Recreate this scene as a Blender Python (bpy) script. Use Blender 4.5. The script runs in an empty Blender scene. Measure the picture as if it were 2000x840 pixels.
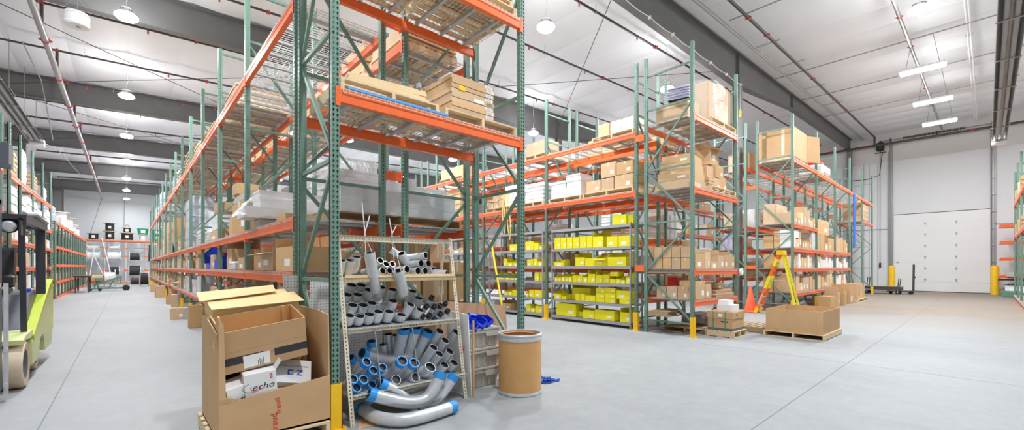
import bpy, math, random
from mathutils import Vector, Matrix, Euler
R = math.radians
scene = bpy.context.scene
COL = scene.collection
rnd = random.Random(7)

# ------------------------------------------------------------------ survey: the camera stands at (0,0,1.62);
# X runs along the cross aisle towards the dock wall, Y runs along the left aisle towards the back wall
FPX, CX, HY, CH, AXL = 835.0, 1000.0, 521.0, 1.62, 753.0
CA = FPX / math.hypot(FPX, AXL); SA = AXL / math.hypot(FPX, AXL)
def ray(px):
    u = (px - CX) / FPX
    return u * CA + SA, -u * SA + CA
def onX(px, X):
    kx, ky = ray(px); return X / kx * ky
def onY(px, Y):
    kx, ky = ray(px); return Y / ky * kx
def zX(px, py, X):
    kx, ky = ray(px); return CH + (HY - py) * (X / kx) / FPX
def PY(px, py, Y):
    kx, ky = ray(px); d = Y / ky
    return Vector((d * kx, Y, CH + (HY - py) * d / FPX))
def PX(px, py, X):
    kx, ky = ray(px); d = X / kx
    return Vector((X, d * ky, CH + (HY - py) * d / FPX))
def PZ(px, py, Z):
    kx, ky = ray(px); d = (Z - CH) * FPX / (HY - py)
    return Vector((d * kx, d * ky, Z))

# ------------------------------------------------------------------ materials
def lin(c):
    return tuple((v / 255 / 12.92) if v / 255 <= 0.04045 else ((v / 255 + 0.055) / 1.055) ** 2.4 for v in c)
def mat(name, rgb, rough=0.5, metal=0.0, var=0.0, noise=0.0, nscale=8.0, bump=0.0, bscale=40.0, spec=0.5, coat=0.0, hue=0.0, stretch=None, emit=0.0, alpha=1.0):
    m = bpy.data.materials.new(name); m.use_nodes = True
    nt = m.node_tree; N = nt.nodes; Lk = nt.links
    b = N['Principled BSDF']
    col = lin(rgb)
    b.inputs['Base Color'].default_value = (*col, 1)
    b.inputs['Roughness'].default_value = rough
    b.inputs['Metallic'].default_value = metal
    b.inputs['Specular IOR Level'].default_value = spec
    b.inputs['Coat Weight'].default_value = coat
    if alpha < 1: b.inputs['Alpha'].default_value = alpha
    if emit:
        b.inputs['Emission Color'].default_value = (1, 1, 1, 1)
        b.inputs['Emission Strength'].default_value = emit
    src = None
    tc = N.new('ShaderNodeTexCoord')
    vec = tc.outputs['Object']
    if stretch:
        mp = N.new('ShaderNodeMapping'); mp.inputs['Scale'].default_value = stretch
        Lk.new(vec, mp.inputs['Vector']); vec = mp.outputs['Vector']
    if noise > 0:
        nz = N.new('ShaderNodeTexNoise'); nz.inputs['Scale'].default_value = nscale; nz.inputs['Detail'].default_value = 5
        Lk.new(vec, nz.inputs['Vector'])
        rp = N.new('ShaderNodeMapRange'); rp.inputs['From Min'].default_value = 0.3; rp.inputs['From Max'].default_value = 0.7
        rp.inputs['To Min'].default_value = 1 - noise; rp.inputs['To Max'].default_value = 1 + noise
        Lk.new(nz.outputs['Fac'], rp.inputs['Value'])
        hs = N.new('ShaderNodeHueSaturation'); hs.inputs['Color'].default_value = (*col, 1)
        Lk.new(rp.outputs['Result'], hs.inputs['Value']); src = hs
    if var > 0 or hue > 0:
        oi = N.new('ShaderNodeObjectInfo')
        hs2 = N.new('ShaderNodeHueSaturation'); hs2.inputs['Color'].default_value = (*col, 1)
        r2 = N.new('ShaderNodeMapRange'); r2.inputs['To Min'].default_value = 1 - var; r2.inputs['To Max'].default_value = 1 + var
        Lk.new(oi.outputs['Random'], r2.inputs['Value']); Lk.new(r2.outputs['Result'], hs2.inputs['Value'])
        if hue > 0:
            mu = N.new('ShaderNodeMath'); mu.operation = 'MULTIPLY'; mu.inputs[1].default_value = 7.31
            fr = N.new('ShaderNodeMath'); fr.operation = 'FRACT'
            r3 = N.new('ShaderNodeMapRange'); r3.inputs['To Min'].default_value = 1 - hue; r3.inputs['To Max'].default_value = 1 + hue
            Lk.new(oi.outputs['Random'], mu.inputs[0]); Lk.new(mu.outputs[0], fr.inputs[0]); Lk.new(fr.outputs[0], r3.inputs['Value'])
            Lk.new(r3.outputs['Result'], hs2.inputs['Saturation'])
        if src: Lk.new(src.outputs['Color'], hs2.inputs['Color'])
        src = hs2
    if src: Lk.new(src.outputs['Color'], b.inputs['Base Color'])
    if bump > 0:
        n3 = N.new('ShaderNodeTexNoise'); n3.inputs['Scale'].default_value = bscale; n3.inputs['Detail'].default_value = 4
        Lk.new(vec, n3.inputs['Vector'])
        bp = N.new('ShaderNodeBump'); bp.inputs['Strength'].default_value = bump; bp.inputs['Distance'].default_value = 0.02
        Lk.new(n3.outputs['Fac'], bp.inputs['Height']); Lk.new(bp.outputs['Normal'], b.inputs['Normal'])
    return m

M = {}
def defmats():
    M['green'] = mat('rack_green_paint', (106, 138, 123), 0.45, noise=0.05, nscale=14)
    M['orange'] = mat('rack_orange_paint', (240, 108, 52), 0.38, noise=0.05, nscale=10)
    M['guard'] = mat('safety_yellow_paint', (246, 196, 26), 0.45, noise=0.05, nscale=12)
    M['wire'] = mat('galvanised_wire', (214, 212, 206), 0.4, metal=0.35)
    M['channel'] = mat('galvanised_channel', (182, 182, 184), 0.45, metal=0.3)
    M['card'] = mat('brown_cardboard', (205, 173, 136), 0.85, var=0.09, noise=0.04, nscale=6, hue=0.18, spec=0.2)
    M['cardlight'] = mat('pale_cardboard', (222, 196, 158), 0.85, var=0.06, spec=0.2)
    M['kraft'] = mat('kraft_board', (198, 162, 122), 0.8, noise=0.05, nscale=4, spec=0.25)
    M['kraftin'] = mat('kraft_board_inside', (206, 166, 116), 0.85, noise=0.04, nscale=4, spec=0.2)
    M['tan'] = mat('smooth_tan_carton', (214, 184, 128), 0.6, noise=0.03, nscale=5)
    M['tape'] = mat('packing_tape', (190, 152, 106), 0.3)
    M['cleartape'] = mat('pale_tape', (222, 200, 168), 0.25)
    M['label'] = mat('paper_label', (240, 240, 238), 0.7)
    M['ink'] = mat('black_ink', (34, 34, 36), 0.7)
    M['inkgrey'] = mat('grey_ink', (120, 116, 112), 0.7)
    M['red'] = mat('red_ink', (206, 52, 44), 0.6)
    M['bluink'] = mat('blue_ink', (44, 74, 190), 0.6)
    M['wcard'] = mat('white_carton_board', (236, 236, 236), 0.6, var=0.03)
    M['ycard'] = mat('yellow_carton_board', (236, 226, 22), 0.6, var=0.05, noise=0.03, nscale=6)
    M['ycardin'] = mat('yellow_carton_inside', (206, 186, 96), 0.8)
    M['wood'] = mat('pallet_wood', (222, 198, 160), 0.75, var=0.08, noise=0.14, nscale=5, stretch=(1, 9, 9))
    M['woodold'] = mat('weathered_pallet_wood', (170, 146, 112), 0.85, noise=0.2, nscale=6, stretch=(1, 9, 9))
    M['plywood'] = mat('pale_panel_board', (226, 200, 158), 0.6, noise=0.06, nscale=3, stretch=(1, 6, 6))
    M['steel'] = mat('shelf_grey_steel', (166, 168, 174), 0.45, metal=0.2, noise=0.03)
    M['galv'] = mat('galvanised_steel', (204, 208, 212), 0.34, metal=0.5, noise=0.1, nscale=7)
    M['conduit'] = mat('galvanised_conduit', (206, 210, 214), 0.34, metal=0.4, noise=0.1, nscale=9, var=0.06)
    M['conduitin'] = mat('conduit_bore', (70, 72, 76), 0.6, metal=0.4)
    M['blue'] = mat('blue_thread_cap', (40, 148, 226), 0.4)
    M['black'] = mat('black_plastic', (36, 36, 40), 0.45)
    M['rubber'] = mat('dark_rubber', (48, 48, 50), 0.8)
    M['greyplastic'] = mat('grey_tote_plastic', (186, 183, 175), 0.5, noise=0.04)
    M['bluebin'] = mat('blue_bin_plastic', (28, 70, 214), 0.35)
    M['redbin'] = mat('red_bin_plastic', (214, 40, 44), 0.35)
    M['cream'] = mat('cream_slotted_steel', (216, 208, 186), 0.5, noise=0.06, nscale=20)
    M['white'] = mat('white_paint', (240, 240, 240), 0.5)
    M['whitebox'] = mat('pale_grey_metal', (222, 224, 228), 0.35, metal=0.25, noise=0.04)
    M['wrap'] = mat('stretch_wrap_film', (236, 238, 242), 0.18, bump=0.9, bscale=14, spec=0.7)
    M['wrapclear'] = mat('clear_stretch_film', (228, 226, 224), 0.15, bump=1.0, bscale=9, spec=0.8, alpha=0.25)
    M['beam'] = mat('grey_steel_primer', (110, 110, 110), 0.6, noise=0.07, nscale=2)
    M['darksteel'] = mat('dark_steel', (70, 70, 72), 0.5, metal=0.3)
    M['pipe'] = mat('dark_sprinkler_pipe', (84, 76, 74), 0.45, metal=0.3)
    M['pipegrey'] = mat('grey_steel_pipe', (160, 160, 160), 0.4, metal=0.4)
    M['redfit'] = mat('red_pipe_fitting', (196, 74, 66), 0.5)
    M['lenslow'] = mat('lamp_lens_dim', (255, 255, 255), 0.4, emit=24.0)
    M['heater'] = mat('aluminised_reflector', (176, 176, 176), 0.32, metal=0.7)
    M['lens'] = mat('lamp_lens', (255, 255, 255), 0.4, emit=150.0)
    M["lime"] = mat("lime_truck_paint", (190, 206, 60), 0.35)
    M['limepale'] = mat('pale_lime_truck_paint', (206, 214, 150), 0.4)
    M['tanrubber'] = mat('tan_solid_tyre', (206, 190, 166), 0.8, noise=0.07, nscale=12)
    M['truckgrey'] = mat('dark_truck_grey', (92, 98, 106), 0.45, noise=0.05)
    M['truckblack'] = mat('overhead_guard_paint', (52, 54, 64), 0.4)
    M['drum'] = mat('fibre_drum_board', (206, 158, 98), 0.6, noise=0.05, nscale=5)
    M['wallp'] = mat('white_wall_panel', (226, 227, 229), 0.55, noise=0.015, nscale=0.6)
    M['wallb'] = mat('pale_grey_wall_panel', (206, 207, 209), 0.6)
    M['doorp'] = mat('white_door_panel', (236, 236, 236), 0.5, noise=0.01)
    M['ladder'] = mat('orange_fibreglass', (240, 108, 40), 0.45)
    M['ladderyel'] = mat('yellow_fibreglass', (238, 220, 40), 0.45)
    M['cone'] = mat('orange_cone_rubber', (248, 96, 50), 0.5)
    M['bluecloth'] = mat('blue_mop_yarn', (52, 92, 180), 0.9, noise=0.3, nscale=30)
    M['strapyel'] = mat('yellow_webbing', (222, 208, 120), 0.7)
    M['poleyel'] = mat('yellow_pole', (240, 222, 50), 0.5)
    M['strapblue'] = mat('blue_webbing', (44, 110, 220), 0.6)
    M['cable'] = mat('black_cable', (44, 42, 40), 0.6)
    M['cablewhite'] = mat('white_cable', (226, 226, 224), 0.6)
    M['greencable'] = mat('green_reel', (40, 150, 110), 0.5)
    M['winch'] = mat('green_machine_paint', (96, 140, 116), 0.45)
    M['bluepanel'] = mat('blue_board', (96, 158, 226), 0.5)
    M['bluepallet'] = mat('blue_pallet_paint', (120, 150, 180), 0.6)
    M['shrinkblue'] = mat('pale_blue_packs', (196, 204, 220), 0.4, bump=0.5, bscale=12)
    M['mauve'] = mat('lilac_packs', (186, 182, 208), 0.5)
    M['post'] = mat('column_grey', (120, 120, 120), 0.6)
defmats()

# ------------------------------------------------------------------ mesh builder
class MB:
    def __init__(s): s.v = []; s.f = []; s.m = []
    def add(s, vs, fs, mi=0):
        b = len(s.v); s.v.extend(tuple(v) for v in vs)
        for f in fs: s.f.append(tuple(b + i for i in f)); s.m.append(mi)
        return s
    def box(s, x0, x1, y0, y1, z0, z1, mi=0):
        vs = [(x0, y0, z0), (x1, y0, z0), (x1, y1, z0), (x0, y1, z0), (x0, y0, z1), (x1, y0, z1), (x1, y1, z1), (x0, y1, z1)]
        return s.add(vs, [(3, 2, 1, 0), (4, 5, 6, 7), (0, 1, 5, 4), (1, 2, 6, 5), (2, 3, 7, 6), (3, 0, 4, 7)], mi)
    def bbox(s, x0, x1, y0, y1, z0, z1, b, mi=0):      # box with chamfered vertical and top edges
        def ring(i, z): return [(x0 + i + b, y0 + i, z), (x1 - i - b, y0 + i, z), (x1 - i, y0 + i + b, z), (x1 - i, y1 - i - b, z), (x1 - i - b, y1 - i, z), (x0 + i + b, y1 - i, z), (x0 + i, y1 - i - b, z), (x0 + i, y0 + i + b, z)]
        vs = ring(b, z0) + ring(0, z0 + b) + ring(0, z1 - b) + ring(b, z1)
        fs = [tuple(range(7, -1, -1)), tuple(range(24, 32))]
        for k in range(3):
            for i in range(8):
                j = (i + 1) % 8; fs.append((k * 8 + i, k * 8 + j, k * 8 + 8 + j, k * 8 + 8 + i))
        return s.add(vs, fs, mi)
    def quad(s, a, b, c, d, mi=0): return s.add([a, b, c, d], [(0, 1, 2, 3)], mi)
    def slab(s, a, b, c, d, t, mi=0):                   # quad with thickness t along its normal
        a, b, c, d = map(Vector, (a, b, c, d)); n = (b - a).cross(d - a).normalized() * t
        vs = [a, b, c, d, a - n, b - n, c - n, d - n]
        return s.add(vs, [(0, 1, 2, 3), (7, 6, 5, 4), (4, 5, 1, 0), (5, 6, 2, 1), (6, 7, 3, 2), (7, 4, 0, 3)], mi)
    def bar(s, p, q, w, h=None, mi=0, up=(0, 0, 1)):
        p, q = Vector(p), Vector(q); h = h or w
        d = (q - p).normalized(); u = Vector(up)
        if abs(d.dot(u)) > 0.98: u = Vector((1, 0, 0))
        a = d.cross(u).normalized() * (w / 2); b = a.cross(d).normalized() * (h / 2)
        vs = [p - a - b, p + a - b, p + a + b, p - a + b, q - a - b, q + a - b, q + a + b, q - a + b]
        return s.add(vs, [(0, 1, 2, 3), (7, 6, 5, 4), (4, 5, 1, 0), (5, 6, 2, 1), (6, 7, 3, 2), (7, 4, 0, 3)], mi)
    def tube(s, path, r, seg=10, mi=0, cap=True, inner=None, imi=None, bore=0.15):
        P = [Vector(p) for p in path]; n = len(P)
        rs = r if isinstance(r, (list, tuple)) else [r] * n
        t0 = (P[1] - P[0]).normalized()
        u = Vector((0, 0, 1)) if abs(t0.z) < 0.9 else Vector((1, 0, 0))
        u = (u - t0 * u.dot(t0)).normalized()
        rings = []
        for i in range(n):
            if i == 0: t = (P[1] - P[0])
            elif i == n - 1: t = (P[-1] - P[-2])
            else: t = (P[i + 1] - P[i]).normalized() + (P[i] - P[i - 1]).normalized()
            t.normalize(); u = (u - t * u.dot(t)); u = u.normalized() if u.length > 1e-6 else t.orthogonal().normalized(); w = t.cross(u)
            rings.append((P[i], t, u.copy(), w.copy()))
        b = len(s.v)
        for (c, t, uu, w), rr in zip(rings, rs):
            for k in range(seg):
                a = 2 * math.pi * k / seg; s.v.append(tuple(c + uu * (rr * math.cos(a)) + w * (rr * math.sin(a))))
        for i in range(n - 1):
            for k in range(seg):
                j = (k + 1) % seg
                s.f.append((b + i * seg + k, b + i * seg + j, b + (i + 1) * seg + j, b + (i + 1) * seg + k)); s.m.append(mi)
        def mouth(idx, sign):
            c, t, uu, w = rings[idx]; rr = rs[idx] * inner
            b2 = len(s.v)
            for dep in (0.0, bore):
                for k in range(seg):
                    a = 2 * math.pi * k / seg; s.v.append(tuple(c - t * (sign * dep) + uu * (rr * math.cos(a)) + w * (rr * math.sin(a))))
            for k in range(seg):
                j = (k + 1) % seg
                s.f.append((b + (idx % n) * seg + k, b + (idx % n) * seg + j, b2 + j, b2 + k)); s.m.append(mi)
                s.f.append((b2 + k, b2 + j, b2 + seg + j, b2 + seg + k)); s.m.append(imi if imi is not None else mi)
            s.f.append(tuple(b2 + seg + k for k in range(seg))); s.m.append(imi if imi is not None else mi)
        if inner: mouth(0, -1); mouth(n - 1, 1) if cap != 'one' else s._cap(b + (n - 1) * seg, seg, mi)
        elif cap:
            s._cap(b, seg, mi); s._cap(b + (n - 1) * seg, seg, mi)
        return s
    def _cap(s, b, seg, mi): s.f.append(tuple(range(b, b + seg))); s.m.append(mi)
    def lathe(s, prof, c=(0, 0, 0), seg=24, axis='z', mi=0, mis=None):
        b = len(s.v); n = len(prof)
        for r, z in prof:
            for k in range(seg):
                a = 2 * math.pi * k / seg
                p = (r * math.cos(a), r * math.sin(a), z)
                if axis == 'x': p = (z, r * math.cos(a), r * math.sin(a))
                if axis == 'y': p = (r * math.sin(a), z, r * math.cos(a))
                s.v.append((c[0] + p[0], c[1] + p[1], c[2] + p[2]))
        for i in range(n - 1):
            for k in range(seg):
                j = (k + 1) % seg
                s.f.append((b + i * seg + k, b + i * seg + j, b + (i + 1) * seg + j, b + (i + 1) * seg + k)); s.m.append(mis[i] if mis else mi)
        return s
    def prism(s, pts, y0, y1, plane='xz', mi=0):
        n = len(pts)
        def P(p, y):
            return (p[0], y, p[1]) if plane == 'xz' else ((y, p[0], p[1]) if plane == 'yz' else (p[0], p[1], y))
        vs = [P(p, y0) for p in pts] + [P(p, y1) for p in pts]
        fs = [tuple(range(n)), tuple(range(2 * n - 1, n - 1, -1))] + [(i, (i + 1) % n, n + (i + 1) % n, n + i) for i in range(n)]
        return s.add(vs, fs, mi)
    def perf(s, o, du, dv, nu, nv, cu, cv, hole, mi=0):
        """perforated sheet: nu x nv cells of cu x cv from corner o along du, dv; hole = polygon points within a unit cell, sorted by angle, or None"""
        o, du, dv = Vector(o), Vector(du), Vector(dv)
        k = len(hole); out = [(0, 0), (1, 0), (1, 1), (0, 1)]
        ang = lambda p: math.atan2(p[1] - 0.5, p[0] - 0.5)
        ha = sorted(hole, key=ang)
        for i in range(nu):
            for j in range(nv):
                q = [o + du * ((i + a) * cu) + dv * ((j + b) * cv) for a, b in out]
                h = [o + du * ((i + a) * cu) + dv * ((j + b) * cv) for a, b in ha]
                # split holes into four arcs by nearest corner
                b0 = len(s.v); s.v.extend(tuple(x) for x in q + h)
                cang = [ang((0, 0)), ang((1, 0)), ang((1, 1)), ang((0, 1))]
                near = [min(range(4), key=lambda c: (ha[t][0] - out[c][0]) ** 2 + (ha[t][1] - out[c][1]) ** 2) for t in range(k)]
                for t in range(k):
                    t2 = (t + 1) % k
                    if near[t] == near[t2]: s.f.append((b0 + near[t], b0 + 4 + t2, b0 + 4 + t)[::-1]); s.m.append(mi)
                    else: s.f.append((b0 + near[t], b0 + near[t2], b0 + 4 + t2, b0 + 4 + t)); s.m.append(mi)
        return s
    def mesh(s, name, mats, smooth=False):
        me = bpy.data.meshes.new(name); me.from_pydata(s.v, [], s.f)
        if not isinstance(mats, (list, tuple)): mats = [mats]
        for m in mats: me.materials.append(m)
        if len(mats) > 1: me.polygons.foreach_set('material_index', s.m)
        if smooth:
            me.polygons.foreach_set('use_smooth', [True] * len(me.polygons))
        me.update()
        if smooth and hasattr(me, 'set_sharp_from_angle'): me.set_sharp_from_angle(angle=R(38))
        return me
    def build(s, name, mats, parent=None, smooth=False, loc=None, rot=None):
        return link(name, s.mesh(name, mats, smooth), parent, loc, rot)

def link(name, me, parent=None, loc=None, rot=None, scale=None):
    o = bpy.data.objects.new(name, me); COL.objects.link(o)
    if parent is not None: o.parent = parent
    if loc is not None: o.location = loc
    if rot is not None: o.rotation_euler = rot
    if scale is not None: o.scale = scale
    return o
def tag(o, label, cat, group=None, kind=None):
    o['label'] = label; o['category'] = cat
    if group: o['group'] = group
    if kind: o['kind'] = kind
    return o
def thing(name, label, cat, loc=(0, 0, 0), rz=0.0, group=None, rot=None):
    o = bpy.data.objects.new(name, None); COL.objects.link(o); o.empty_display_size = 0.1
    o.location = loc; o.rotation_euler = rot or (0, 0, rz)
    return tag(o, label, cat, group)
def struct(name, mb, m, smooth=False):
    o = mb.build(name, m, None, smooth); o['kind'] = 'structure'; return o
def dup(o, parent=None):
    c = o.copy(); COL.objects.link(c)
    if parent is not None: c.parent = parent
    for ch in list(o.children): dup(ch, c)
    return c
ORD = ['first', 'second', 'third', 'fourth', 'fifth', 'sixth', 'seventh', 'eighth', 'ninth', 'tenth', 'eleventh', 'twelfth', 'thirteenth', 'fourteenth', 'fifteenth', 'sixteenth', 'seventeenth', 'eighteenth', 'nineteenth', 'twentieth', 'twenty-first', 'twenty-second', 'twenty-third', 'twenty-fourth', 'twenty-fifth']
def textmesh(name, body, size, m, parent, loc, rot, align='CENTER', shear=0.0, sx=1.0):
    cu = bpy.data.curves.new(name, 'FONT'); cu.body = body; cu.size = size; cu.extrude = 0.0004
    cu.align_x = align; cu.align_y = 'CENTER'; cu.shear = shear; cu.materials.append(m); cu.resolution_u = 3
    tmp = bpy.data.objects.new('tmp', cu); COL.objects.link(tmp); bpy.context.view_layer.update()
    me = bpy.data.meshes.new_from_object(tmp.evaluated_get(bpy.context.evaluated_depsgraph_get())); bpy.data.objects.remove(tmp)
    me.name = name; me.materials.clear(); me.materials.append(m)
    o = bpy.data.objects.new(name, me); COL.objects.link(o); o.parent = parent; o.location = loc; o.rotation_euler = rot; o.scale = (sx, 1, 1)
    return o
def arc(p, d0, d1, rad, n=7):
    """points of a bend that leaves p along d0 and ends along d1 with bend radius rad"""
    d0, d1 = Vector(d0).normalized(), Vector(d1).normalized(); ax = d0.cross(d1)
    if ax.length < 1e-5: return [Vector(p), Vector(p) + d0 * rad]
    ang = d0.angle(d1); ax.normalize(); nrm = ax.cross(d0).normalized(); c = Vector(p) + nrm * rad
    return [c + Matrix.Rotation(ang * i / n, 3, ax) @ (Vector(p) - c) for i in range(n + 1)]
# ------------------------------------------------------------------ pallet racking
TEAR = [(.22, .62), (.34, .84), (.66, .84), (.78, .62), (.60, .20), (.40, .20)]
DOT = [(.40, .34), (.60, .34), (.60, .66), (.40, .66)]
PITCH = 0.0508
_cache = {}
def post_mesh(H, holes):
    k = ('post', round(H, 2), holes)
    if k not in _cache:
        b = MB(); w, d = 0.038, 0.072
        if holes:
            n = int(H / PITCH)
            b.perf((-w, 0, 0), (1, 0, 0), (0, 0, 1), 2, n, w, PITCH, TEAR)
            b.perf((-w, d, 0), (0, -1, 0), (0, 0, 1), 1, n, d, PITCH, DOT)
            b.perf((w, 0, 0), (0, 1, 0), (0, 0, 1), 1, n, d, PITCH, DOT)
            h = n * PITCH
        else:
            h = H
            b.quad((-w, 0, 0), (w, 0, 0), (w, 0, h), (-w, 0, h)); b.quad((-w, d, 0), (-w, 0, 0), (-w, 0, h), (-w, d, h)); b.quad((w, 0, 0), (w, d, 0), (w, d, h), (w, 0, h))
        b.box(-w, -w + 0.022, d, d + 0.003, 0, h); b.box(w - 0.022, w, d, d + 0.003, 0, h)
        b.box(-w, -w + 0.022, d - 0.02, d, 0, h); b.box(w - 0.022, w, d - 0.02, d, 0, h)
        b.quad((w, d + .0005, 0), (-w, d + .0005, 0), (-w, d + .0005, h), (w, d + .0005, h))  # back plate added to shade the cavity, so the holes read dark
        b.box(-0.075, 0.075, -0.03, d + 0.04, 0, 0.008)
        _cache[k] = b.mesh('post', M['green'])
    return _cache[k]
def brace_parts(D, H, hz):
    k = ('brace', round(D, 2), round(H, 2), tuple(hz))
    if k not in _cache:
        a, c = 0.06, D - 0.06; out = []
        for z in hz:
            b = MB(); b.box(-0.018, 0.018, a, c, z - 0.02, z + 0.02); out.append(b.mesh('cross_brace', M['green']))
        for i in range(len(hz) - 2):
            z0, z1 = hz[i] + 0.06, hz[i + 1] - 0.06; b = MB()
            if i % 2 == 0: b.bar((0, c, z1), (0, a, z0), 0.036, 0.04)
            else: b.bar((0, c, z0), (0, a, z1), 0.036, 0.04)
            out.append(b.mesh('diagonal_brace', M['green']))
        _cache[k] = out
    return _cache[k]
def guard_mesh():
    if 'guard' not in _cache:
        b = MB(); h = 0.46
        b.slab((-0.062, -0.02, 0.008), (0.062, -0.02, 0.008), (0.062, -0.02, h), (-0.062, -0.02, h), 0.008)
        b.box(-0.062, -0.052, -0.02, 0.07, 0.008, h); b.box(0.052, 0.062, -0.02, 0.07, 0.008, h)
        b.box(-0.09, 0.09, -0.06, 0.09, 0.0, 0.01)
        for x in (-0.078, 0.078): b.box(x - 0.012, x + 0.012, -0.05, -0.026, 0.01, 0.025)
        _cache['guard'] = b.mesh('post_guard', M['guard'])
    return _cache['guard']
BH = 0.13
def beam_mesh(L, back):
    k = ('beam', round(L, 3), back)
    if k not in _cache:
        b = MB(); e = L / 2 - 0.038
        s = -1 if back else 1
        def bx(x0, x1, y0, y1, z0, z1): b.box(x0, x1, min(s * y0, s * y1), max(s * y0, s * y1), z0, z1)
        bx(-e, e, -0.002, 0.032, -BH, 0); bx(-e, e, 0.032, 0.06, -BH, -0.04)
        for x in (-e, e):
            g = 1 if x < 0 else -1
            bx(min(x, x - g * 0.04), max(x, x - g * 0.04), -0.008, -0.002, -0.175, 0.02)
            bx(min(x, x + g * 0.008), max(x, x + g * 0.008), -0.008, 0.05, -0.175, 0.02)
            for z in (-0.02, -0.075, -0.13): bx(x - g * 0.024, x - g * 0.014, -0.011, -0.008, z - 0.005, z + 0.005)
        _cache[k] = b.mesh('beam', M['orange'])
    return _cache[k]
def deck_mesh(W, D, fine):
    k = ('deck', round(W, 2), round(D, 2), fine)
    if k not in _cache:
        b = MB(); r = 0.003 if fine else 0.004; su = 0.064 if fine else 0.128; sv = 0.10
        n = max(2, round(W / su))
        for i in range(n + 1):
            x = -W / 2 + W * i / n
            b.box(x - r, x + r, -0.008, D - 0.0, 0.0, 2 * r); b.box(x - r, x + r, -0.008 - 2 * r, -0.008, -0.035, 2 * r)
        n = max(2, round(D / sv))
        for i in range(n + 1):
            y = (D - 0.01) * i / n
            b.box(-W / 2, W / 2, y - r, y + r, -2 * r, 0)
        b.box(-W / 2, W / 2, -0.008 - 3 * r, -0.008 - r, -0.038, -0.032)
        _cache[k] = b.mesh('wire_deck', M['wire'])
        c = MB(); c.box(-0.022, 0.022, 0.034, D - 0.034, -0.042, -0.0062)
        _cache[k + ('ch',)] = c.mesh('deck_channel', M['channel'])
    return _cache[k], _cache[k + ('ch',)]
HZ = [0.3, 1.48, 2.7, 4.0, 5.5, 6.35]
def rack(name, label, loc, rz, us, D, H, levels, holes=True, guards=(), rear_guards=(), fine=True, deck_levels=None, decks=True, hz=None, group=None, spacer=None, heights=None):
    """a run of racking: us = frame positions along local x; D = depth along local y; levels = beam-top heights, one list for all bays or a dict bay -> list"""
    t = thing(name, label, 'pallet rack', loc, rz, group)
    hz = hz or [z for z in HZ if z < H - 0.1]
    for i, u in enumerate(us):
        hh = heights[i] if heights else H
        hd = holes if isinstance(holes, bool) else (i < holes)
        hzz = [z for z in hz if z < hh - 0.1]
        fr = link('upright_frame', None, t, (u, 0, 0))
        for bm_ in brace_parts(D, hh, hzz): link(bm_.name.split('.')[0], bm_, fr)
        link('post', post_mesh(hh, hd), fr, (0, 0, 0))
        link('post', post_mesh(hh, hd), fr, (0, D, 0), (0, 0, math.pi))
        if i in guards: link('post_guard', guard_mesh(), fr, (0, 0, 0))
        if i in rear_guards: link('post_guard', guard_mesh(), fr, (0, D, 0), (0, 0, math.pi))
    for i in range(len(us) - 1):
        L = abs(us[i + 1] - us[i]); c = (us[i] + us[i + 1]) / 2
        lv = levels.get(i, []) if isinstance(levels, dict) else levels
        for z in lv:
            link('beam', beam_mesh(L, False), t, (c, 0, z)); link('beam', beam_mesh(L, True), t, (c, D, z))
            if decks:
                n = 2; W = (L - 0.12) / n
                dm, cm = deck_mesh(W - 0.02, D, fine and i < 3)
                for q in range(n):
                    dk = link('wire_deck', dm, t, (c + (q - 0.5) * W, 0.0, z + 0.007))
                    if i < 4:
                        for x in (-0.33, 0.0, 0.33): link('deck_channel', cm, dk, (x * W, 0, 0))
    if spacer:
        for u, z, y0, y1 in spacer:
            b = MB(); b.box(-0.02, 0.02, y0, y1, z - 0.06, z + 0.06)
            for y in (y0, y1): b.box(-0.035, 0.035, y - 0.012, y + 0.012, z - 0.075, z + 0.075)
            b.build('row_spacer', M['orange'], t, loc=(u, 0, 0))
    return t

# wooden pallet, origin at the middle of its footprint on the ground; 1.2 long (x), 1.0 deep (y)
def pallet(label, x, y, z=0.0, rz=0.0, m='wood', L=1.2, W=1.0, group=None, h=0.13, cat='pallet'):
    t = thing('wooden_pallet', label, cat, (x, y, z), rz, group)
    k = ('pal', round(L, 2), round(W, 2), m, h)
    if k not in _cache:
        a = MB(); n = 7; bw = W / n * 0.72
        for i in range(n):
            yy = -W / 2 + bw / 2 + (W - bw) * i / (n - 1); a.box(-L / 2, L / 2, yy - bw / 2, yy + bw / 2, h - 0.018, h)
        c = MB()
        for i in range(3):
            yy = -W / 2 + 0.05 + (W - 0.1) * i / 2; c.box(-L / 2, L / 2, yy - 0.05, yy + 0.05, 0, 0.016)
        s = MB(); s.box(-0.019, 0.019, -W / 2, W / 2, 0.016, h - 0.018)
        _cache[k] = (a.mesh('top_boards', M[m]), c.mesh('bottom_boards', M[m]), s.mesh('stringer', M[m]))
    a, c, s = _cache[k]
    link('top_boards', a, t); link('bottom_boards', c, t)
    for x0 in (-L / 2 + 0.02, 0, L / 2 - 0.02): link('stringer', s, t, (x0, 0, 0))
    return t

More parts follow.
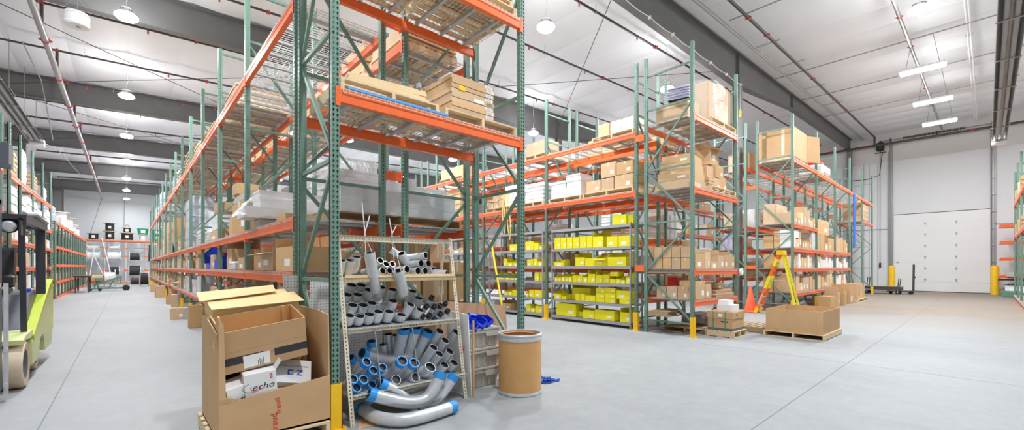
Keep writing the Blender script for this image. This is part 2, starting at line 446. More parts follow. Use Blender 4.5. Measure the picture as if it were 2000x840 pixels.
# ------------------------------------------------------------------ cartons: unit meshes, front towards -y, origin at the middle of the base
def unit(kind):
    k = ('unit', kind)
    if k in _cache: return _cache[k]
    b = MB(); t = 0.03
    if kind.startswith('closed'):
        b.bbox(-.5, .5, -.5, .5, 0, 1, 0.012)
        b.box(-.06, .06, -.503, .503, 0.75, 1.003, 1)
        b.box(-.5, .5, -.5035, -.5, 0.992, 0.996, 3); b.box(-.003, .003, -.3, .3, 1.0, 1.0035, 3)
        if kind != 'closed': b.box(.14, .36, -.504, -.5, .2, .46, 2)
    elif kind.startswith('open'):
        b.box(-.5, .5, -.5, -.5 + t, 0, 1); b.box(-.5, .5, .5 - t, .5, 0, 1); b.box(-.5, -.5 + t, -.5 + t, .5 - t, 0, 1); b.box(.5 - t, .5, -.5 + t, .5 - t, 0, 1)
        b.box(-.5 + t, .5 - t, -.5 + t, .5 - t, 0.0, 0.62)
        if kind == 'open_flaps':
            b.slab((-.5, -.5, 1), (.5, -.5, 1), (.5, -.86, .86), (-.5, -.86, .86), .02)
            b.slab((.5, .5, 1), (-.5, .5, 1), (-.46, .5, 1.46), (.46, .5, 1.46), .02)
            b.slab((-.48, .5, 1), (-.48, -.5, 1), (-.5, -.46, 1.38), (-.5, .46, 1.38), .02)
            b.slab((.48, -.5, 1), (.48, .5, 1), (.5, .46, 1.34), (.5, -.46, 1.34), .02)
            b.box(-.25, .1, -.503, -.5, .3, .62, 2)
        if kind == 'open_label': b.box(-.28, .06, -.503, -.5, .16, .46, 2)
        if kind == 'open_up':
            b.slab((.5, .5, 1), (-.5, .5, 1), (-.5, .5, 1.5), (.5, .5, 1.5), .02)
            b.slab((-.48, .5, 1), (-.48, -.5, 1), (-.5, -.5, 1.4), (-.5, .5, 1.4), .02)
            b.box(.05, .36, -.503, -.5, .2, .5, 2)
    elif kind.startswith('bin'):
        b.box(-.5, .5, .5 - t, .5, 0, 1); b.box(-.5, .5, -.5, -.5 + t, 0, .62)
        for x in (-.5, .5 - t):
            b.prism([(-.5 + t, 0), (.5 - t, 0), (.5 - t, 1), (.1, 1), (-.5 + t, .62)], x, x + t, 'yz')
        b.box(-.5 + t, .5 - t, -.5 + t, .5 - t, 0, .45)
        if kind == 'bin_label': b.box(-.2, .24, -.504, -.5, .1, .44, 2)
    elif kind == 'stackflat':
        for i in range(9):
            z = i / 9; dx = (i * 37 % 11 - 5) * 0.006; b.box(-.5 + dx, .5 + dx, -.5 + dx * .5, .5, z + .004, z + .108)
    elif kind == 'lidded':
        b.box(-.48, .48, -.48, .48, 0, .8); b.box(-.5, .5, -.5, .5, .68, 1.0); b.box(-.2, .2, -.484, -.48, .2, .52, 2)
    elif kind == 'wrapped':
        n = 10; prof = []
        rr = random.Random(5)
        for i in range(n + 1):
            z = i / n
            for kx, ky in ((-1, -1), (0, -1), (1, -1), (1, 0), (1, 1), (0, 1), (-1, 1), (-1, 0)):
                s = .5 * (1 - .05 * rr.random()) * (0.96 if i == n else 1); b.v.append((kx * s, ky * s, z * (1 - .02 * rr.random())))
        for i in range(n):
            for q in range(8): b.f.append((i * 8 + q, i * 8 + (q + 1) % 8, i * 8 + 8 + (q + 1) % 8, i * 8 + 8 + q)); b.m.append(0)
        b.f.append(tuple(range(n * 8, n * 8 + 8))); b.m.append(0)
        for i in range(1, 5): b.box(-.505, .505, -.505, .505, i * .2 - .006, i * .2 + .006, 3)
    _cache[k] = b
    return b
KINDMATS = {'card': ('card', 'cleartape', 'label', 'inkgrey'), 'white': ('wcard', 'wcard', 'label', 'inkgrey'), 'yellow': ('ycard', 'ycard', 'label', 'inkgrey'), 'pale': ('cardlight', 'cleartape', 'label', 'inkgrey'),
            'galv': ('whitebox', 'whitebox', 'label', 'inkgrey'), 'wrap': ('wrap', 'wrap', 'label', 'wrap'), 'bluewrap': ('shrinkblue', 'shrinkblue', 'label', 'wrap'), 'mauve': ('mauve', 'mauve', 'label', 'black'), 'plywood': ('plywood', 'plywood', 'label', 'plywood'),
            'blue': ('bluebin', 'bluebin', 'label', 'ink'), 'red': ('redbin', 'redbin', 'label', 'ink'), 'wood': ('wood', 'wood', 'label', 'wood'), 'grey': ('greyplastic', 'greyplastic', 'label', 'ink'), 'redcard': ('redbin', 'redbin', 'label', 'label')}
def umesh(kind, col):
    k = ('um', kind, col)
    if k not in _cache: _cache[k] = unit(kind).mesh('carton', [M[q] for q in KINDMATS[col]])
    return _cache[k]
DESC = {'closed': 'closed', 'closed_label': 'labelled', 'open': 'open-topped', 'open_flaps': 'open-flapped', 'open_label': 'open labelled', 'open_up': 'flap-up open', 'bin': 'cut-down', 'bin_label': 'cut-down labelled', 'stackflat': 'flat stacked', 'lidded': 'lidded', 'wrapped': 'wrapped'}
CNAME = {'card': 'brown', 'white': 'white', 'yellow': 'yellow', 'pale': 'pale', 'galv': 'pale grey', 'wrap': 'clear-wrapped', 'bluewrap': 'blue and white', 'mauve': 'lilac', 'blue': 'blue', 'red': 'red', 'wood': 'wooden', 'grey': 'grey', 'redcard': 'red', 'plywood': 'pale board'}
ALLBOX = []
def carton(x, y, z, w, d, h, rz=0.0, kind='closed', col='card', label=None, group=None, name=None, cat='carton'):
    nm = name or {'card': 'cardboard_carton', 'yellow': 'yellow_carton', 'white': 'white_carton', 'blue': 'blue_bin', 'red': 'red_bin', 'grey': 'grey_bin'}.get(col, 'carton')
    if nm == 'cardboard_carton' and (kind.startswith('open') or kind.startswith('bin')): nm = 'open_carton'
    o = link(nm, umesh(kind, col), None, (x, y, z), (0, 0, rz), (w, d, h))
    o['category'] = 'bin' if col in ('blue', 'red', 'grey') and not name else cat
    if label: o['label'] = label
    if group: o['group'] = group
    return o
# a shelf front: face '-X' = front in the plane X=P looking towards -X, items run along +Y; face '-Y' = front in the plane Y=P, items run along +X
def shelf_row(face, P, z, items, where, group, order='near'):
    """items: (a0, a1, h, depth, kind, col, setback, lift); labels count along the shelf from the camera's end"""
    n = 0; stack = 0; out = []
    for it in items:
        a0, a1, h, dep, kind, col, sb, lift = it
        w = a1 - a0; c = (a0 + a1) / 2
        if face == '-X': o = carton(P + sb + dep / 2, c, z + lift, w, dep, h, -math.pi / 2, kind, col)
        elif face == '+X': o = carton(P - sb - dep / 2, c, z + lift, w, dep, h, math.pi / 2, kind, col)
        elif face == '+Y': o = carton(c, P - sb - dep / 2, z + lift, w, dep, h, math.pi, kind, col)
        else: o = carton(c, P + sb + dep / 2, z + lift, w, dep, h, 0, kind, col)
        noun = 'bin' if col in ('blue', 'red', 'grey') else ('bundle' if kind == 'wrapped' else 'carton')
        if lift > 0.01:
            o['label'] = f"{CNAME[col]} {DESC[kind]} {noun} stacked over the {ORD[n - 1]}, {where}" if n else f"{CNAME[col]} {noun}, {where}"
        else:
            n += 1
            o['label'] = f"{CNAME[col]} {DESC[kind]} {noun}, {ORD[n - 1]} along {where}"
        o['group'] = group; out.append(o)
    return out
def autofill(a0, a1, hmax, r, wmin=.18, wmax=.42, kinds=('closed', 'closed_label', 'open', 'open_label', 'bin', 'open_up', 'open_flaps'), cols=('card',), hmin=.12, gap=.03, dep=.4, skip=.12, stackp=.25, headroom=None):
    out = []; a = a0
    s = 1 if a1 > a0 else -1
    while True:
        w = r.uniform(wmin, wmax)
        if s * (a + s * w - a1) > 0: break
        if r.random() > skip:
            h = r.uniform(hmin, hmax); d = r.uniform(dep * .7, dep); kd = r.choice(kinds); cl = r.choice(cols)
            lo, hi = (a, a + s * w) if s > 0 else (a + s * w, a)
            if kd in ('open_flaps', 'open_up'): h *= .62
            out.append((lo, hi, h, d, kd, cl, r.uniform(.0, .05), 0))
            if kd in ('closed', 'closed_label') and r.random() < stackp and h < hmax * .6:
                out.append((lo + .01, hi - .02, min(h, hmax - h), d * .9, r.choice(('closed', 'closed_label', 'open')), cl, .03, h + 0.004))
        a += s * (w + r.uniform(.008, gap))
    return out
# ------------------------------------------------------------------ the room
def roofz(X): return 9.22 + 0.036 * X
def floor_material():
    m = bpy.data.materials.new('polished_concrete'); m.use_nodes = True
    nt = m.node_tree; N = nt.nodes; Lk = nt.links; b = N['Principled BSDF']
    tc = N.new('ShaderNodeTexCoord')
    n1 = N.new('ShaderNodeTexNoise'); n1.inputs['Scale'].default_value = 0.55; n1.inputs['Detail'].default_value = 6; n1.inputs['Roughness'].default_value = 0.6
    n2 = N.new('ShaderNodeTexNoise'); n2.inputs['Scale'].default_value = 5.0; n2.inputs['Detail'].default_value = 8; n2.inputs['Roughness'].default_value = 0.7
    mp = N.new('ShaderNodeMapping'); mp.inputs['Scale'].default_value = (1, .45, 1); Lk.new(tc.outputs['Object'], mp.inputs['Vector'])
    Lk.new(mp.outputs['Vector'], n1.inputs['Vector']); Lk.new(tc.outputs['Object'], n2.inputs['Vector'])
    r1 = N.new('ShaderNodeValToRGB'); e = r1.color_ramp.elements
    e[0].position = .3; e[0].color = (*lin((148, 150, 153)), 1); e[1].position = .7; e[1].color = (*lin((162, 164, 166)), 1)
    Lk.new(n1.outputs['Fac'], r1.inputs['Fac'])
    hs = N.new('ShaderNodeHueSaturation'); mr = N.new('ShaderNodeMapRange'); mr.inputs['From Min'].default_value = .3; mr.inputs['From Max'].default_value = .7; mr.inputs['To Min'].default_value = .9; mr.inputs['To Max'].default_value = 1.07
    Lk.new(n2.outputs['Fac'], mr.inputs['Value']); Lk.new(mr.outputs['Result'], hs.inputs['Value']); Lk.new(r1.outputs['Color'], hs.inputs['Color'])
    # tan dust tracked in on the slab by the dock door
    sp = N.new('ShaderNodeSeparateXYZ'); Lk.new(tc.outputs['Object'], sp.inputs[0])
    mx = N.new('ShaderNodeMapRange'); mx.inputs['From Min'].default_value = 13; mx.inputs['From Max'].default_value = 21; Lk.new(sp.outputs['X'], mx.inputs['Value'])
    my = N.new('ShaderNodeMapRange'); my.inputs['From Min'].default_value = 9; my.inputs['From Max'].default_value = 5; Lk.new(sp.outputs['Y'], my.inputs['Value'])
    mu = N.new('ShaderNodeMath'); mu.operation = 'MULTIPLY'; Lk.new(mx.outputs['Result'], mu.inputs[0]); Lk.new(my.outputs['Result'], mu.inputs[1])
    m2 = N.new('ShaderNodeMath'); m2.operation = 'MULTIPLY'; Lk.new(mu.outputs[0], m2.inputs[0]); 
    n3 = N.new('ShaderNodeMapRange'); n3.inputs['From Min'].default_value = .35; n3.inputs['From Max'].default_value = .6; n3.inputs['To Min'].default_value = .55; Lk.new(n1.outputs['Fac'], n3.inputs['Value']); Lk.new(n3.outputs['Result'], m2.inputs[1])
    mix = N.new('ShaderNodeMix'); mix.data_type = 'RGBA'; Lk.new(m2.outputs[0], mix.inputs['Factor']); Lk.new(hs.outputs['Color'], mix.inputs[6]); mix.inputs[7].default_value = (*lin((150, 136, 121)), 1)
    Lk.new(mix.outputs[2], b.inputs['Base Color'])
    rr = N.new('ShaderNodeMapRange'); rr.inputs['To Min'].default_value = .5; rr.inputs['To Max'].default_value = .75; Lk.new(n2.outputs['Fac'], rr.inputs['Value']); Lk.new(rr.outputs['Result'], b.inputs['Roughness'])
    b.inputs['Specular IOR Level'].default_value = .3
    bp = N.new('ShaderNodeBump'); bp.inputs['Strength'].default_value = .05; Lk.new(n2.outputs['Fac'], bp.inputs['Height']); Lk.new(bp.outputs['Normal'], b.inputs['Normal'])
    return m
XL, XD, YB, YF = -4.75, 38.45, 58.0, -5.0
b = MB(); b.box(XL - .3, XD + .3, YF, YB + .3, -.2, 0); struct('floor', b, floor_material())
M['joint'] = mat('floor_joint_filler', (122, 124, 126), .8)
def joint(n, x0, x1, y0, y1):
    b = MB(); b.box(x0, x1, y0, y1, 0, .0008); struct(n, b, M['joint'])
joint('trim_1', -.66, -.648, YF, 57); joint('trim_2', -4, 38, 1.555, 1.567); joint('trim_3', 9.0, 9.01, -5, 4.2); joint('trim_4', 20, 20.012, -5, 4.3); joint('trim_5', 30, 30.012, -5, 4.3)

def ceil_mat():
    m = mat('white_insulation_facing', (238, 243, 248), .55, noise=.02, nscale=.8, bump=.25, bscale=2.2)
    return m
b = MB(); xs = []; x = XL - .2
while x < XD + .4: xs.append(x); x += .19
ys = [YF, 0, 6.5, 15.8, 25.2, 34.5, 43.8, 53.1, YB + .2]; nY = len(ys)
for x in xs:
    z = roofz(x) + .16 - .07 * abs(math.sin(math.pi * x / 1.52)) ** .6
    for y in ys: b.v.append((x, y, z))
for i in range(len(xs) - 1):
    for j in range(nY - 1): b.f.append((i * nY + j, i * nY + j + 1, (i + 1) * nY + j + 1, (i + 1) * nY + j)); b.m.append(0)
k = len(b.v)
struct('ceiling', b, ceil_mat())
# rigid frames: tapered rafters with their flanges, and columns
RB = [(XL, 8.27), (2.8, 8.47), (9.6, 8.70), (17.7, 8.67), (24.5, 9.45), (XD, 9.95)]
FRAMES = [6.5, 15.8, 25.2, 34.5, 43.8, 53.1]
for y in FRAMES:
    b = MB()
    for (xa, za), (xb, zb) in zip(RB[:-1], RB[1:]):
        ta, tb = roofz(xa) + .05, roofz(xb) + .05
        b.prism([(xa, za), (xb, zb), (xb, tb - .02), (xa, ta - .02)], y - .008, y + .008)
        b.prism([(xa, za - .02), (xb, zb - .02), (xb, zb), (xa, za)], y - .13, y + .13)
        b.prism([(xa, ta - .02), (xb, tb - .02), (xb, tb), (xa, ta)], y - .13, y + .13)
    for xs_ in (17.6, 24.5):
        zz = 8.68 if xs_ < 20 else 9.45
        b.box(xs_ - .012, xs_ + .012, y - .12, y + .12, zz, roofz(xs_))
    struct('ceiling_beam', b, M['beam'])
    b = MB()
    b.box(17.55, 17.85, y - .13, y - .11, 0, 8.645); b.box(17.55, 17.85, y + .11, y + .13, 0, 8.645); b.box(17.69, 17.71, y - .11, y + .11, 0, 8.645)
    struct('column', b, M['post'])
    for x0, x1, zc in ((XL + .1, XL + .75, 8.24), (XD - .45, XD - .12, 9.9)):
        b = MB(); b.box(x0, x0 + .02, y - .13, y + .13, 0, zc); b.box(x1 - .02, x1, y - .13, y + .13, 0, zc); b.box(x0 + .02, x1 - .02, y - .008, y + .008, 0, zc)
        struct('column', b, M['post'])
# walls
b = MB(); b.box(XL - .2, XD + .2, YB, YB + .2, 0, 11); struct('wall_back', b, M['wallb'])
b = MB()
for i in range(42):
    x = XL + i * 1.04; b.box(x, x + .012, YB - .006, YB, 0, 10.5)
struct('trim_6', b, M['wallb'])
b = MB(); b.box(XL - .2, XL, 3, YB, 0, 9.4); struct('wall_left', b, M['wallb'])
b = MB(); b.box(XD, XD + .2, YF, YB, 0, 11.2); struct('wall_dock', b, M['wallp'])
b = MB(); b.box(XD - .03, XD, YF, YB, 8.75, 11.2)
struct('trim_7', b, mat('upper_wall_liner', (214, 213, 211), .5, noise=.02, nscale=.5))
b = MB()
for y in (5.0, 5.45, 5.75, 6.9, 7.9): b.box(XD - .02, XD, y - .012, y + .012, 0, 9.4)
b.box(XD - .05, XD, 4.4, 9, 4.15, 4.2); b.box(XD - .05, XD, -4, -.35, 4.15, 4.2)
struct('trim_8', b, M['pipegrey'])
# dock door: sections with their joints, and a column of step latches each side
b = MB(); n = 8
for i in range(n):
    z0 = 5.08 * i / n; b.box(XD - .05, XD, -.19, 4.17, z0 + .004, z0 + 5.08 / n - .004)
b.box(XD - .03, XD, -.19, 4.17, 0, 5.08)
door = struct('door_1', b, M['doorp'])
b = MB(); b.box(XD - .055, XD - .02, -.19, 4.17, 5.085, 5.115); b.box(XD - .055, XD - .02, -.19, 4.17, 0.0, 0.04); o = b.build('door_seal', M['rubber'], door)
lm = MB(); lm.prism([(0, -.085), (.05, -.01), (.0, .085), (-.05, -.01)], -.03, 0, 'yz'); lm.box(-.035, -.03, -.02, .02, -.13, -.085)
lm = lm.mesh('door_latch', M['pipegrey'])
for px in (1807, 1868):
    for i in range(6):
        y = onX(px, XD - .05); z = 4.44 - i * .727
        link('door_latch', lm, door, (XD - .05, y, z))
b = MB(); b.box(XD - .09, XD - .05, onX(1756, XD), onX(1751, XD), 1.88, 1.96); b.build('door_handle', M['pipegrey'], door)
for n_, y, zt in (('trim_9', 4.3, 9.9), ('trim_10', -.31, 10.3)):
    b = MB(); b.box(XD - .16, XD - .03, y - .02, y + .02, .05, zt); b.box(XD - .05, XD - .03, y - .1, y + .1, .05, zt); b.tube([(XD - .2, y + .12, .1), (XD - .2, y + .12, zt - .5)], .025, 8)
    for i in range(9): b.box(XD - .2, XD - .16, y - .05, y + .13, .9 + i * 1.0, .96 + i * 1.0)
    struct(n_, b, M['pipegrey'])

# ------------------------------------------------------------------ things on the ceiling and on the dock wall
t = thing('door_spring', 'long black coil spring on a shaft above the dock door', 'door spring', (XD - .35, 0, 10.12))
b = MB(); b.tube([(0, -.6, 0), (0, 4.7, 0)], .03, 8); b.build('shaft', M['pipegrey'], t)
b = MB()
for i in range(46): b.lathe([(.055, .0), (.085, .012), (.085, .026), (.055, .038)], (0, .85 + i * .062, 0), 10, 'y')
b.build('spring', M['black'], t)
b = MB()
for y in (-.3, 2.1, 4.3): b.box(-.04, .31, y - .03, y + .03, -.14, .12)
b.build('bearing_bracket', M['darksteel'], t)
t = thing('door_operator', 'small black motor unit high on the dock wall left of the door', 'motor', (XD - .32, 4.82, 9.55))
b = MB(); b.bbox(-.2, .2, -.2, .2, -.05, .5, .05); b.build('housing', M['black'], t)
b = MB(); b.lathe([(0, -.27), (.12, -.27), (.14, -.2)], (0, 0, .22), 14, 'x'); b.build('fan_cover', M['darksteel'], t)
b = MB(); b.box(-.1, .3, -.05, .05, .5, .62); b.build('mounting_bracket', M['darksteel'], t)
b = MB(); b.box(-.02, .02, -.28, .28, -.2, -.14); b.box(-.02, .02, -.02, .02, -.2, 0); b.build('cross_bar', M['darksteel'], t)
b = MB(); b.tube([(XD - .06, 4.75, 9.4), (XD - .05, 4.9, 7.9), (XD - .05, 5.6, 7.7), (XD - .05, 6.8, 7.75)], .02, 6); tag(b.build('power_cable', M['cable']), 'dark cable looping along the dock wall below the black motor', 'cable')
t = thing('hanging_chain', 'thin door pull chain with a black grip hanging on the dock wall', 'pull chain', (XD - .12, 4.86, 0))
b = MB(); b.tube([(0, 0, 1.9), (0, 0, 9.3)], .012, 5); b.build('chain', M['darksteel'], t)
b = MB(); b.bbox(-.05, .05, -.05, .05, 1.55, 1.9, .02); b.build('grip', M['black'], t)

# lamps: round pendants over the aisles, linear pairs over the dock aisle
LC = {}
def disc_lamp(x, y, z, label, group, r=.245, tilt=0.0, k=1.0):
    t = thing('pendant_lamp', label, 'lamp', (x, y, z), 0, group, (0, tilt, 0))
    if 'lens' not in LC:
        a = MB(); a.lathe([(0, -.085), (r * .5, -.075), (r * .8, -.05), (r * .96, -.01), (r * .98, .03), (r * .85, .05), (0, .055)], seg=24); LC['lens'] = a.mesh('lens', M['lens'], True)
        a = MB(); a.lathe([(r * .8, .056), (r * .8, .08), (r * .6, .13), (r * .42, .16), (r * .4, .24), (0, .24)], seg=28); LC['body'] = a.mesh('housing', M['white'], True)
        a = MB()
        for i in range(12): a.bar((.0, 0, .185), (r * .62 * math.cos(i * R(30)), r * .62 * math.sin(i * R(30)), .16), .008, .05)
        LC['fins'] = a.mesh('heat_sink', M['pipegrey'])
    le = link('lens', LC['lens'] if k == 1 else LC['lens'].copy(), t); link('housing', LC['body'], t); link('heat_sink', LC['fins'], t)
    if k != 1: le.data.materials[0] = M['lenslow']
    H = roofz(x) + .1 - z
    a = MB(); a.tube([(0, 0, .24), (.0, 0, .4), (.05, 0, .6), (0, 0, .9), (0, 0, H)] if H > 1 else [(0, 0, .24), (0, 0, H)], .008, 6); a.build('hanging_cord', M['cablewhite'], t)
    l = bpy.data.lights.new('lamp_light', 'AREA'); l.shape = 'DISK'; l.size = r * 1.6; l.energy = PWR * k; l.color = LCOL
    o = bpy.data.objects.new('lamp_light', l); COL.objects.link(o); o.parent = t; o.location = (0, 0, -.088)
def tube_lamp(x, y, z, label, group):
    t = thing('linear_lamp', label, 'lamp', (x, y, z), 0, group)
    a = MB(); a.box(-.16, .16, -.62, .62, .06, .1); a.box(-.12, .12, -.6, .6, .1, .14); a.build('housing', M['white'], t)
    for xx in (-.09, .09):
        a = MB(); a.tube([(xx, -.6, .01), (xx, .6, .01)], .04, 10); a.build('lamp_tube', M['lens'], t)
    a = MB()
    for yy in (-.45, .45): a.tube([(0, yy, .14), (0, yy * .6, roofz(x) + .1 - z)], .006, 5)
    a.build('hanging_cord', M['darksteel'], t)
    l = bpy.data.lights.new('lamp_light', 'AREA'); l.shape = 'RECTANGLE'; l.size = .3; l.size_y = 1.2; l.energy = PWR * 1.1; l.color = LCOL
    o = bpy.data.objects.new('lamp_light', l); COL.objects.link(o); o.parent = t; o.location = (0, 0, -.035)
PWR = 320; LCOL = (.905, .965, 1)
ya = [8.0, 14.95, 21.9, 28.6, 35.4, 42.4, 49.0, 55.0]
for i, y in enumerate(ya):
    if i: disc_lamp(0, y, 8.1, f"bright round pendant lamp over the left aisle, {ORD[i - 1]} from the camera", 'pendant lamps over the left aisle', k=.55 if i == 7 else 1.0)
    else: disc_lamp(0, y, 8.1, 'round pendant lamp above the top edge of the photo, over the left aisle', 'pendant lamps over the left aisle')
for i, y in enumerate(ya): disc_lamp(8.45, y, 8.1, f"round pendant lamp over the aisle behind the corner rack, {ORD[i]} from the camera", 'pendant lamps over the middle aisle', k=.55 if i == 7 else 1.0)
for i, y in enumerate(ya[:7]): disc_lamp(14.75, y - .15, 8.13, f"round pendant lamp over the aisle by the yellow ladder, {ORD[i]} from the camera", 'pendant lamps over the third aisle')
for i, y in enumerate(ya[1:6]): disc_lamp(22.6, y, 8.2, f"round pendant lamp behind the far rack block, {ORD[i]} from the camera", 'pendant lamps behind the far racks')
for i, x in enumerate([2.2, 9.3]): disc_lamp(x, 1.3, 8.7, f"round pendant lamp over the dock aisle, {ORD[i]} along from the camera", 'round lamps over the dock aisle')
disc_lamp(16.47, 1.25, 8.8, 'tilted round lamp over the dock aisle, before the three tube lamps', 'round lamps over the dock aisle')
for i, x in enumerate([21.6, 26.1, 30.2]): tube_lamp(x, 1.56, 8.8, f"bright twin-tube lamp over the dock aisle, {ORD[i]} towards the door", 'tube lamps over the dock aisle')

t = thing('ceiling_fan_unit', 'white drum-shaped unit hanging from the ceiling beside the first left-aisle lamp', 'ceiling unit', (-.757, 12.5, 6.68))
t.scale = (.68, .68, .68)
b = MB(); b.lathe([(0, -.2), (.2, -.21), (.27, -.19), (.285, -.15), (.285, .17), (.26, .21), (0, .22)], seg=30); b.build('housing', M['white'], t, True)
b = MB(); b.lathe([(.29, -.16), (.3, -.13), (.29, -.1)], seg=30); b.lathe([(.29, .12), (.3, .14), (.29, .16)], seg=30); b.build('rim_band', M['white'], t, True)
b = MB(); b.lathe([(0, -.225), (.05, -.22), (.06, -.2)], (0.04, -.06, 0), 12); b.build('nozzle', M['pipegrey'], t)
b = MB(); b.tube([(0, 0, .22), (0.02, 0, .6), (0, 0, 3.75)], .008, 5); b.tube([(-.27, 0, .1), (-.29, 0, .3), (0, 0, .7)], .005, 5); b.tube([(.27, 0, .1), (.29, 0, .3), (0, 0, .7)], .005, 5); b.build('hanging_cable', M['pipegrey'], t)

# sprinkler piping
def pipe(name, pts, r, m, label, cat='pipe', group=None, seg=8):
    b = MB(); b.tube(pts, r, seg); o = b.build(name, M[m], None, True); return tag(o, label, cat, group)
cp = MB(); cp.lathe([(.045, -.04), (.062, -.035), (.062, .035), (.045, .04)], (0, 0, 0), 10, 'x'); cp.box(-.02, .02, -.09, .09, -.018, .018); cpm = cp.mesh('pipe_coupling', M['redfit'])
cpy = MB(); cpy.lathe([(.07, -.05), (.1, -.045), (.1, .045), (.07, .05)], (0, 0, 0), 10, 'y'); cpy.box(-.14, .14, -.02, .02, -.02, .02); cpym = cpy.mesh('pipe_coupling', M['redfit'])
hd = MB(); hd.lathe([(.022, 0), (.022, -.05), (.03, -.06), (.012, -.1), (.03, -.11), (0, -.115)], (0, 0, 0), 8); hdm = hd.mesh('sprinkler_head', M['redfit'])
hg = MB(); hg.tube([(0, 0, 0), (0, 0, .28)], .007, 5); hg.lathe([(.04, -.02), (.045, -.02), (.045, .02), (.04, .02)], (0, 0, 0), 8, 'x'); hgm = hg.mesh('pipe_hanger', M['pipegrey'])
YBR = [7.95, 10.75, 14.15, 17.5, 21.05, 24.45, 27.6, 30.9, 36.2, 39.4, 42.6, 46.5, 50]
for i, y in enumerate(YBR):
    x0, x1 = XL + .6, 37
    pipe('sprinkler_pipe', [(x0, y, roofz(x0) - .22), (x1, y, roofz(x1) - .22)], .035 if i < 6 else .045, 'pipe', f"dark sprinkler branch pipe under the ceiling, {ORD[i]} beyond the camera", group='sprinkler branch pipes')
    p = bpy.data.objects[[o for o in bpy.data.objects.keys() if o.startswith('sprinkler_pipe')][-1]]
    for k in range(10 if i < 7 else 4):
        x = -2.6 + k * 3.1 + (i % 3) * .7
        link('sprinkler_head', hdm, p, (x, y, roofz(x) - .25)); 
        if k % 2 == 0: link('pipe_hanger', hgm, p, (x + .8, y, roofz(x) - .2))
        else: link('pipe_coupling', cpm, p, (x + 1.2, y, roofz(x + 1.2) - .22))
o = pipe('sprinkler_main_pipe', [(-1.754, 9.0, 8.2), (-1.73, 57.0, 8.2)], .08, 'pipegrey', 'thick grey sprinkler main running the length of the left aisle ceiling', seg=12)
for k in range(13): link('pipe_coupling', cpym, o, (-1.745, 11.5 + k * 3.4, 8.2))
rz = MB()
for y in YBR[1:]:
    rz = MB(); rz.tube([(-1.745, y, 8.25), (-1.745, y, roofz(-1.8) - .2)], .04, 8); rz.build('riser', M['pipe'], o)
    link('pipe_coupling', cpm, o, (-1.745, y, roofz(-1.76) - .22))
o = pipe('sprinkler_main_pipe', [(XD - .9, -3.5, 9.8), (XD - .9, 12, 9.8)], .075, 'pipe', 'dark sprinkler main crossing above the dock door', seg=12)
for y in (.55, 5.55, 7.4): link('pipe_coupling', cpym, o, (XD - .9, y, 9.8))
for y in (5.05, -1.75): b = MB(); b.tube([(XD - .9, y, 9.8), (XD - .9, y, 10.35)], .06, 8); b.build('riser', M['pipe'], o); link('pipe_coupling', cpm, o, (XD - .9, y, 10.2))
def xpipe(name, y, za, xa, zb, xb, r, m, label, couplings=()):
    o = pipe(name, [(xa, y, za), (xb, y, zb)], r, m, label, seg=10)
    for x in couplings: link('pipe_coupling', cpm, o, (x, y, za + (zb - za) * (x - xa) / (xb - xa)))
    return o
xpipe('ceiling_sprinkler_pipe', 5.0, 9.05, 4, 10.3, 37.4, .05, 'pipe', 'dark sprinkler pipe running from the camera to the dock wall, beside the big roof beam', (14.5, 16.2, 22, 26, 28.5, 31))
xpipe('ceiling_sprinkler_pipe', 1.82, 9.05, 6, 10.1, 37.4, .05, 'pipegrey', 'grey sprinkler pipe above the tube lamps of the dock aisle', (18, 21, 27))
xpipe('ceiling_sprinkler_pipe', -1.75, 9.2, 15, 10.3, 37.4, .05, 'pipe', 'dark sprinkler pipe above the right-hand rack', (30, 33, 36))
xpipe('ceiling_conduit', 5.62, 9.15, 6, 10.4, 38, .022, 'pipegrey', 'thin ceiling conduit of the pair beside the roof beam, towards the dock aisle', ())
xpipe('ceiling_conduit', 5.72, 9.15, 6, 10.4, 38, .022, 'pipegrey', 'thin ceiling conduit of the pair beside the roof beam, nearer the beam', ())
b = MB()
for yy in (.36, .44): b.tube([(14, yy, 9.72), (37.4, yy, 10.3)], .03, 8)
for k in range(12): b.box(15 + k * 1.9, 15.06 + k * 1.9, .3, .5, 9.76 + k * .047, 9.84 + k * .047)
tag(b.build('white_pipe', M['white']), 'pair of white pipes clipped along the ceiling of the dock aisle', 'pipe')
for i, (x, y0, y1) in enumerate(((14.6, -3, 5.6), (21.2, -3, 6.3), (25.3, -1, 6.3), (29.6, -1, 6.3))):
    pipe('ceiling_conduit', [(x, y0, roofz(x) - .1), (x, y1, roofz(x) - .1)], .022, 'pipegrey', f"thin conduit crossing the dock aisle ceiling, {ORD[i]} beyond the camera", 'conduit', 'conduits across the dock aisle ceiling')
for i, (x, y) in enumerate(((17.2, 5.3), (19.8, 5.2), (23.5, 5.3), (27, 5.3))):
    b = MB(); b.box(-.03, .03, -.42, .42, -.02, .02); b.box(-.012, .012, -.012, .012, .02, .2)
    tag(b.build('ceiling_strut', M['galv'], loc=(x, y, roofz(x) - .16)), f"short grey strut bar under the ceiling conduits, {ORD[i]} beyond the camera", 'strut', 'struts under the ceiling conduits')
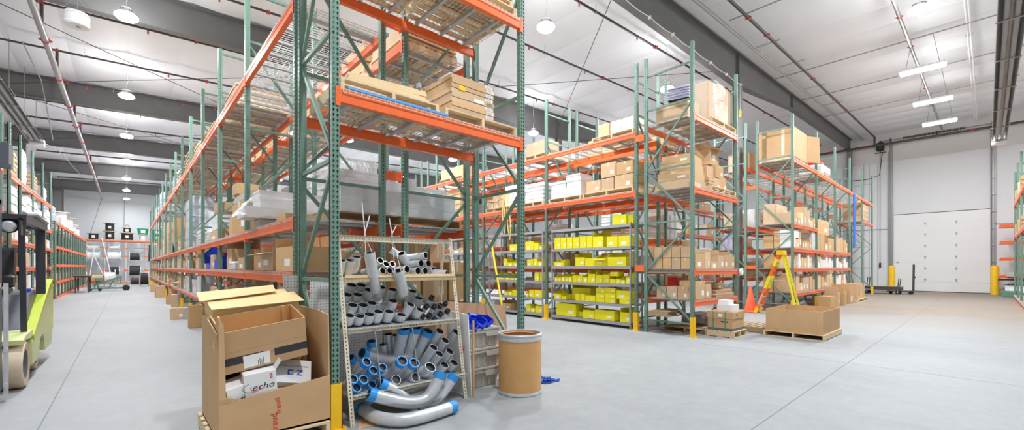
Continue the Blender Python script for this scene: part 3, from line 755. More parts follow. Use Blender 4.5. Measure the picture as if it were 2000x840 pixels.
# bracing rods
for i, (p, q) in enumerate((((9.7, 6.68, 8.95), (17.4, 15.62, 9.1)), ((17.4, 6.68, 9.25), (9.7, 15.62, 9.05)), ((-4, 15.98, 8.5), (6, 25.02, 8.8)), ((6, 15.98, 8.72), (-4, 25.02, 8.42)), ((-4, 25.38, 8.5), (6, 34.32, 8.8)), ((6, 25.38, 8.72), (-4, 34.32, 8.42)))):
    nm = ['running away to the right over the corner rack', 'crossing leftward over the middle aisle', 'in the second left-aisle bay, running right', 'in the second left-aisle bay, running left', 'in the third left-aisle bay, running right', 'in the third left-aisle bay, running left'][i]
    b = MB(); b.tube([p, q], .012, 6); tag(b.build('bracing_rod', M['darksteel']), f"thin steel bracing rod under the roof {nm}", 'rod', 'roof bracing rods')
b = MB(); pts = []
for i in range(25):
    x = 9.6 + i * .333; pts.append((x, 6.34, 8.655 - .05 * abs(math.sin(i * math.pi / 4))))
b.tube(pts, .012, 6)
for i in range(7): b.box(9.58 + i * 1.333, 9.62 + i * 1.333, 6.3, 6.38, 8.6, 8.68)
tag(b.build('ceiling_cable', M['cablewhite'], None, True), 'white cable clipped in loops under the big roof beam', 'cable')
t = thing('hanging_tag', 'small yellow pull tag hanging from the roof beam by the column', 'tag', (17.45, 6.3, 7.55))
b = MB(); b.lathe([(.05, -.015), (.09, -.015), (.09, .015), (.05, .015), (.05, -.015)], (0, 0, 0), 16, 'y'); b.box(-.05, .05, -.015, .015, -.2, -.08); b.build('ring', M['guard'], t)
b = MB(); b.tube([(0, 0, .09), (0, 0, 1.1)], .006, 5); b.build('cord', M['cablewhite'], t)
# infrared tube heaters
def heater(axis, a0, a1, c, z, label):
    t = thing('tube_heater', label, 'heater', (0, 0, 0))
    def Q(u, v, w): return (c + v, u, w) if axis == 'y' else (u, c + v, w)
    b = MB()
    pr = [(-.22, z - .08), (-.13, z + .1), (.13, z + .1), (.22, z - .08)]
    for (v0, w0), (v1, w1) in zip(pr[:-1], pr[1:]): b.slab(Q(a0, v0, w0), Q(a1, v0, w0), Q(a1, v1, w1), Q(a0, v1, w1), .012)
    b.build('reflector', M['heater'], t)
    for v in (-.08, .08):
        b = MB(); b.tube([Q(a0 + .1, v, z - .03), Q(a1 + .15, v, z - .03)], .05, 10); b.build('heating_tube', M['pipegrey'], t, True)
    b = MB(); 
    p, q = Q(a1 + .1, -.22, z - .2), Q(a1 + .5, .22, z + .08)
    b.box(min(p[0], q[0]), max(p[0], q[0]), min(p[1], q[1]), max(p[1], q[1]), p[2], q[2]); b.build('burner_box', M['white'], t)
    b = MB(); n = int((a1 - a0) / 2.4)
    for i in range(n + 1):
        u = a0 + (a1 - a0) * i / n; X = Q(u, 0, 0)[0]
        b.tube([Q(u, -.2, z + .1), Q(u, 0, z + .5), Q(u, 0, roofz(X))], .008, 5); b.tube([Q(u, .2, z + .1), Q(u, 0, z + .5)], .008, 5)
        p, q = Q(u - .03, -.24, z - .1), Q(u + .03, .24, z - .08); b.box(min(p[0], q[0]), max(p[0], q[0]), min(p[1], q[1]), max(p[1], q[1]), p[2], q[2])
    b.build('hanger', M['pipegrey'], t)
heater('y', 13, 27.0, -2.85, 7.0, 'long grey tube heater with white end box over the left aisle racks')
heater('x', 9, 28.0, -.38, 7.15, 'long grey tube heater with white end box over the dock aisle')
for i, (x0, y0) in enumerate(((-2.9, 27.6), (-3.3, 20))):
    b = MB(); b.tube([(x0, y0, 7.1), (x0 + .3, y0 + 4, 7.6), (x0 + .6, y0 + 16, 8.0)] if i == 0 else [(x0 + .9, y0, 8.6), (x0 + 1.0, y0 + 3, 8.4), (x0 + .9, y0 + 7.5, 7.2)], .018, 6)
    tag(b.build('hanging_gas_line', M['pipegrey']), ['thin grey gas line running on from the end box of the left heater', 'thin grey line sagging down to the end box of the left heater'][i], 'pipe')
# bollards
for x, y, lab in ((36.5, 4.06, 'yellow bollard on the left side of the dock door'), (37.1, -.34, 'yellow bollard on the right side of the dock door')):
    b = MB(); b.lathe([(.17, 0), (.17, 1.55), (.15, 1.63), (.09, 1.68), (0, 1.7)], (0, 0, 0), 24); tag(b.build('bollard', M['guard'], None, True, (x, y, 0)), lab, 'bollard')
# ------------------------------------------------------------------ rack runs
# corner rack facing the camera
CR = rack('pallet_rack', 'green and orange corner rack facing the camera, one bay with two high shelves', (1.54, 4.321, 0), 0, [0, 2.555], 1.12, 6.9, [3.40, 5.05], guards=(0, 1), fine=True)
S1 = 2.88
LA = rack('pallet_rack', 'long green and orange rack run along the left aisle, nearer half', (1.505, 5.62, 0), -math.pi / 2, [-S1 * k for k in range(9)], 1.17, 6.5,
          {k: [.78, 1.545, 2.215, 4.88] for k in range(8)}, holes=7, guards=tuple(range(1, 9)), heights=[6.9] + [6.5] * 8,
          spacer=[(-.0, 5.05, 1.182, 1.408), (0, 2.9, 1.182, 1.408), (-S1, 4.6, 1.182, 1.408), (-S1 * 2, 4.6, 1.182, 1.408), (-S1 * 3, 4.6, 1.182, 1.408), (-S1 * 4, 4.6, 1.182, 1.408)])
LA2 = rack('pallet_rack', 'long green and orange rack run along the left aisle, farther half', (1.505, 5.62 + S1 * 8 + .16, 0), -math.pi / 2, [-S1 * k for k in range(8)], 1.17, 6.5,
          {k: [.78, 1.545, 2.215, 4.88] for k in range(7)}, holes=False, guards=tuple(range(8)))
LB = rack('pallet_rack', 'long rack run back to back with the left-aisle rack, facing the middle aisle', (4.118, 5.62, 0), math.pi / 2, [S1 * k for k in range(11)], 1.17, 6.6,
          {k: [1.05, 2.215, 4.88] for k in range(10)}, holes=3, guards=(0, 1, 2), rear_guards=(), heights=[6.9] + [6.6] * 10)
# second block, with the yellow cartons
ER = rack('pallet_rack', 'green and orange end rack of the yellow-carton block, facing the dock aisle', (9.66, 4.484, 0), 0, [0, 2.555], 1.25, 6.85, {0: [.83, 1.55, 3.46, 5.15]}, guards=(0, 1), rear_guards=(), holes=True)
S2 = 3.15
YA = rack('pallet_rack', 'rack run holding the shelving of yellow cartons', (9.622, 5.97, 0), -math.pi / 2, [-S2 * k for k in range(10)], 1.17, 6.85, {k: [3.55, 5.06] if k else [3.55, 5.06] for k in range(9)}, holes=5, guards=(0, 1, 2, 3), heights=[6.85] * 10,
          spacer=[(0, 4.93, -.36, .0)] and None)
b = MB(); b.box(9.60, 9.64, 5.73, 5.97, 1.5, 1.66); b.box(9.60, 9.64, 5.73, 5.97, 4.78, 4.94); tag(b.build('row_spacer', M['orange']), 'orange spacer plates joining the end rack to the yellow-carton rack', 'spacer')
YB2 = rack('pallet_rack', 'rack run behind the yellow-carton rack, facing the aisle by the ladder', (12.27, 5.97, 0), math.pi / 2, [S2 * k for k in range(10)], 1.17, 6.85, {k: [.83, 1.55, 2.4, 3.55, 5.06] for k in range(9)}, holes=2, fine=False,
          spacer=[(0, 1.0, 1.182, 1.468), (0, 4.9, 1.182, 1.468), (S2, 4.6, 1.182, 1.468), (S2 * 2, 4.6, 1.182, 1.468)])
# third block, towards the dock door
S3 = 3.11
FA = rack('pallet_rack', 'rack run along the dock aisle behind the yellow ladder', (17.25, 4.484, 0), 0, [S3 * k for k in range(6)], 1.2, 7.0, {0: [.70, 1.56, 2.28, 3.13, 5.42], 1: [.70, 1.56, 2.28, 5.38], 2: [.70, 1.56, 2.28, 5.35], 3: [5.32], 4: [4.1, 5.3]}, holes=3, guards=tuple(range(6)), fine=False, hz=[.3, 1.55, 2.8, 4.1, 5.5, 6.5],
          spacer=[(0, 1.6, 1.212, 1.504), (0, 4.55, 1.212, 1.504)] + [(S3 * k, 4.5, 1.212, 1.504) for k in range(1, 5)])
FB = rack('pallet_rack', 'rack run back to back with the dock-aisle rack', (17.25 + S3 * 5, 7.2, 0), math.pi, [S3 * k for k in range(6)][::-1], 1.2, 7.0, {k: [1.2, 2.28, 3.13, 5.36] for k in range(5)}, holes=False, fine=False, hz=[.3, 1.55, 2.8, 4.1, 5.5, 6.5])
# the building column stands in the first bay of that run: its decks are narrower there
for o in list(FB.children):
    if o.name.startswith('wire_deck') and o.location.x > 14.3:
        o.location.x = 14.42; o.scale = (.52, 1, 1)
# a further pair of runs behind
GA = rack('pallet_rack', 'rack run beyond the dock-aisle racks, seen through them', (17.25, 12.0, 0), 0, [S3 * k for k in range(6)], 1.1, 6.6, [.8, 2.2, 3.6, 5.2], holes=False, fine=False)
# right-hand rack
RR = rack('pallet_rack', 'rack on the far side of the dock aisle, holding loose flat carton bundles', (33.4, -.95, 0), math.pi, [0, 2.9, 5.8, 8.7, 11.6], 1.1, 6.4, [.18, 3.15, 4.75], holes=False, fine=False, hz=[.9, 2.1, 3.4, 4.6, 5.9], guards=())
# left wall racks
WA = rack('pallet_rack', 'rack against the left wall behind the forklift, with white stacks', (-2.6, 19.8, 0), math.pi / 2, [-6.2, -3.7, -1.15, 0, 1.75, 4.3, 6.85, 9.4], 1.1, 6.0, {0: [.8, 1.6, 2.45, 3.3, 4.45], 1: [.8, 1.6, 2.45, 3.3, 4.45], 3: [.8, 1.6, 2.45, 3.3, 4.45], 4: [.8, 1.6, 2.45, 3.3, 4.45], 5: [.8, 1.6, 2.45, 3.3, 4.45], 6: [.8, 1.6, 2.45, 3.3, 4.45]}, holes=4, fine=False)
S5 = 1.62
WB = rack('pallet_rack', 'low rack of many narrow bays against the far left wall', (-2.6, 31.0, 0), math.pi / 2, [S5 * k for k in range(14)], .95, 3.92, [.12, .9, 1.74, 2.67, 3.88], holes=False, fine=False, hz=[.3, 1.3, 2.3, 3.3], decks=False)
# reel rack on the back wall
BR = rack('reel_rack', 'orange and grey reel rack along the back wall', (-2.84, 55.0, 0), 0, [0, 1.36, 2.8, 4.25, 5.7], 1.2, 4.16, [.16, 4.12], holes=False, fine=False, hz=[.4, 1.5, 2.6, 3.6])
M['palepost'] = mat('pale_grey_rack_paint', (196, 198, 198), .5)
post_mesh(4.16, False).materials[0] = M['palepost']
for u in (0, 1.36, 2.8, 4.25):
    for z in (3.35, 2.6, 1.3):
        b = MB(); b.box(-.16, .16, -.06, .0, -.07, .07); b.build('axle_bracket', M['orange'], BR, loc=(u, -.0, z))
# orange cantilever shelves by the dock door
t = thing('cantilever_rack', 'orange cantilever arms with pipes beside the right bollard', 'rack', (37.2, -1.0, 0))
for x, nmx in ((0, 'column'),):
    for y in (-.5, -1.6): b = MB(); b.box(-.05, .05, y - .05, y + .05, 0, 4.6); b.build('column', M['green'], t)
for z in (1.05, 2.02, 2.95, 3.87):
    b = MB(); b.box(-1.2, -.06, -2.2, .5, z - .07, z + .02); b.box(-1.22, -1.1, -2.2, .5, z + .02, z + .1); b.build('shelf', M['orange'], t)
b = MB(); b.box(-.05, 1.1, -1.65, -1.55, .0, .1); b.box(-.9, 1.1, -.55, -.45, .0, .1); b.build('foot', M['green'], t)
b = MB(); b.box(-1.25, .05, -1.9, .55, .86, .93); b.build('bench_board', M['black'], t)
b = MB(); b.bbox(-.6, .5, -.35, .35, 0, .3, .02); b.box(-.5, .4, -.37, -.35, .1, .22); tag(b.build('crate', M['winch'], None, loc=(35.4, -.9, 0)), 'low green crate on the floor by the right bollard', 'crate')
# grey boltless shelving inside the yellow-carton rack
def shelving(y0, y1, label):
    t = thing('steel_shelving', label, 'shelving', (9.70, y0, 0)); W = y1 - y0
    for x in (0, .56):
        for y in (.02, W - .02):
            b = MB(); b.box(x - .002, x + .036, y - .02, y + .02, 0, 2.78)
            b.build('shelf_post', M['steel'], t)
    for z in (.15, .63, 1.163, 1.633, 2.155, 2.74):
        b = MB(); b.box(-.004, .6, 0.04, W - .04, z - .03, z - .004); b.box(-.012, .012, .0, W, z - .075, z); b.box(.585, .6, .0, W, z - .07, z); b.build('shelf', M['steel'], t)
    return t
shelving(onX(1232, 9.7), onX(1077, 9.7), 'grey steel shelving of yellow cartons nearest the end rack')
shelving(onX(1060, 9.7), onX(955, 9.7), 'grey steel shelving of yellow cartons, second from the end rack')
shelving(onX(934, 9.7), onX(862, 9.7), 'grey steel shelving beyond the leaning yellow pole, third from the end rack')
# ------------------------------------------------------------------ foreground: the scrap box, conduit rack, totes, drum
# pallet and big cut-down box
pallet('wooden pallet under the big cardboard box in the corner foreground', 1.0, 4.81, 0, 0, 'wood', .92, 1.16)
bx0, bx1, by0, by1, bz = .57, 1.47, 4.27, 5.33, .138
T = .012
t = thing('cardboard_box', 'big cut-down cardboard box on a pallet holding scrap cartons', 'box', (0, 0, 0))
b = MB()
b.box(bx0, bx1, by0, by1, bz, bz + .012)
# front wall: low cut, with an uncut strip at the left
b.prism([(bx0, bz), (bx1, bz), (bx1, .565), (bx0 + .11, .478), (bx0 + .105, .50), (bx0 + .05, .52), (bx0 + .035, 1.13), (bx0, 1.19)], by0, by0 + T)
b.prism([(by0 + T, bz), (by1 - T, bz), (by1 - T, 1.13), (by0 + .5, 1.16), (by0 + .2, 1.12), (by0 + .1, 1.2), (by0 + .03, 1.19), (by0 + T, 1.15)], bx0, bx0 + T, 'yz')
b.prism([(by0 + T, bz), (by1 - T, bz), (by1 - T, 1.18), (by0 + .35, 1.18), (by0 + .2, 1.165), (by0 + .03, 1.155), (by0 + T, .60)], bx1 - T, bx1, 'yz')
b.box(bx0, bx1, by1 - T, by1, bz, 1.19)
b.build('wall', M['kraft'], t)
b = MB(); b.slab((bx0 - .002, by0 + .33, .90), (bx0 - .002, by0 + .22, .90), (bx0 - .002, by0 + .24, 1.03), (bx0 - .002, by0 + .31, 1.03), .0015)
b.build('yellow_tag', M['guard'], t)['label'] = 'yellow wedge-shaped tag'
b = MB(); b.box(bx0 - .002, bx0 + .09, by0 - .002, by0, .47, .505); b.build('tape_strip', M['tape'], t)
textmesh('lettering', 'freud', .078, M['red'], t, (.985, by0 - .0015, .225), (R(90), R(-92), 0), sx=1.0)
textmesh('lettering', 'freud', .068, M['red'], t, (1.015, by0 - .0015, .37), (R(90), R(-96), 0), sx=1.0)
# big open carton leaning inside
t = thing('cardboard_carton', 'long open brown carton with black bands tilted inside the big box', 'carton', (.945, 4.60, .775), 0, None, (R(13), R(-7.5), R(0)))
W, D, H = .70, .44, .385
b = MB()
b.box(-W / 2, W / 2, -D / 2, -D / 2 + .008, 0, H); b.box(-W / 2, W / 2, D / 2 - .008, D / 2, 0, H); b.box(-W / 2, -W / 2 + .008, -D / 2 + .008, D / 2 - .008, 0, H); b.box(W / 2 - .008, W / 2, -D / 2 + .008, D / 2 - .008, 0, H)
b.box(-W / 2 + .008, W / 2 - .008, -D / 2 + .008, D / 2 - .008, 0.06, .068, 1)
b.box(-W / 2 + .0082, W / 2 - .0082, -D / 2 + .008, -D / 2 + .0085, 0.07, H - .002, 1); b.box(-W / 2 + .0082, W / 2 - .0082, D / 2 - .0085, D / 2 - .008, 0.07, H - .002, 1)
b.box(-W / 2 + .008, -W / 2 + .0085, -D / 2 + .008, D / 2 - .008, 0.07, H - .002, 1); b.box(W / 2 - .0085, W / 2 - .008, -D / 2 + .008, D / 2 - .008, 0.07, H - .002, 1)
b.build('body', [M['kraft'], M['kraftin']], t)
b = MB(); b.box(-W / 2 - .001, -W / 2 + .33, -D / 2 - .0015, -D / 2, .075, .145); b.box(.07, W / 2 + .001, -D / 2 - .0015, -D / 2, .075, .145); b.box(-W / 2 - .001, W / 2 + .001, -D / 2 - .0008, -D / 2, .196, .199, 1); b.build('band', [mat('black_flecked_tape', (58, 56, 56), .7, noise=.3, nscale=90), M['tape']], t)
b = MB(); b.box(-.18, .03, -D / 2 - .003, -D / 2 - .0015, .02, .135); b.build('shipping_label', M['label'], t)
b = MB()
for i in range(4): b.box(-.07 + i * .014, -.064 + i * .014, -D / 2 - .0036, -D / 2 - .003, .02, .07 + (i % 2) * .02)
b.box(.04, .18, -D / 2 - .0012, -D / 2, .12, .124); b.box(.095, .125, -D / 2 - .0012, -D / 2, .128, .14)
b.build('print_mark', M['inkgrey'], t)
b = MB(); b.box(W / 2 - .09, W / 2 - .05, D / 2 - .02, D / 2 - .0085, .1, H); b.box(W / 2 - .2, W / 2 - .0085, D / 2 - .012, D / 2 - .0085, .07, .2); b.build('corner_flap', M['kraftin'], t)
# yellowish carton behind, lid ajar
t = thing('cardboard_carton', 'smooth tan carton with loose lid flaps at the back of the big box', 'carton', (.915, 5.03, .72), 0, None, (0, R(-3), R(0)))
b = MB(); b.prism([(-.26, 0), (.27, 0), (.27, .63), (.07, .57), (-.26, .52)], -.30, .44, 'yz'); b.build('body', M['tan'], t)
b = MB(); b.slab((-.31, -.30, .524), (.48, -.30, .530), (.50, .14, .60), (-.30, .14, .57), .006); b.build('lid_flap', M['tan'], t)
b = MB(); b.slab((-.36, .06, .585), (.32, .12, .62), (.34, .32, .68), (-.36, .30, .66), .006); b.build('lid_flap', M['tan'], t)
b = MB(); b.box(-.302, -.30, -.22, -.02, .2, .46); b.build('document_pouch', M['label'], t)
b = MB(); b.box(-.3035, -.302, -.2, -.04, .22, .44); b.build('document', mat('grey_brown_document', (150, 134, 116), .6), t)
# white ECHO cartons
def echo(x, y, z, rx, ry, rz_, label, w=.2, d=.17, h=.16, flap=True):
    t = thing('white_carton', label, 'carton', (x, y, z), 0, 'white printed cartons in the big box', (rx, ry, rz_))
    b = MB(); b.bbox(-w / 2, w / 2, -d / 2, d / 2, 0, h, .003); b.build('body', M['wcard'], t)
    tx = textmesh('logo_lettering', 'echo', .078, M['ink'], t, (.016, -d / 2 - .0012, h * .36), (R(90), 0, 0), shear=.25, sx=1.15)
    b = MB(); q = []
    for i in range(17):
        a = R(150 + i * 14); q.append(Vector((-.042 + .036 * math.cos(a), -d / 2 - .001, h * .36 + .03 * math.sin(a))))
    b.tube(q, .0028, 4); b.build('logo_swirl', M['red'], t)
    b = MB(); q = [Vector((-.04 + .1 * math.cos(R(120 + i * 11)), -d / 2 - .001, h * .38 + .045 * math.sin(R(120 + i * 11)))) for i in range(14)]; b.tube(q, .0015, 4); b.build('logo_stroke', M['ink'], t)
    if flap:
        b = MB(); b.slab((w / 2, -d / 2, h), (w / 2, d / 2, h), (w / 2 + .05, d / 2, h + .07), (w / 2 + .05, -d / 2, h + .07), .003); b.slab((w / 2 - .06, -d / 2 - .001, h * .62), (w / 2 - .002, -d / 2 - .001, h * .62), (w / 2 - .002, -d / 2 - .001, h * .98), (w / 2 - .06, -d / 2 - .001, h * .98), .0008); b.build('side_flap', M['wcard'], t)
        b = MB()
        for i in range(4): b.box(w / 2 - .05, w / 2 - .03, -d / 2 - .0025, -d / 2 - .0015, h * .66 + i * .012, h * .66 + i * .012 + .007)
        b.build('red_mark', M['red'], t)
    return t
echo(.895, 4.40, .50, R(6), R(-5), R(-3), 'white carton printed echo in the middle of the big box', .25, .2, .2)
echo(.735, 4.43, .42, R(10), R(-12), R(8), 'white carton printed echo, half hidden at the left of the big box', .2, .2, .2, False)
t = thing('grey_carton', 'flat grey carton with a blue emblem leaning at the right of the big box', 'carton', (1.19, 4.54, .54), 0, None, (R(40), R(12), R(-8)))
b = MB(); b.bbox(-.16, .16, -.14, .14, 0, .1, .004); b.build('body', mat('silver_grey_board', (206, 206, 206), .5), t)
b = MB()
for s in ((-.05, .0), (.03, 0)): 
    x0 = s[0]
    b.box(x0, x0 + .05, -.05, -.037, .1, .1015); b.box(x0, x0 + .05, .0, .013, .1, .1015)
b.box(-.05, -.037, -.05, .013, .1, .1015); b.bar((.035, -.044, .101), (.075, .006, .101), .012, .0012)
b.build('emblem', M['bluink'], t)
textmesh('lettering', 'AMERICAN FITTINGS', .028, M['inkgrey'], t, (.0, .055, .1012), (0, 0, 0))
# brown paper and small cartons along the right wall
t = thing('paper_wad', 'crumpled brown packing paper down the right side of the big box', 'paper', (1.33, 4.75, .5))
b = MB(); rr = random.Random(3)
for i in range(5):
    for j in range(9):
        b.v.append((-.1 + .05 * i + rr.uniform(-.02, .02), rr.uniform(-.05, .05) + .04 * i, .05 + .045 * j))
for i in range(4):
    for j in range(8): b.f.append((i * 9 + j, (i + 1) * 9 + j, (i + 1) * 9 + j + 1, i * 9 + j + 1)); b.m.append(0)
o = b.build('paper_sheet', M['kraft'], t); md = o.modifiers.new('thickness', 'SOLIDIFY'); md.thickness = .004
carton(1.38, 5.1, .90, .13, .2, .17, R(-60), 'closed_label', 'pale', 'small pale carton with a label, high on the right inside the big box')
carton(1.34, 5.0, .64, .15, .16, .2, R(-72), 'closed_label', 'pale', 'small labelled carton below the other one, right inside the big box')
carton(1.05, 5.0, .15, .5, .4, .45, 0, 'closed', 'card', 'brown carton buried at the bottom of the big box')
carton(.98, 4.55, .15, .7, .36, .34, 0, 'closed', 'card', 'brown carton under the white printed cartons in the big box')

# slotted-angle conduit rack: leaning front legs, three shelves
AX0, AX1 = 1.72, 3.12
def fy(z): return 4.28 + .19 * z          # front plane of the rack leans back with height
HSL = [(.36, .25), (.64, .25), (.64, .75), (.36, .75)]
def angle_bar(mb, p, q, inward, w=.045):
    p, q = Vector(p), Vector(q); L = (q - p).length; d = (q - p).normalized(); n = max(1, int(L / .038)); inward = Vector(inward); inward = (inward - d * inward.dot(d)).normalized()
    side = d.cross(inward).normalized()
    mb.perf(p, d, side, n, 1, L / n, w, [(a, b_) for a, b_ in ((.25, .36), (.75, .36), (.75, .64), (.25, .64))])
    mb.perf(p, d, inward, n, 1, L / n, w, [(a, b_) for a, b_ in ((.25, .36), (.75, .36), (.75, .64), (.25, .64))])
    mb.perf(p + (side + inward) * .002, d, side, n, 1, L / n, w, [(a, b_) for a, b_ in ((.25, .36), (.75, .36), (.75, .64), (.25, .64))])
    mb.perf(p + (side + inward) * .002, d, inward, n, 1, L / n, w, [(a, b_) for a, b_ in ((.25, .36), (.75, .36), (.75, .64), (.25, .64))])
t = thing('conduit_rack', 'cream slotted-angle rack of bent conduits under the corner rack', 'rack', (0, 0, 0))
ZT = 1.985; YBK = 5.0
for x, s in ((AX0, 1), (AX1, -1)):
    b = MB(); angle_bar(b, (x, fy(0), 0), (x - s * .02, fy(ZT), ZT), (0, 1, 0)); b.build('front_leg', M['cream'], t)
    b = MB(); angle_bar(b, (x, YBK, 0), (x - s * .02, YBK - .1, ZT), (0, -1, 0)); b.build('rear_leg', M['cream'], t)
for z, nm in ((.30, 'lower'), (.965, 'middle'), (1.50, 'upper'), (ZT - .02, 'top')):
    b = MB(); angle_bar(b, (AX1, fy(z) - .002, z), (AX0, fy(z) - .002, z), (0, 0, -1)); b.build('front_rail', M['cream'], t)
    b = MB(); angle_bar(b, (AX0, YBK - .06, z), (AX1, YBK - .06, z), (0, 0, -1)); b.build('rear_rail', M['cream'], t)
    for x in (AX0 + .01, AX1 - .01):
        b = MB(); b.box(x - .002, x + .002, fy(z), YBK - .04, z - .045, z); b.build('side_rail', M['cream'], t)
    if z < 1.9:
        b = MB(); b.box(AX0 + .02, AX1 - .02, fy(z) + .01, YBK - .05, z - .018, z); b.build('shelf_board', M['wood'] if z > 1.2 else M['steel'], t)
b = MB(); b.box(AX0 - .0, AX1, fy(1.5) - .012, fy(1.5) - .004, 1.455, 1.53); b.build('wooden_lip', M['wood'], t)
for x, zz in ((2.02, .3), (2.47, .3)):
    b = MB(); b.tube([(x, fy(.3) - .02, .3), (x - .02, fy(.97) - .015, .965)], .007, 8); b.build('retaining_rod', M['pipegrey'], t)
# pegboard panels behind and beside the conduit rack
def pegmat():
    m = mat('white_pegboard', (226, 226, 228), .5); nt = m.node_tree; N = nt.nodes; Lk = nt.links
    tc = N.new('ShaderNodeTexCoord'); mp = N.new('ShaderNodeMapping'); mp.inputs['Scale'].default_value = (1 / .034,) * 3
    Lk.new(tc.outputs['Object'], mp.inputs['Vector']); fr = N.new('ShaderNodeVectorMath'); fr.operation = 'FRACTION'; Lk.new(mp.outputs['Vector'], fr.inputs[0])
    sp = N.new('ShaderNodeSeparateXYZ'); Lk.new(fr.outputs[0], sp.inputs[0])
    cb = N.new('ShaderNodeCombineXYZ'); Lk.new(sp.outputs['X'], cb.inputs['X']); Lk.new(sp.outputs['Z'], cb.inputs['Y'])
    ds = N.new('ShaderNodeVectorMath'); ds.operation = 'DISTANCE'; Lk.new(cb.outputs[0], ds.inputs[0]); ds.inputs[1].default_value = (.5, .5, 0)
    lt = N.new('ShaderNodeMath'); lt.operation = 'LESS_THAN'; lt.inputs[1].default_value = .16; Lk.new(ds.outputs['Value'], lt.inputs[0])
    mx = N.new('ShaderNodeMix'); mx.data_type = 'RGBA'; Lk.new(lt.outputs[0], mx.inputs['Factor']); mx.inputs[6].default_value = (*lin((226, 226, 228)), 1); mx.inputs[7].default_value = (*lin((96, 96, 98)), 1)
    Lk.new(mx.outputs[2], N['Principled BSDF'].inputs['Base Color']); return m
PEG = pegmat()
b = MB(); b.box(1.60, 2.50, 5.32, 5.326, .002, 1.47); tag(b.build('pegboard', PEG), 'white pegboard panel standing behind the conduit rack', 'pegboard')
b = MB(); b.prism([(1.16, .002), (1.62, .002), (1.62, 1.52), (1.36, 1.52), (1.36, 1.05), (1.16, 1.05)], 5.50, 5.506); tag(b.build('pegboard', PEG), 'white pegboard panel showing between the big box and the corner rack', 'pegboard')

# conduits --------------------------------------------------------------
CM = [M['conduit'], M['conduitin'], M['blue'], M['black']]
def conduit(mouth, out, r, label, group, L0=.16, back=(0, 1, -.04), L1=.22, rad=.2, cap=None, bend=True, zf=None):
    """a bent length: its mouth at `mouth` opening along `out`"""
    o = Vector(out).normalized(); p0 = Vector(mouth)
    if zf and bend:
        avail = p0.z - zf - r - .006; need = L0 * o.z + rad * (1 - math.cos((-o).angle(Vector(back))))
        if need > avail > .01: L0 *= avail / need; rad *= avail / need
        L1 = max(.04, min(L1, 4.93 - p0.y - L0 * -o.y - rad))
        back = (back[0], back[1], 0) if abs(back[2]) < .1 else back
    elif zf and not bend and o.z > .05: L0 = min(L0, max(.05, (p0.z - zf - r) / o.z))
    p1 = p0 - o * L0
    pts = [p0, p1]
    if bend:
        bd = Vector(back).normalized()
        pts += arc(p1, -o, bd, rad, 6)[1:]; pts.append(pts[-1] + bd * L1)
    seg = 16
    c = thing('conduit_elbow', label, 'conduit', tuple(p0), 0, group)
    b = MB(); b.tube([p - p0 for p in pts], r, seg, 0, True, .88, 1, min(.1, L0 * .8, L1 * .8) if bend else min(.1, L0 * .45)); b.build('tube', CM, c, True)
    if cap:
        cb = MB(); cb.tube([o * .006, -o * (.055 if cap == 2 else .045)], r * 1.1, seg, cap, True, .78, 1, .03); cb.build('thread_protector' if cap == 2 else 'threaded_coupling', CM, c, True)
    return c
def PT(zx, zy): return 640 + zx / 2.2107, 460 + zy / 2.2107
def rowset(mouths, dY, r, out, nm, group, **kw):
    for i, (zx, zy) in enumerate(mouths):
        px, py = PT(zx, zy)
        z = 1.0
        for _ in range(4): p = PY(px, py, fy(z) + dY); z = p.z
        oo = out(i) if callable(out) else out
        conduit(p, oo, r, f"{nm}, {ORD[i]} from the left", group, **kw)
UP = (.0, -.42, .9)
g = 'grey conduits on the middle shelf'
rowset([(94, 345), (138, 347), (180, 340), (219, 328), (266, 328), (318, 342)], .06, .057, (.02, -.38, .92), 'grey conduit in the lowest row, middle shelf', g, zf=.965, L0=.2, rad=.09, L1=.3)
rowset([(109, 300), (154, 300), (192, 291), (283, 282)], .17, .055, (.03, -.4, .9), 'grey conduit in the second row, middle shelf', g, zf=1.08, L0=.25, rad=.1)
rowset([(358, 297), (400, 320)], .13, .057, (.22, -.5, .8), 'slanting grey conduit, right of the middle shelf', g, zf=.965, L0=.24, rad=.14)
rowset([(85, 255), (130, 255), (180, 235), (230, 222), (323, 250), (394, 270)], .27, .056, (.08, -.42, .9), 'grey conduit in the third row, middle shelf', g, zf=1.2, L0=.3, rad=.12)
rowset([(104, 213), (145, 213), (282, 233), (368, 240)], .36, .056, (.06, -.42, .9), 'grey conduit in the back row, middle shelf', g, zf=1.31, L0=.3, rad=.12)
g = 'grey conduits on the top shelf'
rowset([(60, 107), (97, 107), (124, 92)], .12, .05, (.0, -.35, .93), 'upright grey conduit at the left of the top shelf', g, zf=1.5, L0=.1, rad=.08, L1=.2)
rowset([(228, 108), (253, 123), (281, 123), (238, 152), (268, 152)], .28, .042, (.12, -.85, .45), 'small grey conduit mouth in the middle of the top shelf', g, L0=.25, rad=.2, L1=.1)
rowset([(343, 146), (404, 121), (436, 121), (390, 153), (422, 153), (458, 150)], .16, .047, (.25, -.95, .08), 'grey conduit stacked at the right of the top shelf', g, L0=.25, bend=False)
rowset([(424, 86)], .2, .047, (.4, -.9, .1), 'grey conduit crowning the top shelf stack', g, L0=.22, rad=.26, back=(-.75, .3, .55), L1=.05)
rowset([(513, 166)], .06, .048, (.6, -.78, -.08), 'grey conduit sticking out past the right end of the top shelf', g, L0=.4, bend=False)
rowset([(318, 78)], .34, .05, (-.55, -.35, .72), 'shiny grey elbow arched over the top shelf stack', g, L0=.08, rad=.25, back=(.8, .1, -.3), L1=.05)
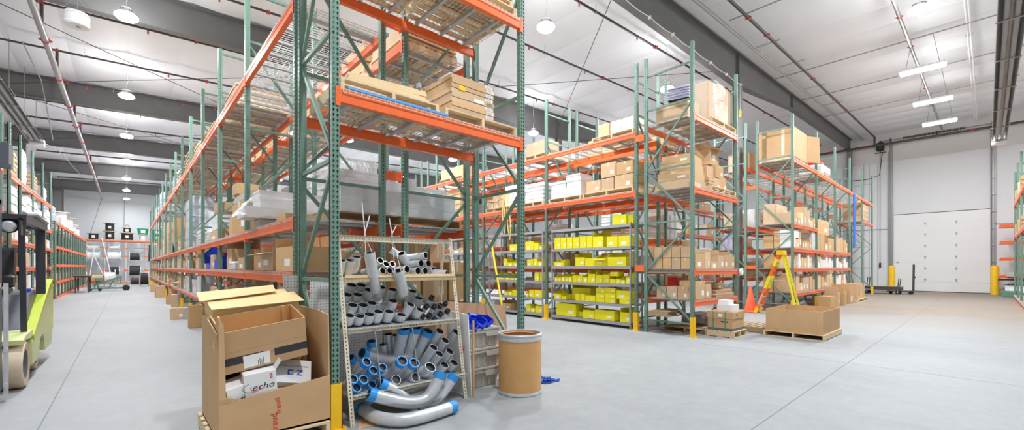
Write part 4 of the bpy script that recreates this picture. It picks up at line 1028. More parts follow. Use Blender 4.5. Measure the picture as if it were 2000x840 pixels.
# two conduits tied to the top rail with twine
def hung(zx, zy, zx2, zy2, r, label, dY=-.09):
    px, py = PT(zx, zy); z = 1.7
    for _ in range(3): p = PY(px, py, fy(z) + dY); z = p.z
    qx, qy = PT(zx2, zy2); q = PY(qx, qy, p.y + .06)
    c = thing('conduit_elbow', label, 'conduit', tuple(p), 0, None)
    b = MB(); m_ = (p + q) / 2; d = (q - p).normalized(); pts = [p, p + d * .12, m_ + d * .06]; pts += arc(pts[-1], d, (.35, .5, -.75), .35, 5)[1:]
    pts.append(pts[-1] + Vector((.35, .5, -.75)).normalized() * .05)
    b.tube([x_ - p for x_ in pts], r, 16, 0, True, .88, 1, .1); b.build('tube', CM, c, True)
    return p
p1 = hung(180, 74, 205, 225, .06, 'large grey conduit tied to the top rail, left of the middle')
p2 = hung(305, 152, 322, 225, .06, 'grey conduit tied to the top rail, right of the middle')
for p, lab, up in ((p1, 'white twine holding the large left conduit to the top rail', .35), (p2, 'white twine holding the right conduit to the top rail', .2)):
    b = MB(); zt = ZT + .0; b.tube([p + Vector((-.04, .0, -.02)), (p.x - .0, fy(zt) - .012, zt - .02), p + Vector((.04, 0, -.02))], .005, 6); b.tube([(p.x - .005, fy(zt) - .02, zt - .1), (p.x, fy(zt) - .012, zt + .02), (p.x - .03, fy(zt), zt + up)], .007, 6); b.tube([(p.x, fy(zt) - .012, zt + .02), (p.x + .06, fy(zt), zt + up * .6)], .007, 6)
    tag(b.build('twine', M['cablewhite']), lab, 'twine')
# black-capped nipples
g = 'black-threaded nipples on the middle shelf'
rowset([(452, 265), (430, 302), (463, 303), (488, 300), (511, 290), (520, 322), (414, 344), (442, 342), (463, 358), (490, 335)], .12, .031, lambda i: (.2, -.6, .75), 'small conduit with black threads, right of middle shelf', g, zf=.965, L0=.24, bend=False, cap=3)
# lower shelf: blue-capped and grey
g = 'blue-capped conduits on the lower shelf'
rowset([(330, 400), (382, 396), (434, 414)], .1, .063, lambda i: ((-.05, -.48, .86), (.02, -.48, .86), (.15, -.48, .85))[i], 'large upright conduit with a blue cap, lower shelf', g, zf=.3, L0=.36, rad=.16, L1=.1, cap=2, back=(-.4, .8, -.35))
rowset([(322, 542), (374, 550)], .0, .06, lambda i: ((.05, -.75, .62), (.12, -.72, .65))[i], 'blue-capped conduit low in the middle of the lower shelf', g, L0=.22, rad=.2, L1=.06, cap=2, back=(-.6, .75, -.25))
rowset([(110, 620), (125, 658), (155, 622), (168, 546), (197, 583), (237, 570)], .04, .048, lambda i: (.18, -.75, .55), 'blue-capped conduit at the left of the lower shelf', g, zf=.3, L0=.2, bend=False, cap=2)
rowset([(192, 645), (235, 625)], .1, .045, (.2, -.7, .6), 'blue-capped conduit behind the lower-left cluster', g, zf=.3, L0=.14, bend=False, cap=2)
rowset([(190, 458), (98, 530)], .3, .052, lambda i: ((-.1, -.2, .95), (-.6, -.25, .75))[i], 'conduit with its blue cap seen from the side, lower shelf', g, L0=.2, rad=.15, L1=.05, cap=2, back=(.4, .6, -.7))
rowset([(150, 508)], .22, .056, (-.85, -.3, .35), 'blue-capped elbow lying behind the lower-left cluster', g, L0=.3, rad=.4, L1=.14, cap=2, back=(.9, -.1, .1))
g = 'grey conduits on the lower shelf'
rowset([(458, 483), (483, 512), (508, 453), (485, 413), (528, 500), (556, 416), (505, 558), (547, 550)], .08, .056, lambda i: (.18, -.62, .75), 'grey conduit at the right of the lower shelf', g, zf=.3, L0=.26, rad=.2, L1=.05, back=(-.3, .9, -.1))
rowset([(444, 568)], .0, .07, (.12, -.65, .72), 'wide grey conduit mouth low on the lower shelf', g, zf=.3, L0=.2, rad=.15, L1=.05, back=(-.3, .9, -.1))
rowset([(297, 622), (380, 612)], .02, .056, (.1, -.85, .5), 'dark-mouthed grey conduit resting on the lower rail', g, zf=.3, L0=.2, bend=False)
rowset([(262, 425), (285, 430), (240, 470)], .42, .055, (-.1, -.1, .98), 'shiny grey elbow at the back of the lower shelf', g, L0=.2, rad=.2, L1=.05, back=(.3, .2, -.9))
# big sweeps in front
def sweep(pts, r, label, caps=(True, False)):
    P = [Vector(p) for p in pts]
    # Catmull-Rom smoothing
    Q = []
    for i in range(len(P) - 1):
        a = P[max(0, i - 1)]; b_, c_ = P[i], P[i + 1]; d_ = P[min(len(P) - 1, i + 2)]
        for k in range(6):
            s = k / 6; Q.append(.5 * ((2 * b_) + (c_ - a) * s + (2 * a - 5 * b_ + 4 * c_ - d_) * s * s + (3 * b_ - a - 3 * c_ + d_) * s ** 3))
    Q.append(P[-1]); o = P[0]
    c = thing('conduit_sweep', label, 'conduit', tuple(o), 0, 'big blue-capped sweeps in front of the conduit rack')
    b = MB(); b.tube([q - o for q in Q], r, 20, 0, True, .88, 1, .12); b.build('tube', CM, c, True)
    for f_, (e, n_) in zip(caps, ((0, 1), (-1, -2))):
        if f_:
            d = (Q[e] - Q[n_]).normalized(); cb = MB(); cb.tube([Q[e] - o + d * .006, Q[e] - o - d * .07], r * 1.07, 20, 2, True, .8, 1, .03); cb.build('thread_protector', CM, c, True)
    return c
def W2(zx, zy, Y): px, py = PT(zx, zy); return PY(px, py, Y)
sweep([W2(178, 685, 4.25), W2(250, 704, 4.21), W2(350, 722, 4.17), W2(425, 705, 4.15), W2(470, 640, 4.15), W2(490, 592, 4.15)], .066, 'big blue-capped sweep curving up across the front of the conduit rack', (True, True))
sweep([W2(548, 602, 4.2), W2(510, 660, 4.22), W2(470, 705, 4.22), W2(400, 738, 4.32)], .062, 'blue-capped sweep leaning against the right leg of the conduit rack', (True, False))
sweep([PZ(*PT(148, 748), .075), PZ(*PT(215, 786), .073), PZ(*PT(330, 797), .073), PZ(*PT(450, 770), .073), PZ(*PT(545, 738), .075)], .066, 'big sweep lying on the floor before the conduit rack, blue caps at both ends', (True, True))
sweep([W2(228, 640, 4.36), W2(290, 670, 4.34), W2(345, 712, 4.34), W2(375, 745, 4.4)], .058, 'blue-capped sweep between the lower rail and the big curved one', (True, False))
sweep([W2(330, 700, 4.42), W2(375, 690, 4.44), W2(415, 678, 4.46)], .04, 'short pale conduit lying on the floor behind the curved sweeps', (False, False))
b = MB(); b.slab(PZ(700, 838, .004), PZ(745, 828, .004), PZ(760, 800, .004), PZ(706, 800, .004), .003); tag(b.build('cardboard_sheet', M['kraft']), 'torn cardboard sheet on the floor under the big sweeps', 'cardboard')

# white board, cardboard sheet, grey totes, blue bins, drum, mop
t = thing('display_board', 'white board standing on edge at the right end of the conduit rack', 'board', (0, 0, 0))
b = MB(); b.slab((3.195, 4.28, 0.004), (3.235, 4.9, 0.004), (3.235, 4.9, 1.03), (3.195, 4.36, 1.02), .012); b.build('panel', M['white'], t)
b = MB(); b.box(3.19, 3.215, 4.262, 4.28, .004, .95); b.build('edge_strip', M['kraft'], t)
b = MB(); b.tube([(3.17, 4.42, .62), (3.15, 4.44, .5), (3.165, 4.42, .35), (3.17, 4.5, .3)], .006, 6); tag(b.build('red_cable', M['red']), 'short red cable hanging beside the white board', 'cable')
t = thing('cardboard_sheet', 'torn brown cardboard sheet leaning behind the grey totes', 'cardboard', (0, 0, 0))
b = MB(); y = 5.16
b.slab((3.3, y - .06, .004), (4.55, y - .06, .004), (4.55, y + .05, 1.0), (3.3, y + .05, 1.13), .006); o = b.build('sheet', mat('brown_sheet_board', (186, 146, 116), .8, noise=.06, nscale=3), t)
b = MB(); b.slab((4.0, y - .013, .70), (4.08, y - .013, .70), (4.06, y, .86), (4.03, y, .84), .002); b.slab((4.07, y - .013, .70), (4.13, y - .013, .7), (4.11, y, .80), (4.09, y, .79), .002); b.build('torn_patch', mat('torn_paper', (196, 186, 178), .9), t)
def tote(x, y, z, label, up=False, rz_=0):
    t = thing('plastic_tote', label, 'tote', (x, y, z), rz_, 'grey totes stacked by the drum')
    w, d, h = .56, .40, .26
    b = MB(); tp = .035
    vs = [(-w / 2 + tp, -d / 2 + tp, 0), (w / 2 - tp, -d / 2 + tp, 0), (w / 2 - tp, d / 2 - tp, 0), (-w / 2 + tp, d / 2 - tp, 0), (-w / 2, -d / 2, h), (w / 2, -d / 2, h), (w / 2, d / 2, h), (-w / 2, d / 2, h)]
    if up: vs = [(v[0], v[1], h - v[2]) for v in vs]
    fs = [(3, 2, 1, 0), (4, 5, 6, 7), (0, 1, 5, 4), (1, 2, 6, 5), (2, 3, 7, 6), (3, 0, 4, 7)]
    b.add(vs, fs if not up else [f[::-1] for f in fs])
    zr = h - .06 if not up else 0
    for i in range(5):
        xx = -w / 2 + .07 + i * (w - .14) / 4; b.box(xx - .006, xx + .006, -d / 2 + .004, -d / 2 + .03, .02, h - .02)
    b.build('tub', M['greyplastic'], t)
    b = MB(); b.box(-w / 2 - .015, w / 2 + .015, -d / 2 - .015, d / 2 + .015, zr, zr + .02); b.box(-w / 2 - .012, w / 2 + .012, -d / 2 - .012, d / 2 + .012, zr + .04, zr + .058)
    for i in range(16): xx = -w / 2 + .03 + i * (w - .06) / 15; b.box(xx - .004, xx + .004, -d / 2 - .014, -d / 2, zr + .02, zr + .04)
    b.build('rim', M['greyplastic'], t)
    b = MB(); b.prism([(.0, zr + .02), (w / 2 + .014, zr + .02), (w / 2 + .014, zr - .05), (.03, zr - .05)], -d / 2 - .022, -d / 2 - .012); b.build('lid_latch', M['greyplastic'], t)
TX, TY = 3.56, 4.72
tote(TX, TY, .004, 'lowest grey tote of the stack between board and drum')
tote(TX + .02, TY, .27, 'middle grey tote of the stack between board and drum')
tote(TX + .01, TY, .535, 'topmost grey tote of the stack, under the blue bins')
def bluebin(x, y, z, rx, ry, rz_, label):
    t = thing('blue_bin', label, 'bin', (x, y, z), 0, 'blue bins tumbled on the totes', (rx, ry, rz_))
    w, d, h, q = .15, .24, .11, .004
    b = MB(); b.box(-w / 2, w / 2, -d / 2, d / 2, 0, q); b.box(-w / 2, w / 2, d / 2 - q, d / 2, q, h)
    for x0 in (-w / 2, w / 2 - q): b.prism([(-d / 2, q), (d / 2 - q, q), (d / 2 - q, h), (-d / 2 + .07, h), (-d / 2, .05)], x0, x0 + q, 'yz')
    b.box(-w / 2, w / 2, -d / 2, -d / 2 + q, q, .05); b.build('shell', M['bluebin'], t)
    b = MB(); b.box(-w / 2 - .004, w / 2 + .004, d / 2 - .006, d / 2 + .006, h - .006, h + .004); b.box(-w / 2 - .004, w / 2 + .004, -d / 2 - .006, -d / 2 + .004, .046, .054); b.build('rim', M['bluebin'], t)
ZB = .80
for i, a in enumerate(((3.40, 4.62, ZB + .005, R(10), R(-20), R(30)), (3.44, 4.80, ZB + .03, R(-8), R(24), R(80)), (3.55, 4.63, ZB + .02, R(4), R(-28), R(20)), (3.68, 4.66, ZB + .02, R(0), R(-24), R(15)), (3.60, 4.82, ZB + .03, R(12), R(26), R(110)), (3.36, 4.8, ZB + .03, R(6), R(12), R(-30)))):
    bluebin(*a, f"blue bin tumbled on the grey totes, {['front left', 'behind the front left one', 'front middle', 'front right, nearest the drum', 'back middle', 'back left by the board'][i]}")
# fibre drum
t = thing('fibre_drum', 'open brown fibre drum with metal rims on the floor', 'drum', (3.80, 4.06, 0))
r = .277; H = .765
b = MB(); b.lathe([(r, .03), (r, H - .05), (r, H - .01), (r - .01, H - .008), (r - .01, .04), (0, .04)], seg=48); b.build('shell', M['drum'], t, True)
b = MB(); b.lathe([(0, 0.004), (r - .01, .003), (r + .008, .006), (r + .01, .02), (r + .004, .032), (r + .001, .045)], seg=48); b.build('bottom_rim', M['galv'], t, True)
b = MB(); b.lathe([(r + .002, H - .085), (r + .008, H - .078), (r + .008, H - .045), (r + .002, H - .04), (r + .01, H - .03), (r + .014, H - .01), (r + .006, H + .004), (r - .008, H + .004), (r - .014, H - .012)], seg=48); b.build('top_rim', M['galv'], t, True)
b = MB(); b.lathe([(r - .04, H - .03), (r - .011, H - .028), (r - .011, H - .05)], seg=48); b.build('inner_lip', M['kraftin'], t, True)
# mop head
t = thing('mop_head', 'blue string mop head lying on the floor right of the drum', 'mop', (4.42, 4.17, 0))
b = MB(); rr = random.Random(9)
for i in range(46):
    a = rr.uniform(-.7, .7); x0 = rr.uniform(-.16, .0); y0 = rr.uniform(-.09, .09); L = rr.uniform(.1, .26)
    pts = [(x0 + L * k / 4 * math.cos(a) + rr.uniform(-.008, .008), y0 + L * k / 4 * math.sin(a) + rr.uniform(-.012, .012), max(.009, .05 * (1 - k / 4) * rr.uniform(.2, 1.3))) for k in range(5)]
    b.tube(pts, .009, 5)
b.build('yarn', M['bluecloth'], t, True)
b = MB(); b.bbox(-.2, -.05, -.05, .05, .002, .05, .02); b.build('mop_band', M['strapblue'], t)
# ------------------------------------------------------------------ goods on the racks
DZ = .019
def P2(px0, px1, X): return onX(px0, X), onX(px1, X)
# --- corner rack, level one: two pallets, timber panels, flat cartons, blue board
ZA = 3.40 + DZ
pallet('wooden pallet of pale panels on the corner rack, left half of the lower high shelf', 2.19, 4.87, ZA, 0, 'wood', 1.16, 1.0)
pallet('wooden pallet of flat cartons on the corner rack, right half of the lower high shelf', 3.44, 4.87, ZA, 0, 'wood', 1.16, 1.0)
b = MB(); b.box(1.66, 2.86, 4.31, 4.33, ZA + .0, ZA + .026); tag(b.build('blue_board', M['bluepanel']), 'thin blue board lying along the front of the corner rack shelf', 'board')
for i in range(5):
    z = ZA + .132 + i * .036
    w_, d_ = .45, .42
    b = MB(); b.box(-w_, w_, -d_, d_, 0, .014); b.box(-w_, w_, -d_, -d_ + .05, .014, .034); b.box(-w_, w_, d_ - .05, d_, .014, .034); b.box(-w_, -w_ + .06, -d_ + .05, d_ - .05, .014, .034); b.box(w_ - .06, w_, -d_ + .05, d_ - .05, .014, .034)
    tag(b.build('plywood_sheet', M['plywood'], loc=(2.27 + (.0, .02, -.02, .01, .0)[i], 4.93 + .012 * i, z), rot=(0, 0, R((-3, -5, -4, -7, -6)[i]))), f"pale framed panel on the left pallet of the corner rack, {ORD[i]} from the bottom", 'panel', 'pale panels on the corner rack')
b = MB(); b.bbox(2.56, 2.62, 4.50, 4.56, ZA + .31, ZA + .40, .02); tag(b.build('grey_bracket', M['steel']), 'small grey bracket on top of the pale panels of the corner rack', 'bracket')
for i in range(9):
    z = ZA + .134 + i * .058; dx = (i * 7 % 5 - 2) * .003
    b = MB(); b.box(3.05 + dx, 3.74 + dx, 4.52 - dx, 5.3, z, z + .054)
    b.box(3.60 + dx, 3.72 + dx, 4.518 - dx, 4.52 - dx, z + .006, z + .05, 1) if i != 4 else b.box(3.40 + dx, 3.56 + dx, 4.518 - dx, 4.52 - dx, z + .006, z + .05, 1)
    if i == 6: b.box(3.16, 3.26, 4.516 - dx, 4.52 - dx, z - .01, z + .05, 2)
    for k in range(3): b.box(3.61 + dx, 3.70 + dx, 4.517 - dx, 4.518 - dx, z + .012 + k * .013, z + .016 + k * .013, 3)
    tag(b.build('flat_carton', [M['card'], M['label'], M['guard'], M['inkgrey']]), f"flat brown carton with paper labels on the corner rack, {ORD[i]} from the bottom", 'carton', 'flat cartons on the corner rack')
b = MB(); b.slab((3.0, 4.4, ZA + .133), (4.05, 4.4, ZA + .133), (4.08, 5.3, ZA + .135), (3.0, 5.3, ZA + .133), .003); b.slab((3.75, 4.40, ZA + .14), (4.06, 4.40, ZA + .133), (4.06, 5.3, ZA + .133), (3.75, 5.3, ZA + .18), .003)
tag(b.build('cardboard_sheet', M['kraft']), 'curling cardboard sheet under the flat cartons on the corner rack', 'cardboard')
# level two: two timber pallets
ZB2 = 5.05 + DZ
for x, w in ((2.19, 'left'), (3.44, 'right')):
    pallet(f"old wooden pallet on the highest shelf of the corner rack, {w} of two", x, 4.87, ZB2, 0, 'wood', 1.16, 1.0)
    for i in range(3):
        b = MB(); z = ZB2 + .134 + i * .10
        for k in range(6): b.box(x - .55, x + .55, 4.40 + k * .16, 4.53 + k * .16, z + .07, z + .09)
        for xx in (-.5, 0, .5): b.box(x + xx - .02, x + xx + .02, 4.38, 5.33, z, z + .07)
        tag(b.build('timber_crate_base', M['wood']), f"timber crate base on the highest corner-rack shelf, {w} stack, {ORD[i]} up", 'timber', 'timber bases on the corner rack')
# --- pale grey metal troughs behind the corner rack
ZC = 2.215 + DZ
def trough(x0, x1, y0, y1, z0, z1, label, lab=None):
    t = thing('metal_trough', label, 'metal box', ((x0 + x1) / 2, (y0 + y1) / 2, z0), 0, 'pale grey metal boxes behind the corner rack')
    w, d, h = x1 - x0, y1 - y0, z1 - z0
    b = MB(); b.bbox(-w / 2, w / 2, -d / 2, d / 2, 0, h, .004); b.build('body', M['whitebox'], t)
    b = MB(); b.box(-w / 2 - .004, w / 2 + .004, -d / 2 - .005, d / 2 + .005, h - .03, h + .002); b.build('lid', M['whitebox'], t)
    return t
pallet('weathered pallet under the pale grey metal boxes behind the corner rack', 3.05, 6.28, ZC, 0, 'woodold', 2.15, .9, cat='pallet', h=.14)
zz = ZC + .142
trough(2.17, 4.08, 5.90, 6.5, zz, zz + .17, 'lowest pale grey metal box on the weathered pallet behind the corner rack')
trough(2.17, 4.05, 5.90, 6.5, zz + .172, zz + .36, 'second pale grey metal box on the weathered pallet, above the lowest')
trough(2.10, 4.06, 6.2, 6.6, zz + .362, zz + .54, 'third pale grey metal box, set back on top of the weathered pallet stack')
trough(2.12, 3.5, 6.22, 6.6, zz + .542, zz + .66, 'topmost pale grey metal box of the stack behind the corner rack')
trough(1.33, 2.66, 7.55, 8.1, 2.38, 2.55, 'lowest metal box of the plastic-covered stack on the left-aisle rack')
trough(1.55, 2.6, 7.6, 8.1, 2.552, 2.70, 'middle metal box of the plastic-covered stack on the left-aisle rack')
trough(1.55, 2.6, 7.65, 8.1, 2.702, 2.83, 'topmost metal box of the plastic-covered stack on the left-aisle rack')
def film(name, label, x0, x1, y0, y1, zt, drop, seed, m='wrapclear', amp=.05):
    rr = random.Random(seed); n, k = 16, 12; b = MB()
    for i in range(n):
        for j in range(k):
            u, v = i / (n - 1), j / (k - 1)
            x = x0 + (x1 - x0) * u; y = y0 + (y1 - y0) * v
            e = max(0, (.25 - u) / .25, (.2 - v) / .2)
            b.v.append((x + rr.uniform(-.02, .02), y + rr.uniform(-.02, .02), zt + amp * math.sin(7 * u + 3 * v) * .4 + rr.uniform(-amp, amp) * .5 - drop * e ** 1.2))
    for i in range(n - 1):
        for j in range(k - 1): b.f.append((i * k + j, (i + 1) * k + j, (i + 1) * k + j + 1, i * k + j + 1)); b.m.append(0)
    return tag(b.build(name, M[m], None, True), label, 'plastic film')
film('plastic_film', 'clear plastic film draped over the metal boxes on the left-aisle rack', 1.22, 2.4, 7.42, 8.15, 2.74, .36, 4)
film('plastic_film', 'crumpled clear film over the left end of the grey metal boxes behind the corner rack', 1.8, 2.3, 6.0, 6.6, 2.98, .3, 6, amp=.09)
film('plastic_film', 'scrap of clear film on the right end of the grey metal boxes', 3.5, 4.1, 6.0, 6.5, 2.83, .12, 8, amp=.09)
carton(1.95, 7.0, ZC, .5, .5, .16, 0, 'open', 'card', 'open brown carton under the plastic-covered boxes, left-aisle rack first bay')
carton(1.75, 7.85, ZC, .4, .4, .14, R(-90), 'closed', 'grey', 'flat grey case beneath the plastic-covered boxes, left-aisle rack', name='grey_case', cat='case')

# --- left-aisle rack shelves, near bays placed one by one
XF = 1.50
B = lambda k: 5.62 + S1 * k + (.16 if k >= 8 else 0)
LNAME = {2.215: 'shoulder-high shelf', 1.545: 'waist-high shelf', .78: 'low shelf'}
def la(k, z, items):
    return shelf_row('-X', XF + .02, z + DZ, items, f"{LNAME[z]}, {ORD[k]} bay, left-aisle rack", f"goods on the {LNAME[z]} of the left-aisle rack, {ORD[k]} bay")
def px_items(X, z, L):
    """L: (px0, px1, height, depth, kind, colour, setback, lift)"""
    out = []
    for p0, p1, h, d, kd, cl, sb, lf in L:
        ya_, yb_ = onX(p0, X), onX(p1, X); out.append((min(ya_, yb_), max(ya_, yb_), h, d, kd, cl, sb, lf))
    return out
# waist-high shelf z 1.545, first and second bays
la(0, 1.545, px_items(1.52, 1.56, [(568, 535, .33, .5, 'open_up', 'card', .02, 0), (533, 509, .26, .5, 'open_flaps', 'card', .0, 0), (507, 492, .24, .4, 'open_up', 'card', .03, 0)]))
la(1, 1.545, px_items(1.52, 1.56, [(480, 462, .22, .4, 'open_label', 'card', .02, 0), (459, 447, .16, .4, 'wrapped', 'wrap', .0, 0), (447, 437.5, .42, .5, 'open_up', 'card', .05, 0)]))
la(2, 1.545, px_items(1.52, 1.56, [(425, 419, .36, .4, 'bin', 'blue', .0, 0), (418, 411, .34, .4, 'closed_label', 'card', .0, 0), (410, 403, .42, .4, 'bin', 'red', .1, 0), (409, 403, .22, .3, 'bin', 'blue', .0, 0.0), (402, 399, .14, .3, 'closed', 'card', .0, 0)]))
la(3, 1.545, px_items(1.52, 1.56, [(394, 389, .6, .4, 'bin', 'blue', .05, 0), (388, 384, .3, .4, 'closed', 'card', .0, 0), (383, 378, .42, .4, 'open_up', 'card', .02, 0)]))
# shoulder-high shelf
la(1, 2.215, px_items(1.52, 2.23, [(474, 447, .62, .6, 'closed_label', 'card', .06, 0), (446, 436, .40, .5, 'closed', 'card', .1, 0), (472, 446, .14, .4, 'closed', 'grey', .1, .63)]))
la(2, 2.215, px_items(1.52, 2.23, [(426, 408, .24, .4, 'open_label', 'card', .02, 0), (424, 412, .16, .4, 'closed_label', 'white', .02, .25), (407, 400, .3, .4, 'wrapped', 'wrap', .0, 0)]))
carton(1.78, onX(431, 1.6), 2.86, 1.0, .5, .22, -math.pi / 2, 'open', 'card', 'long brown carton laid across the cartons, shoulder-high shelf, second bay, left-aisle rack')
carton(1.85, onX(452, 1.6), 3.1, .5, .4, .22, -math.pi / 2, 'closed', 'card', 'brown carton high above the stacked ones, second bay, left-aisle rack')
la(3, 2.215, px_items(1.52, 2.23, [(393, 383, .42, .5, 'wrapped', 'wrap', .0, 0)]))
la(4, 2.215, px_items(1.52, 2.23, [(370, 357, 1.75, .6, 'wrapped', 'bluewrap', .08, 0)]))
carton(2.0, B(3) + 1.0, 2.23, .9, .7, 1.0, -math.pi / 2, 'wrapped', 'wrap', 'clear-wrapped pallet load, shoulder-high shelf, fourth bay, left-aisle rack', cat='wrapped load')
la(5, 2.215, px_items(1.52, 2.23, [(351, 347, .3, .3, 'open_up', 'card', 0, 0), (346, 336, .5, .5, 'closed', 'card', 0, 0)]))
la(6, 2.215, [(B(6) + .2, B(6) + 1.0, 1.1, .5, 'open_up', 'card', 0, 0), (B(6) + 1.1, B(6) + 1.9, .9, .5, 'open', 'card', 0, 0)])
la(7, 2.215, [(B(7) + .2, B(7) + 1.1, 1.2, .5, 'wrapped', 'card', 0, 0), (B(7) + 1.3, B(7) + 2.2, 1.6, .5, 'closed', 'card', 0, 0)])
la(8, 2.215, [(B(8) + .2, B(8) + 1.4, 1.8, .6, 'closed', 'card', 0, 0), (B(8) + 1.6, B(8) + 2.6, .9, .5, 'wrapped', 'wrap', 0, 0)])
r = random.Random(21)
for k in range(9, 14): la(k, 2.215, autofill(B(k) + .15, B(k) + 2.7, 1.4, r, .5, .9, ('closed', 'wrapped', 'open'), ('card', 'card', 'wrap'), .4, dep=.6))
# low shelf
la(0, .78, [(B(0) + .3, B(0) + 1.2, .34, .5, 'open', 'card', .02, 0), (B(0) + 1.3, B(0) + 1.75, .26, .4, 'open_up', 'card', .02, 0), (B(0) + 1.8, B(0) + 2.3, .3, .4, 'closed_label', 'card', 0, 0), (B(0) + 2.35, B(0) + 2.75, .2, .4, 'open', 'card', 0, 0)])
la(1, .78, px_items(1.52, .795, [(483, 466, .26, .4, 'open_up', 'card', .02, 0), (465, 452, .34, .5, 'open_flaps', 'card', .02, 0), (450, 443, .2, .4, 'bin', 'card', .0, 0), (441, 434, .4, .4, 'closed', 'card', .04, 0)]))
la(2, .78, px_items(1.52, .795, [(425, 420, .3, .3, 'closed', 'card', 0, 0), (419, 411, .34, .4, 'closed_label', 'card', 0, 0), (410, 405, .2, .3, 'bin', 'card', 0, 0), (404, 399, .22, .3, 'bin', 'blue', 0, 0)]))
la(3, .78, px_items(1.52, .795, [(395, 388, .58, .3, 'closed', 'galv', 0, 0), (387, 385.5, .6, .3, 'closed', 'white', 0, 0), (383, 375, .42, .3, 'lidded', 'galv', 0, 0)]))
la(4, .78, px_items(1.52, .795, [(371.5, 369, .56, .3, 'closed', 'galv', 0, 0), (368, 362, .5, .3, 'lidded', 'galv', 0, 0), (361, 358, .4, .3, 'open_up', 'card', 0, 0)]))
for k in range(5, 14):
    la(k, .78, autofill(B(k) + .15, B(k) + 2.7, .58, r, .25, .55, cols=('card', 'card', 'card', 'pale'), hmin=.2, dep=.5))
for k in range(4, 14):
    la(k, 1.545, autofill(B(k) + .15, B(k) + 2.7, .5, r, .25, .55, cols=('card', 'card', 'galv', 'pale'), hmin=.2, dep=.5))
# top of the left-aisle rack: pallets of flat goods
ZT2 = 4.88 + DZ
for k in range(1, 8):
    for q, off in enumerate((.72, 2.1)):
        if k == 1 and q == 0: continue
        y = B(k) + off
        pallet(f"pallet on the top shelf of the left-aisle rack, {ORD[k]} bay, {('nearer', 'farther')[q]} of two", 2.08, y, ZT2, R(90), 'wood', 1.16, 1.0)
        h = (.1, .22, .16, .3, .62, .5, .7, .4)[k] + .06 * q
        carton(2.08, y, ZT2 + .132, 1.1, .95, h, -math.pi / 2, 'stackflat' if k < 4 else 'wrapped', 'card' if k != 6 else 'wrap', f"{'flat stack' if k < 4 else 'wrapped load'} on the top shelf, left-aisle rack, {ORD[k]} bay, {('nearer', 'farther')[q]} pallet", cat='pallet load')
carton(1.9, B(9) + 1.2, ZT2, 1.6, .8, 1.1, -math.pi / 2, 'wrapped', 'bluewrap', 'blue and white wrapped load standing high at the far end of the left-aisle rack', cat='wrapped load')
carton(1.9, B(11) + 1.2, ZT2, 1.6, .8, .8, -math.pi / 2, 'wrapped', 'wrap', 'clear-wrapped load high at the far end of the left-aisle rack', cat='wrapped load')
# floor below and in front of the left-aisle rack
def floorbox(px, py, w, d, h, rz_, kind, col, label, **kw):
    p = PZ(px, py, 0); return carton(p.x - .1, p.y + d / 2, .002, w, d, h, rz_, kind, col, label, **kw)
floorbox(355, 623, .36, .34, .34, R(-4), 'closed_label', 'card', 'brown carton with a white label, standing out on the left-aisle floor')
floorbox(378, 622, .34, .4, .34, R(4), 'closed', 'grey', 'grey case on the floor beside the labelled carton, left-aisle rack', name='grey_case', cat='case')
pallet('low pallet on the floor beneath the left-aisle rack, by the labelled carton', 1.98, 13.1, 0, 0, 'woodold', 1.0, .8)
carton(1.92, 13.1, .132, .4, .4, .12, 0, 'open', 'card', 'shallow open carton on the low floor pallet, left-aisle rack')
for i, (px, py, w, h, kd) in enumerate(((352, 600, .34, .5, 'closed'), (344, 590, .3, .62, 'open_up'), (340, 594, .3, .36, 'open'), (337, 580, .34, .8, 'open_up'), (332, 578, .34, .62, 'closed'))):
    floorbox(px, py, w, .4, h, R(-6 + 4 * i), kd, 'card', f"brown carton on the left-aisle floor beyond the labelled one, {ORD[i]} onward", group='cartons on the left-aisle floor')
for i, (px, py, w, h) in enumerate(((327, 581, .7, .95), (322, 580, .6, .95), (309, 570, .6, .5))):
    floorbox(px, py, w, .5, h, 0, 'closed', 'card', f"large brown carton far down the left-aisle floor, {ORD[i]} from the right", group='large cartons far down the left aisle')
floorbox(401, 640, .3, .5, .6, R(-90), 'closed', 'card', 'tall brown carton on the floor just behind the big scrap box')

# --- inner runs behind the corner rack: pallet loads seen between the posts
r = random.Random(33)
MID = [(1, 2.215, 'wrap', 1.7), (2, 2.215, 'wrap', 1.5), (3, 2.215, 'card', 1.0), (4, 2.215, 'wrap', 1.2), (1, 1.05, 'card', .8), (2, 1.05, 'white', .8), (3, 1.05, 'card', .85), (4, 1.05, 'card', .8)]
for k, z, cl, h in MID:
    for q, off in enumerate((.74, 2.12)):
        y = B(k) + off; zn = {2.215: 'upper-middle', 1.05: 'lower-middle'}[z]
        pallet(f"pallet on the {zn} shelf of the middle-aisle rack, {ORD[k]} bay, {('nearer', 'farther')[q]} of two", 3.53, y, z + DZ, R(90), 'wood', 1.1, 1.0)
        carton(3.53, y, z + DZ + .132, 1.0, .95, h * (.9 + .12 * q), math.pi / 2, 'wrapped' if cl == 'wrap' else 'closed_label', cl, f"{CNAME[cl]} load on the {zn} shelf, middle-aisle rack, {ORD[k]} bay, {('nearer', 'farther')[q]} pallet", cat='pallet load')
for k in range(0, 6):
    for q, off in enumerate((.74, 2.12)):
        y = B(k) + off
        pallet(f"pallet on the top shelf of the middle-aisle rack, {ORD[k]} bay, {('nearer', 'farther')[q]} of two", 3.53, y, ZT2, R(90), 'wood', 1.1, 1.0)
        carton(3.53, y, ZT2 + .132, 1.05, .95, (.2, .5, .3)[(k + q) % 3], math.pi / 2, 'stackflat', 'card', f"flat stack on the top shelf, middle-aisle rack, {ORD[k]} bay, {('nearer', 'farther')[q]} pallet", cat='pallet load')
